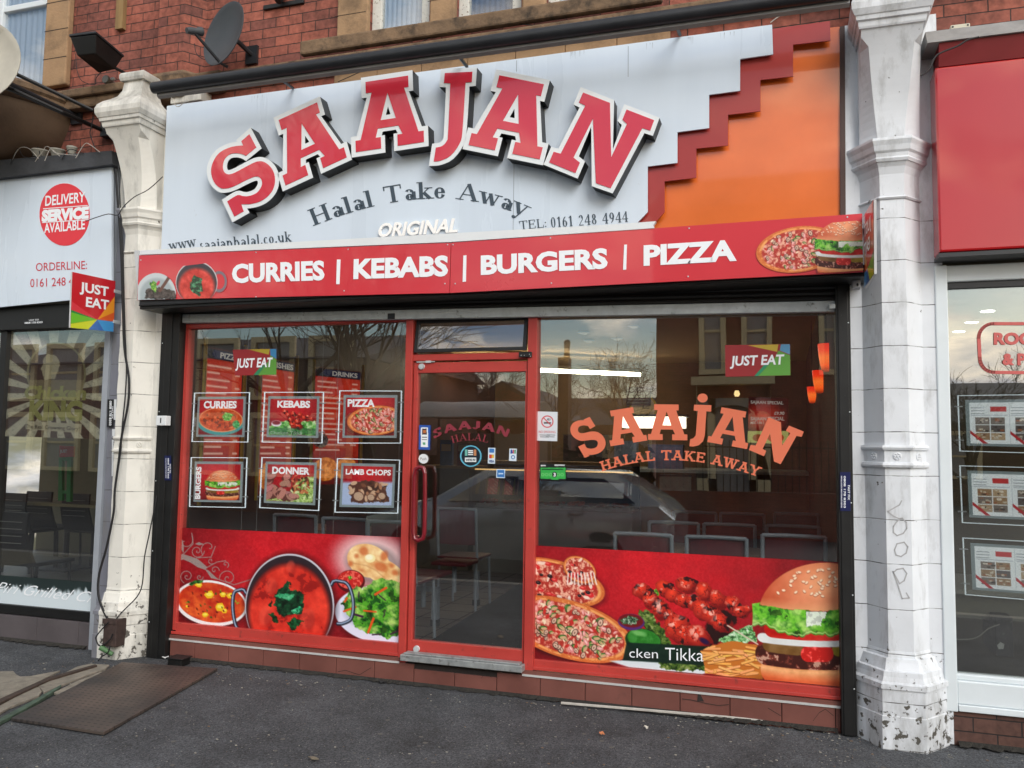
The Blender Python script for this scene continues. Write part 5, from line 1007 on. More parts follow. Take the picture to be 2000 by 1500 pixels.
def c_keb(p, pic):
    edge(p, pic); o = bil(pic, 0, 0); f = lambda x, y: bil(pic, x, y)
    leafy(p, p.poly([f(0, .75), f(.2, .65), f(.35, .6), f(.7, .62), f(1, .6), f(1, 1), f(0, 1)], 1.2, 3, 6), 5, 6, ((40, 110, 40), (110, 190, 80), (226, 240, 200))); p.fill(p.ell(*f(.15, .68), 10, 6, 0), (230, 220, 230)); p.fill(p.ell(*f(.15, .66), 8, 4, 0), (130, 24, 40))
    for i, (u, v, r_) in enumerate(((.32, .36, 6), (.4, .45, 6), (.5, .42, 6), (.58, .5, 6), (.66, .44, 6), (.74, .52, 6), (.82, .5, 6), (.9, .55, 5), (.45, .58, 7), (.52, .72, 9), (.63, .76, 8), (.6, .62, 7))): lump(p, *f(u, v), r_, 40, i)
    p.fill(p.poly([f(0, .8), f(1, .8), f(1, .98), f(0, .98)], 2)*.45, (40, 90, 70))
def c_piz(p, pic): edge(p, pic); pizza(p, *bil(pic, .62, .6), 56, 29, -4, 5, 100, .7)
def c_bur(p, pic): edge(p, pic); burger(p, *bil(pic, .6, .55), 33, 2)
def c_don(p, pic):
    edge(p, pic); f = lambda x, y: bil(pic, x, y)
    leafy(p, p.poly([f(0, .8), f(.5, .7), f(.7, .35), f(1, .3), f(1, 1), f(0, 1)], 1.2, 3, 6), 5, 6, ((110, 150, 60), (180, 210, 120), (240, 246, 210)))
    rr = random.Random(3)
    for k in range(26): u, v = rr.uniform(.02, .62), rr.uniform(.3, .92); blob(p, *f(u, v), rr.uniform(7, 13), rr.uniform(4, 7), rr.uniform(-60, 60), (96, 50, 46)); blob(p, *f(u, v-.015), rr.uniform(7, 12), rr.uniform(4, 6), rr.uniform(-60, 60), (rr.randint(170, 196), rr.randint(112, 132), rr.randint(106, 124)))
    for k in range(46): u, v = rr.uniform(.55, .92), rr.uniform(.28, .75); blob(p, *f(u, v), rr.uniform(2, 5), rr.uniform(1, 2.4), rr.uniform(0, 180), rr.choice([(120, 50, 30), (190, 96, 60), (70, 30, 24), (210, 130, 90)]))
def c_lam(p, pic):
    edge(p, pic); f = lambda x, y: bil(pic, x, y); p.fill(sm((bil(pic, 0, .42)[1]-p.y), 6), (170, 186, 220)); rr = random.Random(6)
    p.fill(p.poly([f(.12, .5), f(.3, .4), f(.6, .36), f(.85, .55), f(.98, .9), f(.2, .95)], 1.2, 4, 6), (84, 50, 40))
    for k in range(34): u, v = rr.uniform(.15, .9), rr.uniform(.42, .92); blob(p, *f(u, v), rr.uniform(3, 7), rr.uniform(2, 4), rr.uniform(0, 180), rr.choice([(120, 76, 56), (60, 36, 30), (170, 120, 90), (206, 170, 140)]))
    for u, v, r_ in ((.33, .78, 11), (.58, .8, 8), (.8, .76, 8)): blob(p, *f(u, v), r_, r_*.9, 20, (96, 56, 44)); blob(p, *f(u, v), r_*.85, r_*.75, 20, (190, 160, 136))
YP = .05
pocket([(379, 767), (487.5, 766), (484, 864), (374, 863)], YP, 'lit picture pocket reading CURRIES, top left of the hanging six', c_cur, 'CURRIES', (.185, .17, .775, .31))
def kx(t, q, Y): text('Chicken Tikka', bil(q, .14, .84), bil(q, .66, .84), bil(q, .14, .76), Y-.009, mTXTW, parent=t, bold=-.01)
pocket([(516, 765.5), (632, 765.5), (629, 866), (511, 864)], YP, 'lit picture pocket reading KEBABS with Chicken Tikka, top middle of the hanging six', c_keb, 'KEBABS', (.23, .17, .78, .30), extra=kx)
pocket([(662.5, 762.5), (784.5, 763), (782.5, 866), (659, 866)], YP, 'lit picture pocket reading PIZZA with a whole pizza, top right of the hanging six', c_piz, 'PIZZA', (.14, .165, .575, .3))
def bx_(t, q, Y): text('BURGERS', bil(q, .19, .84), bil(q, .19, .19), bil(q, .10, .84), Y-.009, M('lit_white_lettering', emit=.3), parent=t, bold=.045)
pocket([(372.5, 893), (482.5, 893.5), (479, 992), (369, 990)], YP, 'lit picture pocket with upright word BURGERS, bottom left of the hanging six', c_bur, extra=bx_)
pocket([(510.5, 893), (627, 895), (622.5, 998), (506, 992)], YP, 'lit picture pocket reading DONNER with sliced meat, bottom middle of the hanging six', c_don, 'DONNER', (.19, .18, .82, .31))
pocket([(658, 895), (781, 898), (777, 1003), (653, 1001)], YP, 'lit picture pocket reading LAMB CHOPS, bottom right of the hanging six', c_lam, 'LAMB CHOPS', (.15, .19, .865, .29), bold=.035)
wr = MB()
for x in (374, 483, 512, 630, 660, 783): a, c = P(x+1, 700, YP+.002), P(x, 1010, YP+.002); wr.tube([Vector((a.x, a.y, 2.3)), Vector((a.x, a.y, .3))], .0011, 4)
tag(wr.build('hanging_wires', M('steel_wire', (150, 150, 150), .4, nz=None)), 'thin steel wires that carry the picture pockets behind the left window', 'wires')
# ================================================================== lettering on the glass
mOL = M('orange_vinyl', (222, 116, 84), .45, nz=None)
wl_ = thing('window_lettering', 'arched orange SAAJAN HALAL TAKE AWAY letters stuck on the right window glass', 'lettering', P(1330, 930, -.003))
def Zs(pts, o, s): return [(o[0]+x/s, o[1]+y/s) for x, y in pts]
Sw = Zs(smooth_closed([(430, 452), (520, 600), (435, 650), (405, 600), (330, 590), (260, 610), (238, 665), (265, 710), (340, 715), (450, 690), (560, 700), (650, 770), (690, 870), (670, 960), (600, 1030), (500, 1065), (402, 1068), (432, 1085), (350, 1118), (245, 935), (345, 890), (375, 950), (440, 970), (530, 950), (565, 890), (545, 840), (480, 825), (380, 835), (280, 840), (180, 790), (125, 710), (120, 620), (170, 545), (260, 510), (335, 507), (340, 492)], 4, (0, 1, 2, 3, 16, 17, 18, 19, 20, 21, 34, 35)), (1100, 760), 8.333)
jw = Zs([(120, 310), (380, 318), (375, 415), (305, 410), (280, 780), (255, 860), (190, 920), (110, 940), (50, 935), (62, 830), (110, 815), (145, 770), (175, 405), (115, 400)], (1340, 750), 7.692)
Nw = Zs([(1240, 500), (1425, 575), (1445, 920), (1565, 740), (1500, 700), (1545, 625), (1770, 715), (1735, 795), (1660, 780), (1420, 1205), (1320, 1165), (1262, 740), (1150, 975), (1205, 1005), (1170, 1085), (945, 990), (970, 915), (1045, 925)], (1340, 750), 7.692)
YW = -.006
for pts, h in ((Sw, None), (aff(AG, (1192.6, 871.6), (1264.4, 860.2), (1214.6, 798.6)), aff(AH, (1192.6, 871.6), (1264.4, 860.2), (1214.6, 798.6))), (aff(AG, (1266, 859), (1342.5, 860), (1302.3, 789.8)), aff(AH, (1266, 859), (1342.5, 860), (1302.3, 789.8))), (aff(AG, (1381.3, 863.1), (1459, 877.1), (1434.5, 799.8)), aff(AH, (1381.3, 863.1), (1459, 877.1), (1434.5, 799.8))), (Nw, None)):
    MB().px(pts, YW, .0015, [h] if h else []).build('letter', mOL, wl_)
jm_ = MB().px(jw, YW, .0015).px(arcp(1372.3, 777.3, 9.8, 8.8, 0, 360, 24)[:-1], YW, .0015); jm_.build('letter', mOL, wl_)
arctext('HALAL TAKE AWAY', [(1176, 921), (1322, 899), (1482, 932)], 19.5, YW, mOL, parent=wl_, T=.19, t=.14, sw=.4, st=.14, gap=.04)
dl = thing('door_lettering', 'faded red arched SAAJAN HALAL words on the door glass', 'lettering', P(920, 880, -.01))
mDL = M('faded_red_vinyl', (134, 44, 58), .5, nz=None)
arctext('SAAJAN', [(848, 857), (918, 838), (993, 855)], 16, -.012, mDL, parent=dl, T=.26, t=.2, sw=.1, st=.08)
arctext('HALAL', [(883, 866), (918, 860), (953, 865)], 14, -.012, mDL, parent=dl, T=.15, t=.05, sw=.36, st=.05)
# stickers
def sticker(q, Y, label, paint, cat='sticker', step=.6, keep=None, name='sticker'):
    p = Print(q, Y, step); paint(p); return tag(p.build(name, None, .4, .2, keep=keep(p) if keep else None), label, cat)
def rects(p, *rs):
    for x0, y0, x1, y1, c in rs: p.fill(((p.x >= x0) & (p.x <= x1) & (p.y >= y0) & (p.y <= y1)).astype(float), c)
def s_blue(p): p.c[:] = (40, 84, 170); rects(p, (822, 835, 836, 873, (232, 236, 240)), (824.5, 837, 833.5, 849, (60, 40, 50)), (826, 840, 832, 846, (190, 110, 60)), (824, 853, 834, 855, (60, 60, 70)), (824, 858, 834, 859, (60, 60, 70)), (826, 864, 831, 869, (90, 160, 120)))
sticker([(818.7, 830), (840.8, 830.6), (839.6, 878.6), (817.6, 878)], -.012, 'blue bordered upright card notice on the door above the round push disc', s_blue)
def rnd(cx, cy, r): return lambda p: p.ell(cx, cy, r, r, 0, .6)
def s_push(p): p.c[:] = (226, 230, 232)
st = sticker([(817.5, 885.5), (837, 885.5), (837, 906), (817.5, 906)], -.012, 'round pale disc with the word Push over the door handle', s_push, keep=rnd(827, 896, 9.4)); text('Push', (821, 898.5), (833, 898.5), (821, 893), -.0135, M('grey_print', (120, 120, 124)), parent=st)
def s_guide(p):
    p.c[:] = (96, 178, 204); p.fill(p.ell(919.6, 890.8, 18.2, 18.6, 0, .8), (20, 34, 46)); rects(p, (908, 878, 913, 890, (110, 180, 170)), (925, 878, 930, 890, (190, 130, 90)), (914, 879, 924, 881.5, (230, 236, 238)), (914, 883, 924, 885, (230, 236, 238)), (914, 887, 924, 889, (230, 236, 238)), (908, 894, 930, 902, (230, 236, 238)))
st = sticker([(898, 869), (941, 869), (941, 913), (898, 913)], -.012, 'round light blue ringed food guide badge in the middle of the door', s_guide, keep=rnd(919.6, 890.8, 21)); text("WE'RE IN!", (909.5, 900.5), (928.5, 900), (909.5, 896), -.0135, M('dark_print', (24, 34, 50)), parent=st, bold=.03)
def s_c1(p): p.c[:] = (206, 222, 232); rects(p, (955.5, 876, 965, 884, (60, 120, 190)), (955.5, 888, 960.5, 895, (200, 60, 50)), (960.5, 888, 965, 895, (220, 180, 60)))
st = sticker([(953.6, 874.4), (967.6, 874.8), (966.6, 905.8), (952.8, 905.2)], -.012, 'narrow payment card sticker just right of the round badge', s_c1); text('VISA', (955, 903), (965, 903), (955, 898.5), -.0135, M('card_navy', (40, 60, 130)), parent=st, bold=.04)
def s_c2(p): p.c[:] = (214, 226, 236); rects(p, (997, 878.5, 1001, 886, (50, 80, 160)), (1001.3, 878.5, 1004, 886, (190, 50, 60)), (1004.4, 878.5, 1007.5, 886, (60, 140, 90))); p.fill(sm(np.abs(np.hypot(p.x-1002, p.y-893)-3.2)-.8, .8), (60, 110, 170))
sticker([(995, 876), (1009.4, 876.4), (1008.4, 900.6), (994, 900)], -.012, 'small payment card sticker near the right edge of the door glass', s_c2)
def s_c3(p): p.c[:] = (206, 222, 232); rects(p, (971, 918, 985.2, 932, (50, 116, 186)), (973.5, 923.5, 983, 926.5, (190, 214, 236)))
sticker([(969.8, 916.2), (986.8, 916.6), (986, 933.8), (969, 933.2)], -.012, 'square blue payment card sticker below the other card stickers', s_c3)
def s_ns(p):
    p.c[:] = (216, 222, 228); r = np.hypot((p.x-1069), (p.y-823.5)); p.fill(sm(np.abs(p.y-826)-1.4, .8)*(np.abs(p.x-1069) < 7), (40, 40, 46)); p.fill(p.ell(1072, 819, 3.4, 2.2, 0), (90, 90, 96)); p.fill(p.ell(1073, 818.6, 2, 1.1, 0), (216, 222, 228))
    p.fill(sm(np.abs(r-11)-1.0, .8), (204, 60, 70)); p.fill(sm(np.abs((p.x-1069)-(p.y-823.5))/1.414-.9, .8)*(r < 11), (204, 60, 70)); rects(p, (1053.5, 849, 1084.5, 850.4, (60, 60, 66)), (1055, 852.6, 1083, 854, (60, 60, 66)))
st = sticker([(1050, 803.6), (1089, 804.6), (1088.2, 861.8), (1049, 860.6)], -.006, 'white no smoking notice with red ring at the left edge of the right window', s_ns, 'notice'); text('NO SMOKING', (1052.5, 845.4), (1085, 846), (1052.5, 840.6), -.0075, M('pale_red_print', (206, 90, 96)), parent=st)
def s_hy(p):
    p.c[:] = (24, 28, 28); rects(p, (1056, 913.5, 1104.6, 935, (52, 170, 74)), (1076.5, 932, 1091, 937, (52, 170, 74)), (1058, 915.5, 1100, 918, (20, 66, 40)), (1056, 908, 1066, 910.6, (200, 206, 206)), (1083, 907, 1103, 910, (190, 196, 196)))
    for k in range(6): x = 1060+k*7.6; p.fill(sm(np.abs(np.hypot(p.x-x, p.y-927)-2.6)-.5, .8), (130, 210, 130))
    p.fill(p.ell(1083, 927, 4.6, 5, 0), (14, 20, 18))
st = sticker([(1054, 905.5), (1104.8, 907.5), (1106, 938.8), (1055, 936.8)], -.006, 'green and black food hygiene rating sticker showing 3, low on the right window', s_hy); text('3', (1081, 930.4), (1085.4, 930.4), (1081, 923.4), -.0075, mTXTW, parent=st, bold=.03)
def mosaic(p, q, mid=(.5, .66)):
    f = lambda u, v: bil(q, u, v); p.c[:] = (196, 30, 40)
    for pts, c in (((mid, (1, .30), (1, .62)), (232, 150, 40)), ((mid, (1, .62), (1, .8)), (214, 90, 40)), ((mid, (1, .8), (1, 1.05), (.8, 1.05)), (70, 150, 210)), ((mid, (.8, 1.05), (.35, 1.05)), (60, 110, 180)), ((mid, (.35, 1.05), (0, 1.05), (0, .93)), (206, 214, 50)), ((mid, (0, .93), (0, .72)), (110, 190, 50)), ((mid, (0, .72), (0, .68)), (30, 140, 70)), ((mid, (0, .68), (0, .52)), (214, 60, 70))): p.fill(p.poly([f(*a) for a in pts], .8), c)
# transparent delivery stickers on the windows
def wst(q, label, pts):
    p = Print(q, -.006, .8); p.c[:] = (150, 40, 44)
    for a, c in pts: p.fill(p.poly([bil(q, *k) for k in a], 1), c)
    return tag(p.build('sticker', None, .4, .2), label, 'sticker')
q = [(454.5, 683), (540, 681), (540, 732), (459, 733.5)]
st = wst(q, 'red, yellow, blue and green JUST EAT sticker at the top of the left window', (([(.35, 0), (.85, 0), (.82, .22)], (176, 156, 48)), ([(.85, 0), (1, 0), (1, .4), (.86, .25)], (60, 130, 180)), ([(.86, .25), (1, .42), (1, 1), (.55, 1), (.8, .5)], (92, 150, 60)), ([(.55, 1), (.8, .5), (.6, .72), (.44, 1)], (40, 130, 90))))
text('JUST EAT', (460, 718), (531, 716), (462, 700), -.0075, mTXTW, parent=st, bold=.03)
q = [(1416, 674), (1543, 672), (1544, 733), (1417, 736)]
st = wst(q, 'red, yellow, blue and green JUST EAT sticker at the top right of the right window', (([(.35, .02), (.82, 0), (.8, .24)], (196, 170, 60)), ([(.86, 0), (1, 0), (1, .34), (.84, .2)], (90, 150, 190)), ([(.82, .2), (1, .36), (1, 1), (.5, 1), (.76, .45)], (96, 160, 66)), ([(.5, 1), (.76, .45), (.62, .6), (.44, 1)], (40, 140, 100))))
text('JUST EAT', (1426, 714), (1530, 711), (1428, 695), -.0075, mTXTW, parent=st, bold=.03)
# ================================================================== projecting signs
def proj(pts, Xc, label, words, mirror=False):
    w = [PX(x, y, Xc) for x, y in pts]; t = thing('projecting_sign', label, 'projecting sign', (Xc, w[1].y, w[2].z))
    m = MB(); m.prismv([[w[0], w[1], w[2], w[3]]], (-.012, 0, 0)) if not mirror else m.prismv([w], (.012, 0, 0)); m.build('sign_board', M('sign_core', (200, 200, 200), .4), t)
    e = -.002 if mirror else .002
    ww = [a+Vector((e, 0, 0)) for a in w]; pr = Print([(0, 0), (90, 0), (90, 118), (0, 118)], 0, .9, world=ww); mosaic(pr, [(0, 0), (90, 0), (90, 118), (0, 118)], (.6, .80)); pr.build('printed_face', t, .3, .4)
    def at(u, v): return ww[0]*(1-u)*(1-v)+ww[1]*u*(1-v)+ww[2]*u*v+ww[3]*(1-u)*v+Vector((e, 0, 0))
    for wd, u0, u1, v0, v1 in words: text(wd, None, None, None, 0, mTXTW, parent=t, bold=.03, world=(at(u0, v1), at(u1, v1), at(u0, v0)))
    br = MB(); a = (ww[1]+ww[2])/2
    for v in (.2, .8): c = ww[1]*(1-v)+ww[2]*v; br.box(c.x-.006, c.x+.006, c.y-.01, c.y+.13, c.z-.012, c.z+.012)
    br.build('wall_bracket', mALU, t)
    return t
proj([(141, 531), (225, 549), (221.5, 648), (137, 640)], -4.75, 'red projecting JUST EAT sign with rainbow lower edge beside the left pilaster', (('JUST', .17, .84, .145, .32), ('EAT', .32, .86, .40, .58)))
proj([(1706.5, 390), (1686, 424), (1688, 563), (1707.5, 535)], .422, 'narrow edge-on projecting JUST EAT sign in front of the right pilaster', (('JUST', .17, .84, .145, .32), ('EAT', .32, .86, .40, .58)), True)
# ================================================================== chicken shop glass
cx, cy = 105, 768; q = [(-60, 620), (216, 655), (212, 858), (-60, 850)]
p = Print(q, .010, 1.1); an = np.arctan2(p.y-cy, p.x-cx); r = np.hypot(p.x-cx, p.y-cy); st_ = np.sin(an*19); sc_ = fbm(p.x, p.y, 5, 3)
p.c[:] = (188, 184, 164); p.fill(sm(st_*r*.06, 1.5), (80, 58, 50)); p.shade((sc_ > .62).astype(float), .86)
p.fill(p.ell(110, 730, 58, 62, 0), (136, 130, 96)); p.fill(p.ell(110, 730, 54, 58, 0), (70, 48, 44)); p.fill(p.ell(110, 735, 54, 58, 0)*(p.y > 742)*(r < 66), (120, 108, 84)); p.fill(p.poly([(84, 700), (94, 690), (112, 696), (118, 712), (108, 740), (86, 742), (80, 722)], 1.5, 3), (166, 158, 132)); p.fill(p.poly([(50, 822), (160, 828), (158, 846), (50, 838)], 1.5), (176, 170, 148))
st = tag(p.build('window_decal', None, .5, 0), 'brown and cream sunburst decal on the chicken shop window', 'window decal')
text('Chicken', (46, 778), (167, 780), (50, 752), .007, M('olive_lettering', (150, 150, 90)), parent=st, bold=.05); text('KING', (56, 818), (160, 820), (58, 782), .007, M('olive_lettering'), parent=st, bold=.06); text('The Real Crowning Glory!', (50, 836), (155, 841), (50, 828), .007, M('dark_brown_lettering', (60, 46, 40)), parent=st, bold=.0, shear=0)
p = Print([(-300, 1100), (190, 1138), (188, 1199), (-300, 1150)], -.004, 1.2); yy = 1127+(p.x)*.06; v = (p.y-yy)/54; fl = fbm(p.x, p.y*.25, 7, 4); k = np.clip((v-.16-.5*(fl-.3))*6, 0, 1)[..., None]; p.c = np.array([34, 46, 46])*(1-k)+np.array([206, 218, 224])*k
st = tag(p.build('window_strip', None, .4, .1), 'black and white flame strip reading Piri Piri Grilled along the chicken shop window foot', 'window decal')
text('Piri Piri Grilled Chicken', (-62, 1150), (262, 1187), (-56, 1128), -.0065, mTXTW, parent=st, bold=-.008, shear=.45)
# ================================================================== letting agent displays
def pap(seed):
    def f(p, pic):
        rr = random.Random(seed); p.c[:] = (236, 242, 248); g = lambda u, v: bil(pic, u, v)
        for k in range(2):
            o = .02+k*.5
            def R(u0, v0, u1, v1, c): p.fill(p.poly([g(o+u0*.48, v0), g(o+u1*.48, v0), g(o+u1*.48, v1), g(o+u0*.48, v1)], 1), c)
            R(.5, .1, .92, .22, (196, 46, 50))
            for j in range(3): R(.0, .12+j*.07, .34, .135+j*.07, (130, 136, 146))
            R(0, .3, .95, .315, (170, 176, 186))
            for a in range(2):
                for b_ in range(3):
                    u0, v0 = .1+a*.4, .36+b_*.19; base = rr.choice([(150, 120, 90), (120, 110, 104), (176, 150, 120), (90, 84, 84)]); R(u0, v0, u0+.37, v0+.17, base)
                    for z in range(5): uu, vv = u0+rr.uniform(0, .28), v0+rr.uniform(.02, .12); R(uu, vv, uu+rr.uniform(.05, .12), vv+rr.uniform(.02, .05), rr.choice([(220, 210, 196), (60, 50, 46), (150, 90, 60), (196, 186, 170)]))
            p.fill(p.poly([g(o-.02, .68), g(o-.02, .76), g(o+.14, 1.0), g(o+.20, 1.0)], 1), (186, 30, 44))
        p.fill(p.poly([g(.497, 0), g(.503, 0), g(.503, 1), g(.497, 1)], 1), (180, 188, 196))
    return f
for i, (q, lb) in enumerate((([(1870, 772), (2070, 769), (2074, 887), (1874, 881.5)], 'top lit property display pocket in the letting agent window'), ([(1874, 909), (2074, 914), (2079, 1031), (1879, 1021.5)], 'middle lit property display pocket in the letting agent window'), ([(1880, 1050), (2080, 1061), (2086, 1179), (1885, 1162)], 'bottom lit property display pocket in the letting agent window'))):
    pocket(q, .05, lb, pap(i+1), grp='property display pockets in the letting agent window', clips=(.2, .8))
rl = MB(); R0 = [(2100, 632)]+[(1940, 632)]+arcp(1940, 660, 28, 28, 270, 180, 8)+arcp(1942, 699, 28, 28, 180, 90, 8)+[(2100, 729)]
for i in range(len(R0)-1):
    a, b_ = P(*R0[i], -.006), P(*R0[i+1], -.006); d = (b_-a)
    if d.length < 1e-5: continue
    d.normalize(); n_ = Vector((-d.z, 0, d.x))*.0085; rl.quad(a-n_-d*.003, b_-n_+d*.003, b_+n_+d*.003, a+n_-d*.003)
mRV = M('translucent_red_vinyl', (196, 92, 88), .5, nz=None)
st = tag(rl.build('window_lettering', mRV, None, recalc=False), 'red rounded outline with ROO and & P lettering on the letting agent glass', 'lettering')
text('ROOMS', (1941, 671.5), (2066, 672), (1941, 649.5), -.008, mRV, parent=st, bold=.05); text('& P', (1958, 711.5), (2004, 712), (1958, 690), -.008, mRV, parent=st, bold=.05)
# ================================================================== inside the takeaway
FZ = .12
mFLR = M('floor_tiles', (112, 104, 94), .35, nz=(3, .12)); mWALLI = M('tan_wall', (118, 94, 64), .8, nz=(2, .08)); mCEIL = M('cream_ceiling', (190, 162, 118), .85, nz=(2, .05)); mWOOD = M('dark_brown_panel', (74, 44, 34), .5, nz=(6, .25), streak=True)
struct(MB().box(-4.6, .45, .06, 8.4, -.1, FZ).build('floor', mFLR))
fl = MB()
for i in range(1, 14): fl.box(-4.2, .3, .06+i*.33, .066+i*.33, FZ+.0005, FZ+.0025)
for i in range(15): fl.box(-4.2+i*.33, -4.194+i*.33, .06, 4.6, FZ+.0008, FZ+.003)
struct(fl.build('floor_joints', mGROUT))
struct(MB().box(-4.7, -4.2, .06, 8.4, -.1, 3.04).build('wall_left', mWOOD))
struct(MB().box(.30, .78, .06, 8.4, -.1, 3.04).build('wall_right', M('dark_red_wall', (70, 34, 28), .7, nz=(3, .15))))
struct(MB().box(-4.2, .30, 7.0, 7.2, -.1, 3.04).build('wall_back', mWALLI))
struct(MB().box(-4.2, .30, .06, 7.0, 2.78, 2.86).build('ceiling', mCEIL))
MBg = MB(); MBg.box(-4.19, .29, .06, .14, 2.42, 2.78); struct(MBg.build('window_head_beam', M('brown_beam', (80, 44, 34), .7)))
mat_ = MB(); a = [G(x, y, FZ) for x, y in ((878, 1218), (1060, 1110), (1060, 1262), (790, 1262))]
o_ = MB().quad(*[Vector((v.x, v.y, FZ+.006)) for v in [G(842, 1252, FZ), G(1032, 1130, FZ), G(1230, 1150, FZ), G(1200, 1300, FZ), G(820, 1275, FZ)]]).build('door_mat', M('black_ribbed_mat', (26, 26, 28), .95, nz=(60, .3)))
tag(o_, 'black rubber mat on the tiled floor just inside the door', 'mat')
# chairs
mMRN = M('maroon_laminate', (96, 30, 38), .35, nz=(5, .12)); mGRY = M('grey_painted_tube', (136, 146, 156), .4, nz=(20, .12))
def chair(name='cafe_chair'):
    t = thing(name, 'x', 'chair')
    MB().box(-.19, .19, -.02, .35, .43, .455).build('seat', mMRN, t, bevel=.01)
    b = MB(); n = 6
    for k in range(n):
        xa, xb = -.165+.33*k/n, -.165+.33*(k+1)/n; f = lambda x: -.015+.9*x*x-.02
        b.prismv([[Vector((xa, f(xa), .56)), Vector((xb, f(xb), .56)), Vector((xb, f(xb)-.02, .86)), Vector((xa, f(xa)-.02, .86))]], (0, .014, 0))
    b.build('backrest', mMRN, t)
    fr_ = MB()
    for s in (-1, 1): fr_.tube([(s*.18, 0, .43), (s*.18, -.03, .62), (s*.18, -.05, .872)], .0125, 8)
    fr_.tube([(-.18, -.05, .87), (-.06, -.058, .874), (.06, -.058, .874), (.18, -.05, .87)], .0125, 8); fr_.build('back_frame', mGRY, t, smooth=True)
    for s in (-1, 1):
        for yy in (.0, .33): MB().tube([(s*.17, yy, .43), (s*.18, yy+(.02 if yy else -.02), .0)], .0125, 8).build('leg', mGRY, t, smooth=True)
    MB().tube([(-.17, .16, .42), (.17, .16, .42)], .012, 6).build('seat_rail', mGRY, t)
    return t
c0 = chair(); used = False
def put(px, py, lab, ry=0., grp='maroon cafe chairs inside the takeaway', dz=0.):
    """backrest top centre seen at the photo point"""
    global used
    z = FZ+.874+dz; g = G(px, py, z) if py > 900 else None
    r = c0 if not used else copy_tree(c0); used = True
    gy = max(g.y+.05, .30); r.location = (P(px, py, gy).x, gy, FZ+dz); r.rotation_euler = (0, 0, ry); r['label'] = lab; r['group'] = grp; return r
put(1258, 1050, 'maroon chair with grey tube top rail, leftmost behind the right window print')
put(1400, 1056, 'maroon chair with grey tube top rail, second of the row nearest the right window')
put(1550, 1072, 'maroon chair nearest the right window, beside the black shutter rail', dz=.03)
put(1317, 1020, 'maroon chair in the second row behind the leftmost window chair')
put(1425, 1024, 'maroon chair in the second row behind the middle of the right window')
put(1548, 1027, 'maroon chair in the second row close to the right hand wall')
put(1358, 1000, 'maroon chair in the third row left of the brown table')
put(1450, 1003, 'maroon chair in the third row in the middle of the right window')
put(1555, 1003, 'maroon chair in the third row beneath the hanging orange lamps')
put(583, 1006, 'dark chair seen below the DONNER picture pocket')
put(680, 1013, 'dark chair seen below and left of the LAMB CHOPS picture pocket')
put(770, 1019, 'dark chair beside the red door post in the left window')
put(896, 993, 'maroon chair behind the door glass in front of the counter')
def table(x, y, w, d, lab):
    t = thing('cafe_table', lab, 'table', (x, y, FZ), 'brown cafe tables inside the takeaway')
    MB().box(x-w/2, x+w/2, y-d/2, y+d/2, FZ+.71, FZ+.74).build('tabletop', M('brown_table_laminate', (120, 92, 74), .35, nz=(8, .1)), t, bevel=.006)
    MB().tube([(x, y, FZ), (x, y, FZ+.71)], .03, 10).build('pedestal', mGRY, t); MB().box(x-.22, x+.22, y-.03, y+.03, FZ, FZ+.04).box(x-.03, x+.03, y-.22, y-.031, FZ, FZ+.04).box(x-.03, x+.03, y+.031, y+.22, FZ, FZ+.04).build('foot', mGRY, t)
    return t
for (px, py, w, lab) in ((1345, 1075, .6, 'brown table between the two nearest chairs in the right window'), (1480, 1085, .5, 'brown table beside the black rail behind the right window print'), (1400, 1036, .6, 'brown table between second and third chair rows'), (1530, 1040, .5, 'brown table by the right hand wall'), (640, 1035, .8, 'brown table behind the dark chairs in the left window')):
    g = G(px, py, FZ+.74); table(g.x, g.y+.2, w, .5, lab)
# bench frame with grey legs seen through the door
bf = thing('bench_frame', 'grey square tube seat frame with scuffed feet seen low through the door glass', 'seat frame', G(850, 1222, FZ))
g0 = G(850, 1222, FZ); g1 = G(930, 1182, FZ)
MB().box(g0.x-.025, g0.x+.025, g0.y-.025, g0.y+.025, FZ, FZ+.26).build('leg', mGRY, bf); MB().box(g1.x-.02, g1.x+.02, g1.y-.02, g1.y+.02, FZ, FZ+.3).build('leg', mGRY, bf)
MB().box(g0.x-.5, g0.x+.03, g0.y-.02, g0.y+.02, FZ+.261, FZ+.30).build('crossbar', mGRY, bf)
for (x, y, w) in ((828, 1118, .17), (888, 1096, .16)): q = G(x, y, .56); MB().box(q.x-w, q.x+w, q.y-.14, q.y+.16, .535, .565).build('seat', mMRN, bf, bevel=.01); MB().tube([(q.x, q.y, .30+FZ*0), (q.x, q.y, .534)], .02, 8).build('seat_post', mGRY, bf)
for g in (g0, g1): MB().box(g.x-.028, g.x+.028, g.y-.028, g.y+.028, FZ, FZ+.05).build('foot_cap', mBLACK, bf)
# counter with glass display
cy_ = 4.0; x0c, x1c = -3.25, -.4
ct = thing('serving_counter', 'long serving counter with a curved glass food display behind the door', 'counter', (-1.8, cy_, FZ))
MB().box(-4.1, P(918, 1000, cy_).x, cy_-.05, cy_+.6, FZ, 1.28).build('till_section', M('grey_counter_panel', (120, 112, 96), .5, nz=(3, .1)), ct, bevel=.01)
MB().box(-4.12, P(918, 1000, cy_).x+.02, cy_-.08, cy_+.62, 1.281, 1.31).build('till_top', M('beige_counter_top', (176, 150, 106), .4), ct, bevel=.005)
xa, xb = P(920, 1000, cy_).x+.03, P(1235, 1000, cy_).x
MB().box(xa, xb, cy_, cy_+.6, FZ, .84).build('display_base', M('white_counter_base', (150, 152, 150), .4, nz=(3, .08)), ct)
MB().box(xa, xb, cy_+.0, cy_+.5, 1.34, 1.38).build('top_shelf', M('wood_shelf', (186, 150, 92), .5, nz=(8, .15)), ct)
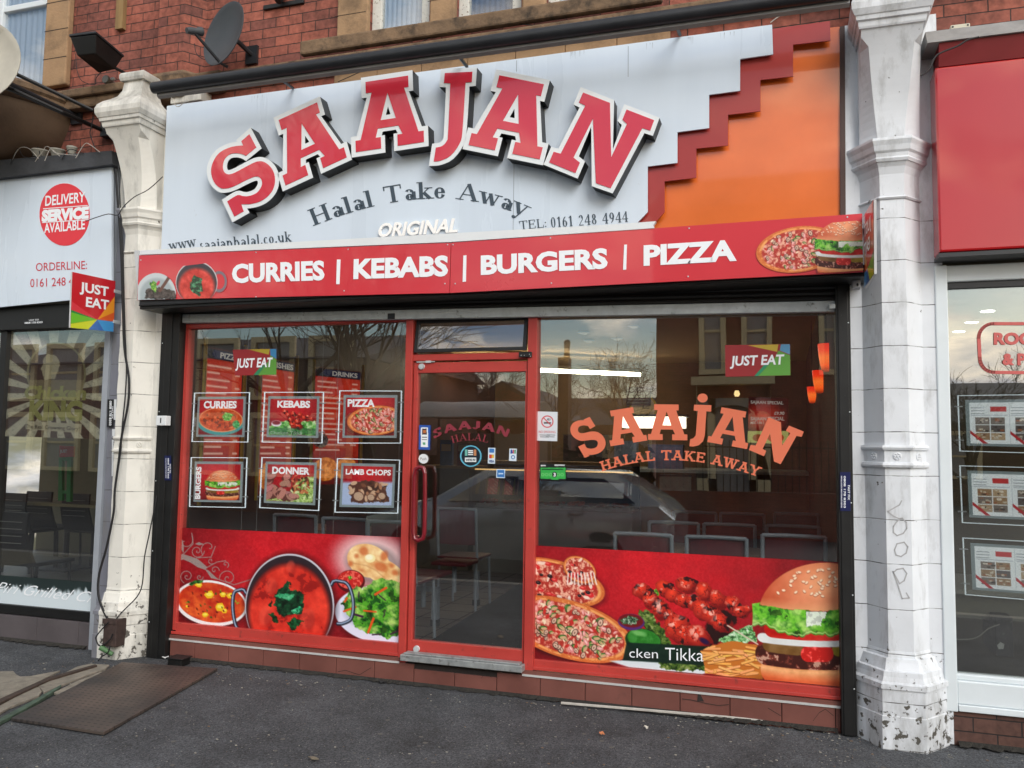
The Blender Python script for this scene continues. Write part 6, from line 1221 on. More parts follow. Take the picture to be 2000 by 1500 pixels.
MB().box(xa, xb, cy_+.02, cy_+.04, 1.27, 1.285).build('strip_light', M('warm_strip', (255, 206, 130), .5, nz=None, emit=.9), ct)
MB().box(xa, xb, cy_+.45, cy_+.5, .84, 1.34).build('display_back', M('dark_display_back', (44, 34, 28), .6, nz=(6, .3)), ct)
gp = [(xa, cy_-.02, .84), (xa, cy_-.06, 1.0), (xa, cy_-.03, 1.18), (xa, cy_+.06, 1.33)]; gg = MB()
for i in range(3): a, b_ = gp[i], gp[i+1]; gg.quad(a, (xb, a[1], a[2]), (xb, b_[1], b_[2]), b_)
gg.build('display_glass', mGLASS, ct, smooth=True)
MB().box(xa, xb, cy_+.03, cy_+.45, .845, .86).build('food_shelf', mALU, ct)
rr = random.Random(5)
for k in range(7):
    x = xa+.12+k*.26; tr = MB(); tr.box(x-.11, x+.11, cy_+.06, cy_+.4, .862, .885)
    ty = tag(tr.build('food_tray', mALU), 'steel tray of food inside the glass counter, number %s from the door' % ('one', 'two', 'three', 'four', 'five', 'six', 'seven')[k], 'tray', 'trays of food inside the glass counter')
    hp_ = MB()
    for j in range(16): c = (x+rr.uniform(-.08, .08), cy_+rr.uniform(.09, .36), .89+rr.uniform(0, .03)); r = rr.uniform(.018, .035); hp_.lathe(c, [(r*.6, -r*.5), (r, 0), (r*.7, r*.5), (0, r*.7)], 7)
    hp_.build('food', M('tray_food_%d' % (k % 3), [(150, 40, 24), (196, 96, 60), (110, 50, 30)][k % 3], .5, nz=(40, .3)), ty, smooth=True)
for k, (px, py, c, lab) in enumerate(((872, 892, (60, 90, 150), 'blue and white leaflet box on the counter seen through the door'), (905, 890, (120, 40, 34), 'red menu leaflet standing on the counter seen through the door'))):
    q = P(px, 905, cy_+.1); bxm = MB(); bxm.box(q.x-.075, q.x+.075, cy_+.08, cy_+.14, 1.311, 1.311+.3-.04*k); o_ = tag(bxm.build('leaflet_holder', M('leaflet_%d' % k, c, .5, nz=(12, .3))), lab, 'leaflet'); MB().box(q.x-.06, q.x+.06, cy_+.076, cy_+.0795, 1.48, 1.56).build('leaflet_text_block', M('leaflet_cream', (190, 160, 130), .5), o_)
# menu boards
mNV = M('menu_navy', (34, 38, 84), .5, nz=None, emit=.25); mMW = M('menu_white', (220, 214, 205), .5, nz=None, emit=.35)
XW = -4.17
def board(px0, px1, zt, zb, head, label, seed, hx=(.35, .98), end=None):
    """board on the left wall between two photo columns"""
    a_ = PX(px0, 800, XW); a_ = Vector((XW, a_.y, 0)); e_ = Vector((XW, PX(px1, 800, XW).y, 0)) if end is None else Vector((P(px1, 800, end).x, end, 0)); nn_ = Vector((e_.y-a_.y, -(e_.x-a_.x), 0)).normalized()
    ww = lambda u, v, e=0: a_*(1-u)+e_*u+Vector((0, 0, zt+(zb-zt)*v))+nn_*e
    cn = [ww(0, 0), ww(1, 0), ww(1, 1), ww(0, 1)]; W_ = (e_-a_).length*220; H_ = (zt-zb)*220; q = [(0, 0), (W_, 0), (W_, H_), (0, H_)]
    t = thing('menu_board', label, 'menu board', (a_.x, (a_.y+e_.y)/2, zb), 'lit menu boards on the left wall')
    pr = Print(q, 0, 1.6, world=cn); rr = random.Random(seed); redbg(pr, W_*.6, H_*.35, H_*.8, seed, (204, 48, 26), (96, 20, 16)); pr.fill(pr.poly(sub(q, 0, 0, 1, .075), 1), (20, 16, 20))
    for k in range(15):
        v = .12+k*.045
        if v > .74: break
        pr.fill(pr.line([bil(q, .06, v), bil(q, rr.uniform(.35, .7), v)], [1.6])*.8, (236, 206, 190))
        if rr.random() < .6: pr.fill(pr.line([bil(q, .82, v), bil(q, .93, v)], [1.6])*.8, (236, 206, 190))
    nn = fbm(pr.x, pr.y, 7, seed); pr.fill(np.maximum(pr.ell(*bil(q, .28, .87), W_*.27, H_*.1, 0), pr.ell(*bil(q, .74, .87), W_*.25, H_*.1, 0)), np.array([224, 130, 50])+(nn[..., None]-.5)*160)
    pr.build('printed_panel', t, .4, .2, emit=.7)
    MB().prismv([[ww(.2, .012, .004), ww(.99, .012, .004), ww(.99, .068, .004), ww(.2, .068, .004), ww(.14, .04, .004)]], nn_*.002).build('heading_bar', mNV, t)
    text(head, None, None, None, 0, mMW, parent=t, bold=.03, world=(ww(hx[0], .06, .008), ww(hx[1]-.06, .06, .008), ww(hx[0], .02, .008)))
    for u in (-.05, 1.05): MB().tube([ww(u, -.06, .01), ww(u, 1.04, .01)], .016, 8).build('brass_rail', M('brass_rail', (190, 160, 60), .35, metal=.6), t)
zt_b = PX(440, 684, XW).z; zb_b = zt_b-1.15
board(398, 470, zt_b, zb_b, 'PIZZA', 'lit red menu board headed PIZZA at the far left of the shop', 2)
board(508, 572, zt_b, zb_b, 'DISHES', 'lit red menu board headed DISHES, second from the left', 3, (.25, 1.0))
zt_d = PX(614, 716, XW).z; board(614, 702, zt_d, zt_d-1.1, 'DRINKS', 'lit red menu board headed DRINKS, right of the other two', 4, end=2.3)
o_ = MB(); q = P(700, 845, 4.7); mst = thing('price_star', 'white star-edged price ticket reading ONLY hanging below the menu boards', 'price ticket', P(626, 860, 1.5)); MB().px([(626+(16 if k % 2 else 13)*cos(k*pi/16), 860+(16 if k % 2 else 13)*sin(k*pi/16)) for k in range(32)], 1.5, .004).build('ticket', M('grey_ticket', (150, 148, 146), .6), mst); text('ONLY', (614, 872), (638, 872), (614, 865), 1.495, M('dark_print'), parent=mst); text('90', (629, 862), (640, 862), (629, 853), 1.495, M('dark_print'), parent=mst)
# special poster on the right wall area
q = [(1462, 775), (1540, 778), (1540, 868), (1460, 864)]; Y_ = 3.2; sp = thing('special_poster', 'glowing red SAJAAN SPECIAL price poster deep inside behind the letter N', 'poster', P(1500, 865, Y_)); pr = Print(q, Y_, .8); redbg(pr, 1490, 815, 50, 3, (230, 60, 44), (60, 18, 16)); pr.fill((pr.y > 842).astype(float), (206, 206, 120)); pr.fill(pr.ell(1515, 855, 16, 9, 0), (206, 80, 40)); pr.fill(pr.ell(1480, 855, 10, 7, 0), (170, 90, 50)); pr.build('printed_panel', sp, .5, emit=.5)
for tx_, a, c, e in (('SAJAAN SPECIAL', (1466, 788), (1530, 790), (1466, 782)), ('£9.90', (1512, 810), (1532, 810), (1512, 804)), ('SAJAAN SPECIAL', (1466, 821), (1532, 821), (1466, 814)), ('MIX 3 IN 1', (1466, 828), (1492, 828), (1466, 823))): text(tx_, a, c, e, Y_-.006, mMW, parent=sp, bold=.03)
# lights
def lampglass():
    if 'glowing_orange_glass' in MATS: return MATS['glowing_orange_glass']
    m = M('glowing_orange_glass', (200, 50, 24), .3, nz=None); n = m.node_tree.nodes; l = m.node_tree.links; b = n['Principled BSDF']; tc_ = n.new('ShaderNodeTexCoord'); s_ = n.new('ShaderNodeSeparateXYZ'); l.new(tc_.outputs['Generated'], s_.inputs[0]); r = n.new('ShaderNodeValToRGB'); e = r.color_ramp.elements
    e[0].position = 0; e[0].color = rgb((110, 14, 8)); e[1].position = 1; e[1].color = rgb((226, 40, 16)); q = r.color_ramp.elements.new(.22); q.color = rgb((255, 92, 24)); q = r.color_ramp.elements.new(.5); q.color = rgb((255, 120, 44)); q = r.color_ramp.elements.new(.75); q.color = rgb((240, 56, 22))
    l.new(s_.outputs[2], r.inputs[0]); l.new(r.outputs[0], b.inputs['Emission Color']); b.inputs['Emission Strength'].default_value = 1.15; return m
def lamp(px, py, s, Y, lab):
    c = P(px, py, Y); t = thing('pendant_lamp', lab, 'lamp', (c.x, c.y, c.z), 'orange glass lamps by the right wall'); m = MB(); k = (Y+5.1)/1635*s
    m.lathe(c, [(k*.12, -k*1.0), (k*.30, -k*.93), (k*.40, -k*.5), (k*.5, k*.1), (k*.56, k*.9), (k*.54, k*.92)], 20); m.build('glass_shade', lampglass(), t, smooth=True)
    MB().lathe(c, [(k*.2, k*.9), (k*.16, k*1.05), (k*.05, k*1.1)], 12).build('cap', mDARK, t, smooth=True); MB().tube([c+Vector((0, 0, k*1.1)), Vector((c.x, c.y, 2.78))], .004, 6).build('flex', mCABLE, t)
lamp(1614, 698, 27, 1.0, 'largest and nearest orange glass lamp by the right wall'); lamp(1600, 745, 22, 1.9, 'middle orange glass lamp by the right wall'); lamp(1586, 771, 16, 3.4, 'smallest and farthest orange glass lamp by the right wall')
tl2 = thing('ceiling_tube', 'bright fluorescent tube on the ceiling seen above the right window lettering', 'tube light', (-1, 5, 2.7)); a = G(885, 716, 2.55); b_ = G(1250, 732, 2.55)
MB().tube([a, b_], .022, 10).build('tube', M('tube_glow', (255, 236, 200), .4, nz=None, emit=32), tl2); MB().tube([a+Vector((0, 0, .045)), b_+Vector((0, 0, .045))], .03, 6).build('batten', mWHITE, tl2)
ht = thing('light_box', 'white lit box canopy behind the middle letters of the window lettering', 'light box', P(1270, 840, 5.2)); q0, q1 = P(1215, 835, 5.2), P(1335, 814, 5.2); MB().box(q0.x, q1.x, 5.2, 5.5, q0.z, q1.z).build('glow_panel', M('white_glow', (255, 246, 226), .4, nz=None, emit=2.4), ht); MB().box(q0.x-.03, q1.x+.03, 5.19, 5.55, q1.z+.002, q1.z+.03).build('box_lid', mALU, ht)
# cups, clock, appliances on the back counter
bc = thing('back_counter', 'brown wooden back counter below the light box', 'counter', (-1.2, 5.8, FZ)); MB().box(P(1080, 900, 5.6).x, .28, 5.5, 6.9, FZ, 1.25).build('cabinet', M('brown_cabinet', (110, 84, 50), .6, nz=(5, .2)), bc); MB().box(P(1080, 900, 5.6).x-.02, .28, 5.46, 6.9, 1.251, 1.29).build('worktop', mALU, bc)
for k, (px, w, h, c, lab) in enumerate(((1222, .14, .34, (120, 130, 150), 'clear plastic cup stack on the back counter below the second letter A'), (1300, .22, .3, (96, 100, 130), 'steel bain-marie box on the back counter below the middle letters'), (1140, .28, .42, (70, 60, 56), 'dark kitchen appliance on the back counter left of the light box'), (1215, .1, .28, (206, 210, 214), 'tall white paper stack on the back counter'))):
    q = P(px, 900, 5.6+.1*k); m = MB(); m.box(q.x-w, q.x+w, 5.55+.12*k, 5.75+.12*k, 1.292, 1.292+h).box(q.x-w*1.04, q.x+w*1.04, 5.54+.12*k, 5.76+.12*k, 1.292+h, 1.30+h).box(q.x-w*.7, q.x+w*.7, 5.545+.12*k, 5.549+.12*k, 1.33, 1.27+h); tag(m.build('kitchen_box', M('appliance_%d' % k, c, .3, nz=(12, .3), metal=.2), bevel=.008), lab, 'appliance')
c = P(1257, 798, 6.98); t = thing('wall_clock', 'round brass-rimmed wall clock behind the window lettering', 'clock', c); MB().lathe(c, [(.19, 0), (.2, .01), (.2, .03), (.175, .035)], 32, (0, -1, 0)).build('rim', M('brass_rail'), t); MB().lathe(c+Vector((0, -.036, 0)), [(.172, 0), (.172, .001)], 32, (0, -1, 0)).build('dial', M('cream_dial', (200, 180, 140), .6), t); MB().box(c.x-.004, c.x+.004, c.y-.041, c.y-.039, c.z, c.z+.13).box(c.x, c.x+.09, c.y-.043, c.y-.0415, c.z-.003, c.z+.004).build('hands', mBLACK, t)
fm_ = MB(); a, b_ = P(1224, 792, 6.95), P(1271, 756, 6.95); tt = thing('louvred_panel', 'dark louvred wall panel above the clock', 'wall panel', a); MB().box(a.x, b_.x, 6.9, 6.99, a.z, b_.z).build('frame', mWOOD, tt); sl_ = MB()
for k in range(5): z = a.z+.03+k*(b_.z-a.z-.04)/5; sl_.box(a.x+.02, b_.x-.02, 6.88, 6.899, z, z+.012)
sl_.build('louvre', M('grey_louvre', (110, 100, 90), .5), tt)
pm = thing('steel_sheet', 'pale steel panel on the back counter front', 'panel', P(1315, 945, 5.4)); a, b_ = P(1288, 958, 5.4), P(1350, 928, 5.4); MB().box(a.x, b_.x, 5.41, 5.44, a.z, b_.z).build('sheet', mALU, pm, bevel=.003)
MB().box(a.x-.01, b_.x+.01, 5.405, 5.409, b_.z-.02, b_.z).build('lip', mDARK, pm)
# ceiling spots
for k, (px, py) in enumerate(((1140, 652), (1150, 668), (1205, 664), (1238, 640))):
    c = G(px, py-4, 2.775); t = thing('ceiling_spotlight', ('round recessed ceiling fitting %s' % ('nearest the tube light', 'beside the nearest fitting', 'behind the upper glass of the right window', 'closest to the glass above the lettering')[k]), 'spotlight', c, 'ceiling fittings inside the takeaway'); MB().lathe(c+Vector((0, 0, -.002)), [(.06, 0), (.065, -.006), (.05, -.01)], 20).build('rim', mALU, t, smooth=True); MB().lathe(c+Vector((0, 0, -.012)), [(.045, 0), (.03, -.012), (0, -.015)], 16).build('bulb', M('warm_bulb', (200, 190, 170), .3, nz=None, emit=.35), t, smooth=True)
# ================================================================== inside the chicken shop
struct(MB().box(-9.4, -4.9, .06, 6, -.1, .1).build('floor', M('grey_shop_floor', (96, 94, 86), .5, nz=(3, .1)))); struct(MB().box(-9.4, -4.9, 3.6, 3.7, .1, 3.0).build('wall_back', M('olive_wall', (112, 108, 88), .8, nz=(1.5, .12)))); struct(MB().box(-4.9, -4.72, .06, 6, -.1, 3.04).build('wall_right', M('olive_wall'))); struct(MB().box(-9.4, -4.9, .06, 6, 2.72, 2.8).build('ceiling', M('dim_ceiling', (90, 86, 76), .9)))
mCH = M('black_slatted_chair', (30, 30, 31), .45, nz=(9, .2))
def schair(px, py, w, lab, first=[]):
    z = .1+.86; g = G(px, py, z)
    if first: t = copy_tree(first[0]); t.location = (g.x, g.y, .1)
    else:
        t = thing('slatted_chair', lab, 'chair', (0, 0, 0)); b = MB(); b.loft([[(-.2*s, y-.012, z_), (.2*s, y-.012, z_), (.2*s, y+.012, z_), (-.2*s, y+.012, z_)] for z_, y, s in ((.46, .05, 1), (.55, .01, 1), (.7, -.03, .95), (.86, -.01, .9))]); b.build('backrest', mCH, t)
        s_ = MB()
        for k in range(4): s_.box(-.15, .15, -.045+.0*k, -.0425, .62+.055*k, .626+.055*k)
        s_.build('slots', M('slot_grey', (120, 120, 116), .5), t); MB().box(-.2, .2, .05, .45, .43, .46).build('seat', mCH, t, bevel=.01)
        for a_ in (-1, 1):
            for yy in (.06, .42): MB().tube([(a_*.17, yy, .43), (a_*.19, yy, 0)], .013, 6).build('leg', mCH, t)
        t.location = (g.x, g.y, .1); first.append(t)
    t['label'] = lab; t['group'] = 'black slatted chairs inside the chicken shop'; return t
schair(30, 963, 1, 'black slatted chair furthest left in the chicken shop window'); schair(80, 960, 1, 'black slatted chair in the middle of the chicken shop window'); schair(152, 964, 1, 'black slatted chair nearest the grey post in the chicken shop window'); schair(25, 1000, 1, 'black slatted chair low at the far left edge of the chicken shop window')
g = G(60, 985, .85); t = thing('cafe_table', 'long pale topped table behind the black slatted chairs', 'table', (g.x, g.y+.5, .1)); MB().box(g.x-1.4, g.x+1.6, g.y+.2, g.y+.8, .82, .85).build('tabletop', M('pale_wood_top', (150, 136, 100), .4), t); MB().tube([(g.x, g.y+.5, .1), (g.x, g.y+.5, .82)], .03).build('pedestal', mDARK, t); MB().box(g.x-.2, g.x+.2, g.y+.3, g.y+.7, .1, .12).build('foot', mDARK, t)
st = thing('menu_stand', 'green floor stand with a small red JUST sign inside the chicken shop', 'stand', G(125, 980, .8)); Ys = .9
for q in ([(115, 893), (121, 893), (121, 978), (113, 978)], [(132, 878), (139, 878), (137, 980), (129, 980)]): MB().px(q, Ys, .03).build('upright', M('green_steel', (44, 136, 78), .45), st)
for q in ([(121, 893), (132, 893), (132, 900), (121, 900)], [(121, 958), (131, 958), (131, 964), (121, 964)]): MB().px(q, Ys+.003, .024).build('crossbar', M('green_steel'), st)
MB().px([(116, 870), (146, 872), (145, 892), (116, 893)], Ys-.01, .008).build('sign_card', M('card_red', (190, 36, 44), .5, nz=None), st); text('JUST', (117, 884), (131, 884), (117, 878), Ys-.013, mTXTW, parent=st, bold=.03)
# ================================================================== inside the letting agent
struct(MB().box(.82, 5, .06, 6, -.1, .14).build('floor', M('brown_office_floor', (92, 86, 78), .5, nz=(2, .1)))); struct(MB().box(.86, 5, 3.6, 3.7, .1, 3.0).build('wall_back', M('cream_office_wall', (104, 98, 76), .8, nz=(1.5, .08)))); struct(MB().box(.78, .85, .06, 6, -.1, 3.04).build('wall_left', M('cream_office_wall'))); struct(MB().box(.86, 5, .06, 6, 2.62, 2.7).build('ceiling', M('office_ceiling', (196, 190, 176), .9)))
dk = thing('office_desk', 'grey office desk with a modesty panel behind the letting agent window', 'desk', (1.8, 1.1, .14)); zt_ = P(1900, 1160, .95).z
MB().box(.9, 3.2, .95, 1.0, P(1900, 1208, .95).z, zt_).build('modesty_panel', M('grey_desk_panel', (140, 138, 126), .5, nz=(3, .06)), dk); MB().box(.88, 3.2, .9, 1.7, zt_+.002, zt_+.03).build('desktop', M('desk_white', (190, 188, 180), .4), dk)
for x in (1.0, 3.0): MB().box(x, x+.05, 1.2, 1.25, .14, zt_).build('leg', mDARK, dk)
a, b_ = P(1938, 1275, .9), P(1970, 1200, .9); pc_ = thing('computer_tower', 'dusty black computer tower with dangling cables under the agent desk', 'computer', (a.x, .9, .14)); MB().box(a.x, b_.x, .8, 1.15, a.z, b_.z).build('case', M('speckled_black_case', (36, 36, 38), .6, nz=(60, .5), stain=(50, .6, .03, (120, 120, 116))), pc_, bevel=.006); MB().px([(1948, 1260), (1954, 1254), (1962, 1258), (1960, 1268), (1950, 1268)], .797, .002).build('torn_label', mWHITE, pc_)
cb = MB(); cb.tube([P(x, y, .78) for x, y in smooth_closed([(1865, 1245), (1885, 1249), (1910, 1244), (1930, 1228), (1950, 1220)], 4)[:16]], .004, 6); cb.build('dangling_cable', mCABLEW, pc_)
for k, (px, py) in enumerate(((1929, 607), (1898, 629), (1873, 647), (1851, 663))):
    c = G(px, py, 2.615); t = thing('downlight', 'round white ceiling downlight in the letting agent, %s' % ('nearest the street', 'second from the street', 'third from the street', 'deepest inside')[k], 'downlight', c, 'ceiling downlights in the letting agent'); MB().lathe(c+Vector((0, 0, .003)), [(.06, 0), (.062, -.005), (.05, -.006)], 20).build('rim', mWHITE, t, smooth=True); MB().lathe(c+Vector((0, 0, -.004)), [(.048, 0), (.048, -.002)], 20).build('lens', M('white_downlight', (255, 250, 240), .4, nz=None, emit=12), t)
# ================================================================== the street behind the camera (what the glass mirrors)
def V(px, py, Yv): p = P(px, py, Yv); return Vector((p.x, -p.y, p.z))
RZ = -.16
def tree(x, y, h, r, seed, label, spread=.55, n_l=5, z0=RZ, grp='bare trees across the road'):
    rr = random.Random(seed); t = thing('bare_tree', label, 'tree', (x, y, z0), grp); tk = MB(); cr = MB()
    def grow(p, d, ln_, r_, lev, mb):
        pts = [p]; q = p; dd = d; k_ = 4 if lev < 2 else 3
        for i in range(k_): dd = (dd+Vector((rr.uniform(-1, 1), rr.uniform(-1, 1), rr.uniform(-.5, .8)))*.16).normalized(); q = q+dd*ln_/k_; pts.append(q)
        rad = [r_*(1-.45*i/k_) for i in range(k_+1)]; mb.tube(pts, rad, 6 if lev < 2 else 4, cap=False)
        if lev >= n_l: return
        nb = rr.randint(3, 4) if lev < 3 else rr.randint(2, 4)
        for j in range(nb):
            i = rr.randint(max(1, k_-2), k_) if lev else rr.randint(2, k_); a = rr.uniform(0, 6.28); tilt_ = rr.uniform(.3, .95)*spread*1.5; ax = dd.orthogonal().normalized(); ax = ax*cos(a)+dd.cross(ax)*sin(a)
            nd = (dd*cos(tilt_)+ax*sin(tilt_)); nd = (nd+Vector((0, 0, .12))).normalized(); grow(pts[i], nd, ln_*rr.uniform(.6, .82), max(rad[i]*rr.uniform(.5, .7), .006), lev+1, cr)
    grow(Vector((x, y, z0-.1)), Vector((0, 0, 1)), h*.34, r, 0, tk)
    mB = M('bark', (66, 56, 46), .9, nz=(8, .3)); tk.build('trunk', mB, t, smooth=True); cr.build('crown', mB, t, smooth=True)
    return t
a = V(742, 885, 8.0); tree(a.x, a.y, 8.5, .17, 3, 'tall bare tree mirrored at the top right of the left window', .5, 6)
a = V(586, 885, 12.0); tree(a.x, a.y, 9, .22, 5, 'thick bare tree mirrored between the menu boards', .6, 6)
a = V(1225, 885, 24.0); tree(a.x, a.y, 7.2, .2, 8, 'wide bare tree mirrored over the SAAJAN window letters', .75, 6)
a = V(1060, 885, 30.0); tree(a.x, a.y, 6.8, .18, 9, 'small bare tree mirrored beside the door', .6, 5)
a = V(950, 885, 22.0); tree(a.x, a.y, 7, .2, 12, 'bare tree mirrored in the top of the door glass', .7, 6)
a = V(1900, 885, 22.0); tree(a.x, a.y, 5.2, .15, 13, 'short bare tree mirrored in the letting agent window', .7, 6)
mRB = M('street_brick', (120, 64, 50), .85, nz=None, node=brick_node((120, 66, 54), (96, 52, 44), (60, 44, 38))); mSLT = M('roof_slate', (58, 56, 60), .7, nz=(6, .2)); mCRM = M('cream_render', (190, 176, 140), .7, nz=(3, .1)); mWG = glass_mat('street_window_glass', 1.6, (.2, .22, .24), .2, 0, .05)
def house(x0, x1, y, d, h, hr, label, gable=False, wall=None, nwin=3, z0=RZ, tags=None, floors=2):
    t = thing('house', label, 'house', ((x0+x1)/2, y, z0), 'houses and shops across the road'); m = MB(); m.box(x0, x1, y-d, y, z0, h); m.build('wall', wall or mRB, t)
    r = MB()
    if gable: r.prismv([[Vector((x0-.2, y+.2, h)), Vector((x1+.2, y+.2, h)), Vector(((x0+x1)/2, y+.2, hr))]], (0, -d-.4, 0)); g_ = MB(); g_.prismv([[Vector((x0, y+.21, h)), Vector((x1, y+.21, h)), Vector(((x0+x1)/2, y+.21, hr-.25))]], (0, .02, 0)); g_.build('gable', wall or mRB, t)
    else: r.prismv([[Vector((x0-.2, y+.3, h)), Vector((x0-.2, y-d/2, hr)), Vector((x0-.2, y-d-.3, h))]], (x1-x0+.4, 0, 0))
    r.build('roof', mSLT, t)
    if nwin:
        for f in range(floors):
            for k in range(nwin):
                xc = x0+(x1-x0)*(k+.5)/nwin; zc = z0+1.0+f*(h-z0)/floors; w = MB(); hw, hh = .5, 1.35
                w.box(xc-hw-.14, xc-hw, y+.002, y+.09, zc-.1, zc+hh+.14).box(xc+hw, xc+hw+.14, y+.002, y+.09, zc-.1, zc+hh+.14).box(xc-hw, xc+hw, y+.002, y+.09, zc+hh, zc+hh+.14).box(xc-hw, xc+hw, y+.002, y+.12, zc-.1, zc).box(xc-hw, xc+hw, y+.01, y+.05, zc+hh/2-.03, zc+hh/2+.03)
                wo = w.build('window', mCRM, t); MB().box(xc-hw, xc+hw, y+.004, y+.009, zc, zc+hh).build('pane', M('dark_window_pane', (40, 44, 50), .1, nz=None), wo)
    return t
# pub-like brick house with cream ground floor, mirrored at the right
xa = V(1282, 800, 15.5).x; xb = V(1720, 800, 15.5).x; Yh = -15.5
t = house(xa, xb, Yh, 9, 7.4, 9.6, 'tall brick house with cream arched ground floor mirrored in the right window', nwin=0)
for px0, px1 in ((1366, 1418), (1448, 1508), (1600, 1640)):
    q0, q1 = V(px0, 722, 15.4), V(px1, 640, 15.4); w = MB(); z0_, z1_ = q0.z, q0.z+1.9; w.box(q0.x, q0.x+.12, Yh+.003, Yh+.12, z0_, z1_).box(q1.x-.12, q1.x, Yh+.003, Yh+.12, z0_, z1_).box(q0.x, q1.x, Yh+.003, Yh+.18, z0_-.12, z0_).box(q0.x, q1.x, Yh+.003, Yh+.12, z1_, z1_+.2).box(q0.x+.12, q1.x-.12, Yh+.02, Yh+.06, z0_+.9, z0_+.96); wo = w.build('window', mCRM, t); MB().box(q0.x+.12, q1.x-.12, Yh+.004, Yh+.012, z0_, z1_).build('pane', M('dark_window_pane'), wo)
q0, q1 = V(1362, 900, 15.4), V(1505, 752, 15.4); zt_ = q1.z; fc = MB()
def arch(xc, hw, zb_, zs): return [Vector((xc-hw, Yh+.25, zb_)), Vector((xc+hw, Yh+.25, zb_))]+[Vector((xc+hw*cos(k*pi/8), Yh+.25, zs+hw*.5*sin(k*pi/8))) for k in range(9)]
L_ = q1.x-q0.x; outer = [Vector((q0.x, Yh+.25, RZ)), Vector((q1.x, Yh+.25, RZ)), Vector((q1.x, Yh+.25, zt_)), Vector((q0.x, Yh+.25, zt_))]
holes = [arch(q0.x+L_*f, w_, .9 if w_ < .5 else RZ+.05, zt_-.75) for f, w_ in ((.13, .22), (.48, .55), (.85, .25))]
fc.prismv([outer]+holes, (0, -.24, 0)); fc.build('arched_front', mCRM, t); MB().box(q0.x-.1, q1.x+.1, Yh+.255, Yh+.4, zt_-.0, zt_+.2).build('cornice', mCRM, t)
for f, w_ in ((.13, .22), (.48, .55), (.85, .25)): MB().box(q0.x+L_*f-w_, q0.x+L_*f+w_, Yh+.005, Yh+.008, RZ, zt_-.3).build('pane', M('dark_window_pane'), t)
q_ = V(1440, 775, 15.3); MB().lathe((q_.x, Yh+.2, q_.z), [(.04, 0), (.07, .06), (.04, .14)], 8).build('porch_lamp', M('porch_glow', (255, 220, 150), .4, nz=None, emit=3), t)
# terrace, gabled houses and low buildings further left
xa = V(330, 800, 13).x; xb = V(706, 800, 13).x; house(xa-6, xb, -13, 8, V(706, 700, 13).z, V(600, 660, 17).z, 'long dark warehouse mirrored at the top of the left window', wall=mBRICKD, nwin=7)
q = V(880, 750, 34); house(q.x-4.5, q.x+2.6, -34, 9, q.z-1.8, q.z+.3, 'gabled red brick house mirrored in the door glass', gable=True, nwin=2, floors=1)
q = V(975, 752, 36); house(q.x-3.2, q.x+3.6, -36, 9, q.z-1.8, q.z+.2, 'second gabled house mirrored beside the door post', gable=True, nwin=2, floors=1)
house(V(1050, 800, 40).x, V(1275, 800, 40).x, -40, 8, 2.9, 4.6, 'low distant house row mirrored under the wide bare tree', nwin=5, floors=1)
house(4.2, 26, -26, 8, 2.6, 4.2, 'low dark building row mirrored in the letting agent window', wall=mBRICKD, nwin=8, floors=1)
house(-70, -22, -30, 8, 4.5, 6.5, 'long far terrace at the left of the street', nwin=12)
# chimney block
q0, q1 = V(1089, 780, 30), V(1110, 697, 30); t = thing('stone_gate_pier', 'plain tall chimney stack mirrored left of the wide bare tree', 'chimney', (q0.x, -30, RZ)); MB().box(q0.x, q1.x, -30.6, -30, RZ, q1.z).build('stack', mBRICKD, t); MB().lathe(((q0.x+q1.x)/2+.1, -30.3, q1.z), [(.16, 0), (.12, .3), (.15, .7), (.1, .8)], 10).build('chimney_pot', mSTONED, t)
# hedge wall and railings
t = thing('railings', 'low wall with black railings in front of the arched brick house', 'railings', (1, -12, RZ)); rl_ = MB(); x0, x1 = V(1282, 900, 12).x, V(1760, 900, 12).x
MB().box(x0, x1, -12.2, -12, RZ, .75).build('low_wall', mRB, t)
k = x0
while k < x1: rl_.box(k, k+.02, -12.11, -12.09, .75, 1.75); k += .13
rl_.box(x0, x1, -12.115, -12.085, 1.6, 1.63); rl_.build('bars', mBLACK, t)
t = thing('bus_shelter', 'bus shelter with a pale barrel roof mirrored in the door glass', 'bus shelter', (V(930, 900, 14).x, -14, RZ)); q0, q1 = V(815, 818, 14), V(1050, 800, 14); rf_ = MB()
prof = [(cos(radians(a)), sin(radians(a))) for a in range(0, 181, 15)]; zb_ = V(930, 815, 14).z; rf_.loft([[(x, -14.6+c*.8, zb_+s_*.42) for c, s_ in prof] for x in (q0.x, q1.x)]); rf_.build('barrel_roof', M('pale_roof_sheet', (170, 172, 170), .4), t, smooth=True)
for x in (q0.x+.05, (q0.x+q1.x)/2, q1.x-.05): MB().box(x-.04, x+.04, -15.3, -15.22, RZ, zb_).build('post', mDARK, t)
MB().box(q0.x, q1.x, -15.3, -15.28, .2, 1.9).build('back_panel', M('dark_window_pane'), t)
t = thing('hedge', 'dark clipped hedge along the far pavement', 'hedge', (-8, -17, RZ)); hm = MB(); rr = random.Random(2)
for k in range(2600):
    x, y, z = rr.uniform(-22, V(1270, 900, 17).x), rr.uniform(-17.8, -17), rr.uniform(RZ, 1.45+.25*sin(k)); s_ = rr.uniform(.08, .2); d1 = Vector((rr.uniform(-1, 1), rr.uniform(-1, 1), rr.uniform(-1, 1))).normalized()*s_; d2 = d1.orthogonal().normalized()*s_*.6; c = Vector((x, y, z)); hm.quad(c-d1-d2*0, c+d2, c+d1, c-d2)
hm.build('foliage', M('hedge_leaf', (44, 52, 34), .8, nz=(5, .3)), t, recalc=False); MB().box(-22, V(1270, 900, 17).x, -17.7, -17.1, RZ, 1.3).build('inner_growth', M('hedge_dark', (30, 34, 24), .9), t)
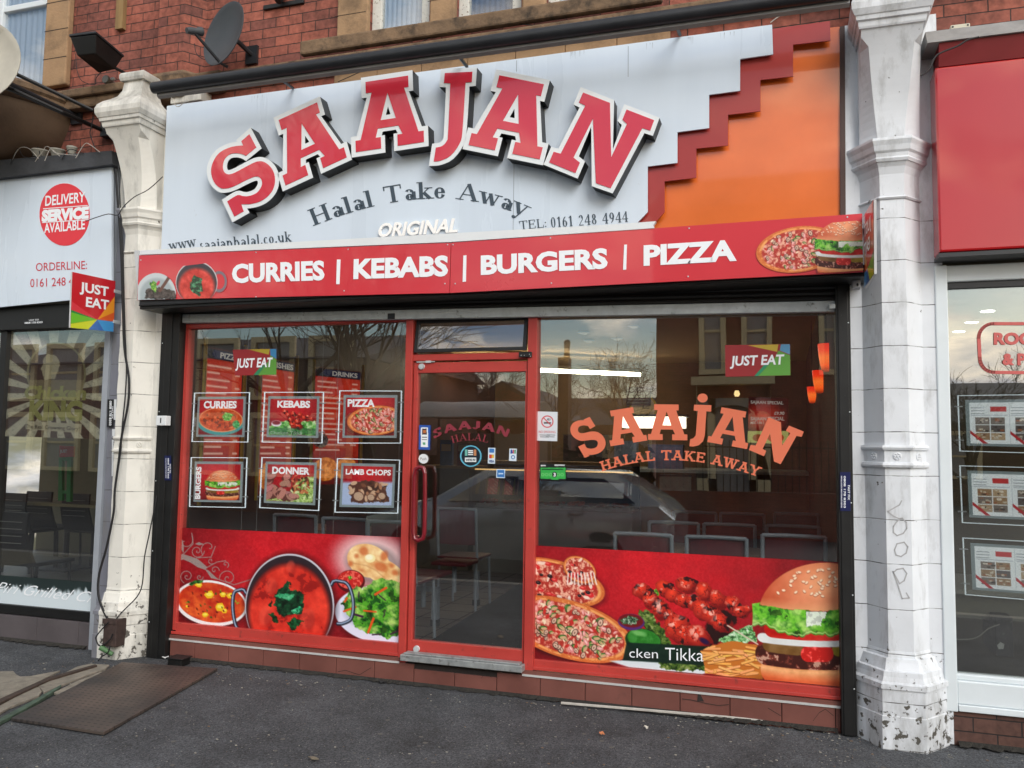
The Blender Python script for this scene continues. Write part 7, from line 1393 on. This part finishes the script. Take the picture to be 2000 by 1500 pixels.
# silver estate car parked at the kerb
YC = -5.7
def VX(px): return V(px, 1000, -YC).x
t = thing('parked_car', 'silver estate car parked at the kerb, mirrored across the door and right window', 'car', ((VX(850)+VX(1320))/2, YC, RZ)); xf_, xr_ = -3.05, 1.15+.1
xr_ = V(1318, 1040, -YC).x; xf_ = xr_-4.5; zg = RZ
def sec(x, zb_, zs, zr, hw, hr): # cross-section: sill, shoulder, roof
    y0 = YC-.88; pts = [(x, y0+s*hw, z) for s, z in ((1, zb_), (1.03, zb_+.25), (1, zs))]; pts += [(x, y0+hr, zr), (x, y0+hr*.6, zr+.02), (x, y0-hr*.6, zr+.02), (x, y0-hr, zr)]; pts += [(x, y0-s*hw, z) for s, z in ((1, zs), (1.03, zb_+.25), (1, zb_))]; return pts
z_ = lambda a: zg+a
secs = [sec(xf_, z_(.35), z_(.6), z_(.62), .6, .5), sec(xf_+.12, z_(.22), z_(.68), z_(.72), .8, .7), sec(xf_+.9, z_(.2), z_(.86), z_(.93), .87, .75), sec(xf_+1.15, z_(.2), z_(.9), z_(.98), .88, .76), sec(xf_+1.85, z_(.2), z_(.92), z_(1.38), .88, .62), sec(xf_+2.6, z_(.2), z_(.93), z_(1.43), .88, .62), sec(xf_+3.7, z_(.2), z_(.94), z_(1.38), .88, .6), sec(xf_+4.3, z_(.24), z_(.95), z_(1.0), .84, .7), sec(xf_+4.48, z_(.3), z_(.8), z_(.84), .78, .6)]
MB().loft(secs).build('body', M('silver_car_paint', (150, 156, 160), .25, metal=.6, nz=None, coat=1), t, smooth=True)
gl_ = MB(); yo = YC-.88
for s in (1, -1):
    pts = [(xf_+1.4, .95), (xf_+1.95, 1.30), (xf_+3.55, 1.30), (xf_+4.0, .99)]; q = []
    for x, z in pts: f = (z-.93)/.47; q.append(Vector((x, yo+s*(.885-.262*f+.006), z_(z))))
    gl_.quad(*q)
gl_.build('side_window', M('car_glass', (26, 30, 32), .04, nz=None, coat=1), t, recalc=False)
for x in (xf_+.85, xf_+3.55):
    for s in (1, -1):
        w = MB(); w.lathe((x, yo+s*.80, z_(.31)), [(.18, -.02), (.31, -.01), (.315, .04), (.31, .1), (.2, .105)], 28, (0, s, 0)); wo = w.build('wheel', M('tyre_rubber', (24, 24, 25), .8), t, smooth=True); MB().lathe((x, yo+s*.905, z_(.31)), [(.2, -.01), (.19, .0), (.05, -.012), (0, .0)], 10, (0, s, 0)).build('rim', mALU, wo, smooth=True)
for x in (xf_+2.2, xf_+3.1): MB().box(x, x+.17, yo+.885, yo+.915, z_(.82), z_(.85)).build('door_handle', M('silver_car_paint'), t, bevel=.006)
ds = MB()
for x in (xf_+1.62, xf_+2.62, xf_+3.3): ds.box(x, x+.008, yo+.86, yo+.8905, z_(.4), z_(.92))
ds.build('door_seam', mBLK, t); MB().tube([(xf_+3.75, yo, z_(1.40)), (xf_+4.1, yo, z_(1.62))], .004, 5).build('aerial', mBLK, t)
for s in (1, -1): MB().tube([(xf_+2.0, yo+s*.58, z_(1.44)), (xf_+3.7, yo+s*.56, z_(1.43))], .014, 6).build('roof_rail', mDARK, t)
# ================================================================== things on the walls
mDISH = M('dark_dish_metal', (62, 66, 70), .5, nz=(14, .12)); mPALE = M('weathered_pale_dish', (176, 172, 160), .6, nz=(4, .15), stain=(6, .6, .2, (130, 122, 104)))
def dish(c, n, r, mat, label, lnb, rim_mat=None, nm='satellite_dish'):
    n = Vector(n).normalized(); t = thing(nm, label, 'satellite dish', c); prof = [(r*k/10, r*.22*(k/10)**2) for k in range(11)]
    m = MB(); m.lathe(c, [(max(a, .002), h) for a, h in prof]+[(r*1.02, r*.22), (r*1.02, r*.2)]+[(a, h-.008) for a, h in reversed(prof[1:])]+[(.002, -.008)], 36, n); o_ = m.build('reflector', mat, t, smooth=True)
    up = Vector((0, 0, 1)); dn = (-up-n*(-up).dot(n)).normalized(); foot = c+dn*r*.95+n*r*.16; L_ = c+dn*r*.45+n*r*1.15
    MB().tube([foot-n*.06, foot, L_], .011, 8).build('feed_arm', mDARK, t); h = MB(); h.lathe(L_+(c-L_).normalized()*.0, [(.02, -.05), (.024, -.02), (.024, .03), (.032, .05), (.032, .07)], 14, (c-L_+dn*-.02).normalized()); h.build('feed_horn', mDISH, t, smooth=True)
    b_ = MB(); b_.tube([c-n*.01, c-n*.08, Vector((c.x+.05, .09, c.z-.05))], .018, 8); b_.box(c.x-.0, c.x+.1, .075, .099, c.z-.12, c.z+.02); b_.build('wall_bracket', mDARK, t)
    return t
dish(P(448, 72, -.12), (-.34, -.92, .12), .24, mDISH, 'dark grey satellite dish on the red brick above the left end of the sign', 0)
d2 = dish(P(-42, 128, -.75), (.35, -.9, .1), .32, mPALE, 'big pale satellite dish cut by the left edge of the photo', 0)
pm = MB(); pm.tube([P(-20, 118, -.7), P(28, 143, -.62), P(180, 215, -.2), P(212, 240, .08)], .014, 8); o_ = pm.build('mast_pole', mBLACK, d2); MB().tube([P(-20, 160, -.7), P(28, 177, -.62), P(120, 219, -.35), P(206, 257, .08)], .017, 8).build('mast_pole', mBLACK, d2); MB().box(P(190, 240, .0).x, P(215, 240, .0).x, .03, .098, P(200, 268, .05).z, P(200, 232, .05).z).build('wall_plate', mDARK, d2, bevel=.004)
t = thing('floodlight', 'black box floodlight tilted downward on the brick wall at the upper left', 'floodlight', P(190, 100, -.1))
m = MB(); A = [P(137, 73, -.36), P(187, 67, -.36), P(240, 112, -.06), P(196, 122, -.06)]; Bq = [a+(P(186, 128, -.2)-P(188, 94, -.2))*.85 for a in A]; cc = sum(Bq, Vector())/4; Bq = [cc+(b-cc)*.72 for b in Bq]
m.loft([A, Bq]); m.build('housing', mBLACK, t, bevel=.006); up_ = Vector((0, 0, .018)); cA = sum(A, Vector())/4; A1 = [cA+(a-cA)*1.05 for a in A]; MB().loft([[a+up_*1.2 for a in A1], [a+up_*.2 for a in A1]]).build('top_rim', mDARK, t, bevel=.004)
MB().tube([cc+Vector((.03, 0, .02)), Vector((cc.x+.12, .095, cc.z-.02))], .012, 8).build('bracket', mBLACK, t); vn = MB()
for k in range(7): a = Bq[0]*(1-k/7)+Bq[1]*(k/7); vn.box(a.x+.004, a.x+.012, a.y-.004, a.y, a.z+.02, a.z+.035)
vn.build('vent_slots', mDARK, t)
t = thing('security_sensor', 'small round glass-fronted sensor under the floodlight', 'sensor', P(207, 154, .02)); c = P(205, 154, -.02); MB().lathe(c, [(.03, 0), (.034, .01), (.03, .03), (.02, .05), (.016, .1)], 18, (0, 1, 0)).build('body', M('old_clear_plastic', (130, 128, 118), .3), t, smooth=True); MB().lathe(c+Vector((.045, .02, 0)), [(.012, 0), (.014, .02), (.008, .03)], 12, (1, 0, 0)).build('gland', mALU, t, smooth=True)
t = thing('junction_box', 'cream square junction box on the wall above the right red fascia', 'junction box', P(1876, 60, .02)); a, b_ = P(1857, 77, .0), P(1895, 44, .0); MB().box(a.x, b_.x, .0, .099, a.z, b_.z).build('box_body', M('cream_plastic', (196, 192, 172), .5, nz=(6, .05)), t, bevel=.006); s = MB()
for x in (a.x+.012, b_.x-.012):
    for z in (a.z+.012, b_.z-.012): s.lathe((x, .0, z), [(.006, 0), (.005, .002), (0, .003)], 8, (0, -1, 0))
s.build('screw', mDARK, t)
t = thing('alarm_socket', 'small white socket box on the left black shutter rail', 'socket box', P(318, 822, -.12)); a, b_ = P(306, 831, -.15), P(326, 812, -.15); MB().box(a.x, b_.x, -.16, -.1065, a.z, b_.z).build('box_body', mWHITE, t, bevel=.004); MB().box((a.x+b_.x)/2-.004, (a.x+b_.x)/2+.004, -.163, -.1605, a.z+.018, b_.z-.016).build('key_slot', mDARK, t)
t = thing('meter_box', 'rusty brown electric box low on the left pilaster with tangled cables', 'meter box', P(215, 1262, -.25)); a, b_ = P(201, 1262, -.27), P(229, 1211, -.27); MB().box(a.x, b_.x, -.275, -.17, a.z, b_.z).build('box_body', M('rusty_brown_box', (62, 48, 44), .7, nz=(22, .35)), t, bevel=.005); MB().box(a.x-.006, b_.x+.006, -.281, -.276, b_.z-.03, b_.z+.004).box(a.x+.004, b_.x-.004, -.281, -.276, a.z+.005, a.z+.03).build('lid_strip', M('rusty_brown_box'), t)
t = MB(); g0 = G(331, 1299, .0); g1 = G(363, 1300, .0); t.box(g0.x, g1.x, g0.y-.02, g0.y+.07, .004, .048); t.box(g0.x-.01, g1.x+.015, g0.y-.03, g0.y+.08, .049, .056); tag(t.build('rail_foot_box', mBLACK, bevel=.003), 'small black steel box on the pavement at the foot of the left shutter rail', 'box')
t = thing('rail_label', 'small warning label plate under the right end of the banner', 'label plate', P(1672, 550, -.2)); MB().px([(1665, 537), (1680, 535), (1681, 561), (1665, 562)], -.2, .08).build('plate', M('grey_label', (150, 150, 154), .5), t); MB().px(arcp(1675, 556, 2.2, 3, 0, 360, 12)[:-1], -.2015, .001).build('flame_mark', mBLK, t)
# cables
def cable(pts, Y, r=.006, mat=None, name='cable', lab='', par_=None, sub_=4):
    n = len(pts); res = []
    for i in range(n-1):
        p0, p1, p2, p3 = [Vector(pts[max(0, min(n-1, i+k))]) for k in (-1, 0, 1, 2)]
        for k in range(sub_): u = k/sub_; res.append(.5*((2*p1)+(p2-p0)*u+(2*p0-5*p1+4*p2-p3)*u*u+(3*p1-p0-3*p2+p3)*u**3))
    res.append(Vector(pts[-1])); Yf = Y if callable(Y) else (lambda k: Y)
    o_ = MB().tube([P(q.x, q.y, Yf(i/len(res))) for i, q in enumerate(res)], r, 6).build(name, mat or mCABLE, par_, smooth=True)
    return o_ if par_ else tag(o_, lab, 'cable', 'cables on the left pilaster')
cable([(226, 330), (229, 380), (233, 430), (237, 500), (240, 600), (243, 680), (252, 740), (250, 790), (238, 850), (232, 900), (224, 960), (222, 1000), (208, 1070), (194, 1120), (192, 1160), (203, 1195), (213, 1212)], lambda u: -.21-.08*max(0, u-.6), .0085, lab='thickest black cable running the full height of the left pilaster')
cable([(231, 322), (235, 400), (240, 480), (242, 560), (244, 640), (247, 720), (244, 780), (239, 830), (236, 880), (230, 920)], -.215, .005, lab='thin black cable beside the thickest one on the left pilaster')
cable([(168, 432), (190, 424), (212, 418), (230, 420), (240, 405), (262, 385), (290, 370), (318, 345)], -.24, .0035, lab='thin cable looping from the white delivery sign across the left pilaster')
cable([(306, 968), (300, 1000), (290, 1050), (282, 1090), (278, 1140), (268, 1165), (246, 1188), (230, 1205), (221, 1222)], lambda u: -.13-.13*u, .0045, lab='thin cable falling from the left shutter rail to the brown meter box')
cable([(212, 1215), (190, 1240), (188, 1250), (196, 1262), (214, 1250), (220, 1238)], -.3, .005, lab='loose cable loop in front of the brown meter box')
cable([(215, 1262), (210, 1275), (196, 1285), (186, 1302)], -.3, .004, lab='cable end trailing from the meter box to the broken ground')
cable([(182, 228), (178, 250), (176, 262), (186, 290), (192, 300)], -.1, .004, lab='short dark cable hanging from the crown of the left pilaster')
cable([(148, 105), (150, 135), (160, 158), (185, 165), (188, 152), (200, 138)], .03, .003, lab='thin dark wire looping under the floodlight')
cable([(380, 85), (384, 105), (400, 116), (420, 108)], -.1, .003, lab='thin wire hanging from the dark satellite dish')
cable([(1912, 72), (1890, 78), (1870, 90), (1840, 102), (1826, 112), (1815, 135), (1798, 148)], -.28, .005, lab='black cable drooping over the lead flashing above the right fascia')
cable([(1640, 0), (1590, 8), (1530, 28), (1505, 44)], -.2, .0035, M('white_cable_', (176, 172, 164), .6), lab='pale wire drooping at the upper right end of the pale sign')
cable([(330, 180), (345, 208), (360, 200), (368, 198)], -.2, .003, M('white_cable_'), lab='pale wire at the top left corner of the pale sign')
cable([(660, 160), (700, 142), (747, 121)], -.1, .003, lab='thin black wire across the stone band above the letters')
cable([(820, 84), (880, 55), (960, 44), (1050, 50)], 0, .0035, lab='thin black wire along the stone sill under the middle windows')
gp = MB(); gp.tube([P(196, 1264, -.3), P(220, 1278, -.27)], [.02, .014], 10); tag(gp.build('green_pipe', M('green_plastic_pipe', (74, 110, 70), .6, nz=(10, .2)), smooth=True), 'short green plastic pipe stub at the foot of the meter box', 'pipe')
# clutter on the lead capping of the chicken shop
for k, (x, y, w) in enumerate(((78, 302, 15), (112, 301, 13), (140, 296, 9))):
    c = P(x, y, -.12); t = thing('cable_connector', ('pale cable connector lump on the chicken shop capping, leftmost', 'pale cable connector lump on the capping, in the middle', 'pale cable connector lump on the capping, nearest the pilaster')[k], 'connector', c, 'pale connectors on the chicken shop capping'); s = w/230; MB().lathe(c, [(s*.7, -.02), (s*.8, 0), (s*.95, .018), (s*1.05, .03), (s*.9, .04), (s*.3, .046)], 14, (.1, -.1, 1)).build('body', M('pale_lead', (150, 148, 138), .7, nz=(20, .15)), t, smooth=True)
rr = random.Random(12)
for k in range(7):
    x = rr.uniform(-5, 150); pts = [(x, 322-x*.09), (x+rr.uniform(5, 18), 305-x*.08+rr.uniform(-14, 4)), (x+rr.uniform(22, 40), 300-x*.06+rr.uniform(-10, 10)), (x+rr.uniform(40, 62), 312-x*.1)]
    o_ = cable(pts, -.16-rr.random()*.05, .0028, mCABLE if k % 2 else M('white_cable_'), name='loose_wire', lab='x'); o_['label'] = 'loose tangled wire lying on the capping above the chicken shop sign'; o_['group'] = 'loose wires on the capping'
# ================================================================== on the pavement
t = MB(); q = [G(22, 1402, .02), G(203, 1430, .02), G(425, 1305, .02), G(238, 1293, .02)]; t.prismv([q], (0, 0, -.016)); tag(t.build('cellar_plate', M('rusty_tread_plate', (96, 80, 72), .55, metal=.25, nz=None, node=plate_node), bevel=.002), 'large rusty tread plate lying over the cellar opening on the pavement', 'metal plate')
mCON = M('broken_concrete', (128, 122, 110), .9, nz=(14, .25), bump=(60, .7), stain=(9, .6, .2, (84, 80, 72)))
def slab(pts, z, lab, mat=mCON, name='concrete_slab', h=.015): m = MB(); m.prismv([[G(x, y, z) for x, y in pts]], (0, 0, -h)); return tag(m.build(name, mat, bevel=.003), lab, 'slab' if name == 'concrete_slab' else 'strip')
slab([(-60, 1325), (0, 1311), (26, 1310), (32, 1317), (40, 1321), (60, 1320), (86, 1315), (118, 1309), (100, 1318), (60, 1338), (0, 1366), (-60, 1395)], .010, 'pale patch of worn concrete at the far left of the pavement')
slab([(-60, 1420), (3, 1376), (62, 1344), (76, 1341), (82, 1350), (76, 1358), (20, 1380), (-60, 1425)], .012, 'broken concrete strip piece nearest the left photo edge')
slab([(70, 1338), (110, 1322), (150, 1302), (176, 1296), (214, 1298), (206, 1306), (170, 1318), (140, 1330), (100, 1346), (86, 1352), (80, 1344)], .012, 'cracked concrete strip piece beside the tread plate')
slab([(105, 1352), (150, 1330), (196, 1312), (205, 1312), (170, 1326), (118, 1356)], .014, 'thin sliver of concrete against the tread plate')
slab([(-60, 1391), (0, 1364), (92, 1323), (186, 1297), (190, 1299), (96, 1327), (0, 1372), (-60, 1400)], .024, 'old dark timber strip set in the ground at the left', M('rotten_timber', (62, 50, 42), .9, nz=(30, .3)), 'timber_strip', .03)
slab([(-40, 1425), (0, 1402), (60, 1370), (120, 1336), (118, 1342), (60, 1378), (0, 1410), (-40, 1430)], .020, 'green edged strip running along the left side of the tread plate', M('green_edged_strip', (66, 84, 70), .7, nz=(18, .45)), 'green_strip', .02)
m = MB(); m.tube([G(1096, 1373, .014), G(1250, 1386, .014), G(1400, 1399, .014), G(1522, 1411, .014)], .008, 6); tag(m.build('white_batten', M('dirty_white_trim', (176, 172, 164), .6, nz=(30, .15))), 'thin dirty white trim strip lying along the base tiles on the pavement', 'strip')
rr = random.Random(21); dm = MB(); pts = []
for k in range(900):
    if k < 300: x, y = rr.uniform(330, 1640), 0; y = 1300+(x-330)*.095+abs(rr.gauss(0, 9))+4
    elif k < 420: x, y = rr.uniform(60, 300), rr.uniform(1270, 1345)
    elif k < 500: x, y = rr.uniform(1600, 1720), rr.uniform(1420, 1490)
    else: x, y = rr.uniform(0, 2000), rr.uniform(1300, 1500); 
    g = G(x, y, .0); 
    if g.y > -.06 or (x < 300 and y < 1270): continue
    s = rr.choice([.0015, .002, .002, .003, .004, .006]); a = rr.uniform(0, 6.28); z = .004+.0
    z = float(-.004+.016*(fbm(np.array(g.x), np.array(g.y), .9, 3)-.5))+.001
    pts_ = [Vector((g.x+s*1.4*cos(a+b)*rr.uniform(.5, 1.1), g.y+s*sin(a+b)*rr.uniform(.5, 1.1), z)) for b in (0, 1.3, 2.6, 3.9, 5.1)]
    dm.cur = rr.choice([0, 0, 1, 2]); dm.prismv([pts_], (0, 0, s*.5))
o_ = dm.build('grit', [M('pale_grit', (150, 146, 136), .8, nz=None), M('grey_grit', (120, 118, 112), .9, nz=None), M('brown_grit', (116, 96, 78), .9, nz=None)]); o_['kind'] = 'stuff'; tag(o_, 'scattered pale grit, cigarette ends and chips on the pavement', 'grit')
# flattened chewing gum and repairs in the asphalt surface are in the pavement material; a few flat leaves / packaging scraps
for k, (x, y, s, c, lab) in enumerate(((746, 1331, .03, (26, 26, 28), 'crumpled black scrap lying against the base tiles left of the door'), (1263, 1420, .016, (196, 190, 178), 'small white cigarette end on the pavement right of the door'), (1175, 1431, .014, (180, 110, 70), 'small orange brown scrap on the pavement'), (613, 1481, .03, (120, 112, 96), 'dry leaf scrap near the bottom edge of the photo'), (325, 1284, .03, (206, 206, 204), 'white paper scrap wedged at the foot of the left shutter rail'))):
    g = G(x, y, .012); r2 = random.Random(k); m = MB(); ring = [Vector((g.x+s*cos(a)*r2.uniform(.5, 1.2), g.y+s*.7*sin(a)*r2.uniform(.5, 1.2), g.z+r2.uniform(-.006, .012))) for a in np.linspace(0, 6.28, 9)[:-1]]; m.prismv([ring], (0, 0, -.004)); tag(m.build('litter_scrap', M('litter_%d' % k, c, .7), None), lab, 'litter')
# drips of repaired crack line on the pavement at left

# old chewing gum trodden flat, tar seams and a repaired trench
rr = random.Random(77); gm_ = MB()
for k in range(70):
    g = G(rr.uniform(300, 1990), rr.uniform(1370, 1500)); 
    if g.y > -.15: continue
    s = rr.uniform(.006, .014); z = float(-.004+.016*(fbm(np.array(g.x), np.array(g.y), .9, 3)-.5))+.0012; gm_.prismv([[Vector((g.x+s*cos(a)*rr.uniform(.8, 1.2), g.y+s*sin(a)*rr.uniform(.8, 1.2), z)) for a in np.linspace(0, 6.28, 10)[:-1]]], (0, 0, .0008))
o_ = gm_.build('gum_spots', M('trodden_gum', (92, 90, 86), .8, nz=(30, .2))); o_['kind'] = 'stuff'; tag(o_, 'flat grey spots of old chewing gum on the pavement', 'gum')

mPO = M('black_sticker', (22, 22, 26), .4, nz=None)
for (x0, x1, y0, y1, lab, mt, tx_, c_) in ((210, 222, 780, 834, 'black service sticker with white phone number on the light grey post', mPO, '0808 178 8303', mTXTW), (223, 228, 780, 820, 'small white strip sticker beside the black one on the grey post', mWHITE, '', None), (219, 226, 838, 930, 'long narrow white strip sticker low on the grey post', mWHITE, '', None)):
    st = tag(MB().px([(x0, y0), (x1, y0), (x1-1, y1), (x0-1, y1)], -.0715, .001).build('post_sticker', mt), lab, 'sticker')
    if tx_: text(tx_, (x0+4, y0+3), (x0+3, y1-3), (x0+8.5, y0+3), -.0725, mTXTW, parent=st, bold=.02); text('FAST FIX', (x0+8.5, y0+14), (x0+8, y1-16), (x0+11.5, y0+14), -.0725, mTXTW, parent=st, bold=.02)
st = tag(MB().px([(45, 625), (85, 622), (86, 632), (46, 634)], -.0615, .001).build('post_sticker', mPO), 'small black sticker on the dark header over the chicken shop window', 'sticker'); text('VISIT FIX', (56, 627.5), (76, 626), (56, 624), -.0625, mTXTW, parent=st); text('0808 178 8303', (48, 632.4), (83, 630.8), (48, 629), -.0625, mTXTW, parent=st, bold=.02)
t = thing('wall_plate_bracket', 'black steel wall plate with a cut arm, on the brick right of the dark dish', 'bracket', P(555, 10, .08)); a, b_ = P(515, 20, .09), P(594, -2, .09); MB().box(a.x, b_.x, .08, .099, a.z, b_.z).build('plate', mBLACK, t, bevel=.003); c = P(555, 0, .08); MB().tube([c+Vector((0, 0, .06)), c+Vector((-.02, -.05, -.03))], .03, 8).build('arm', mBLACK, t)
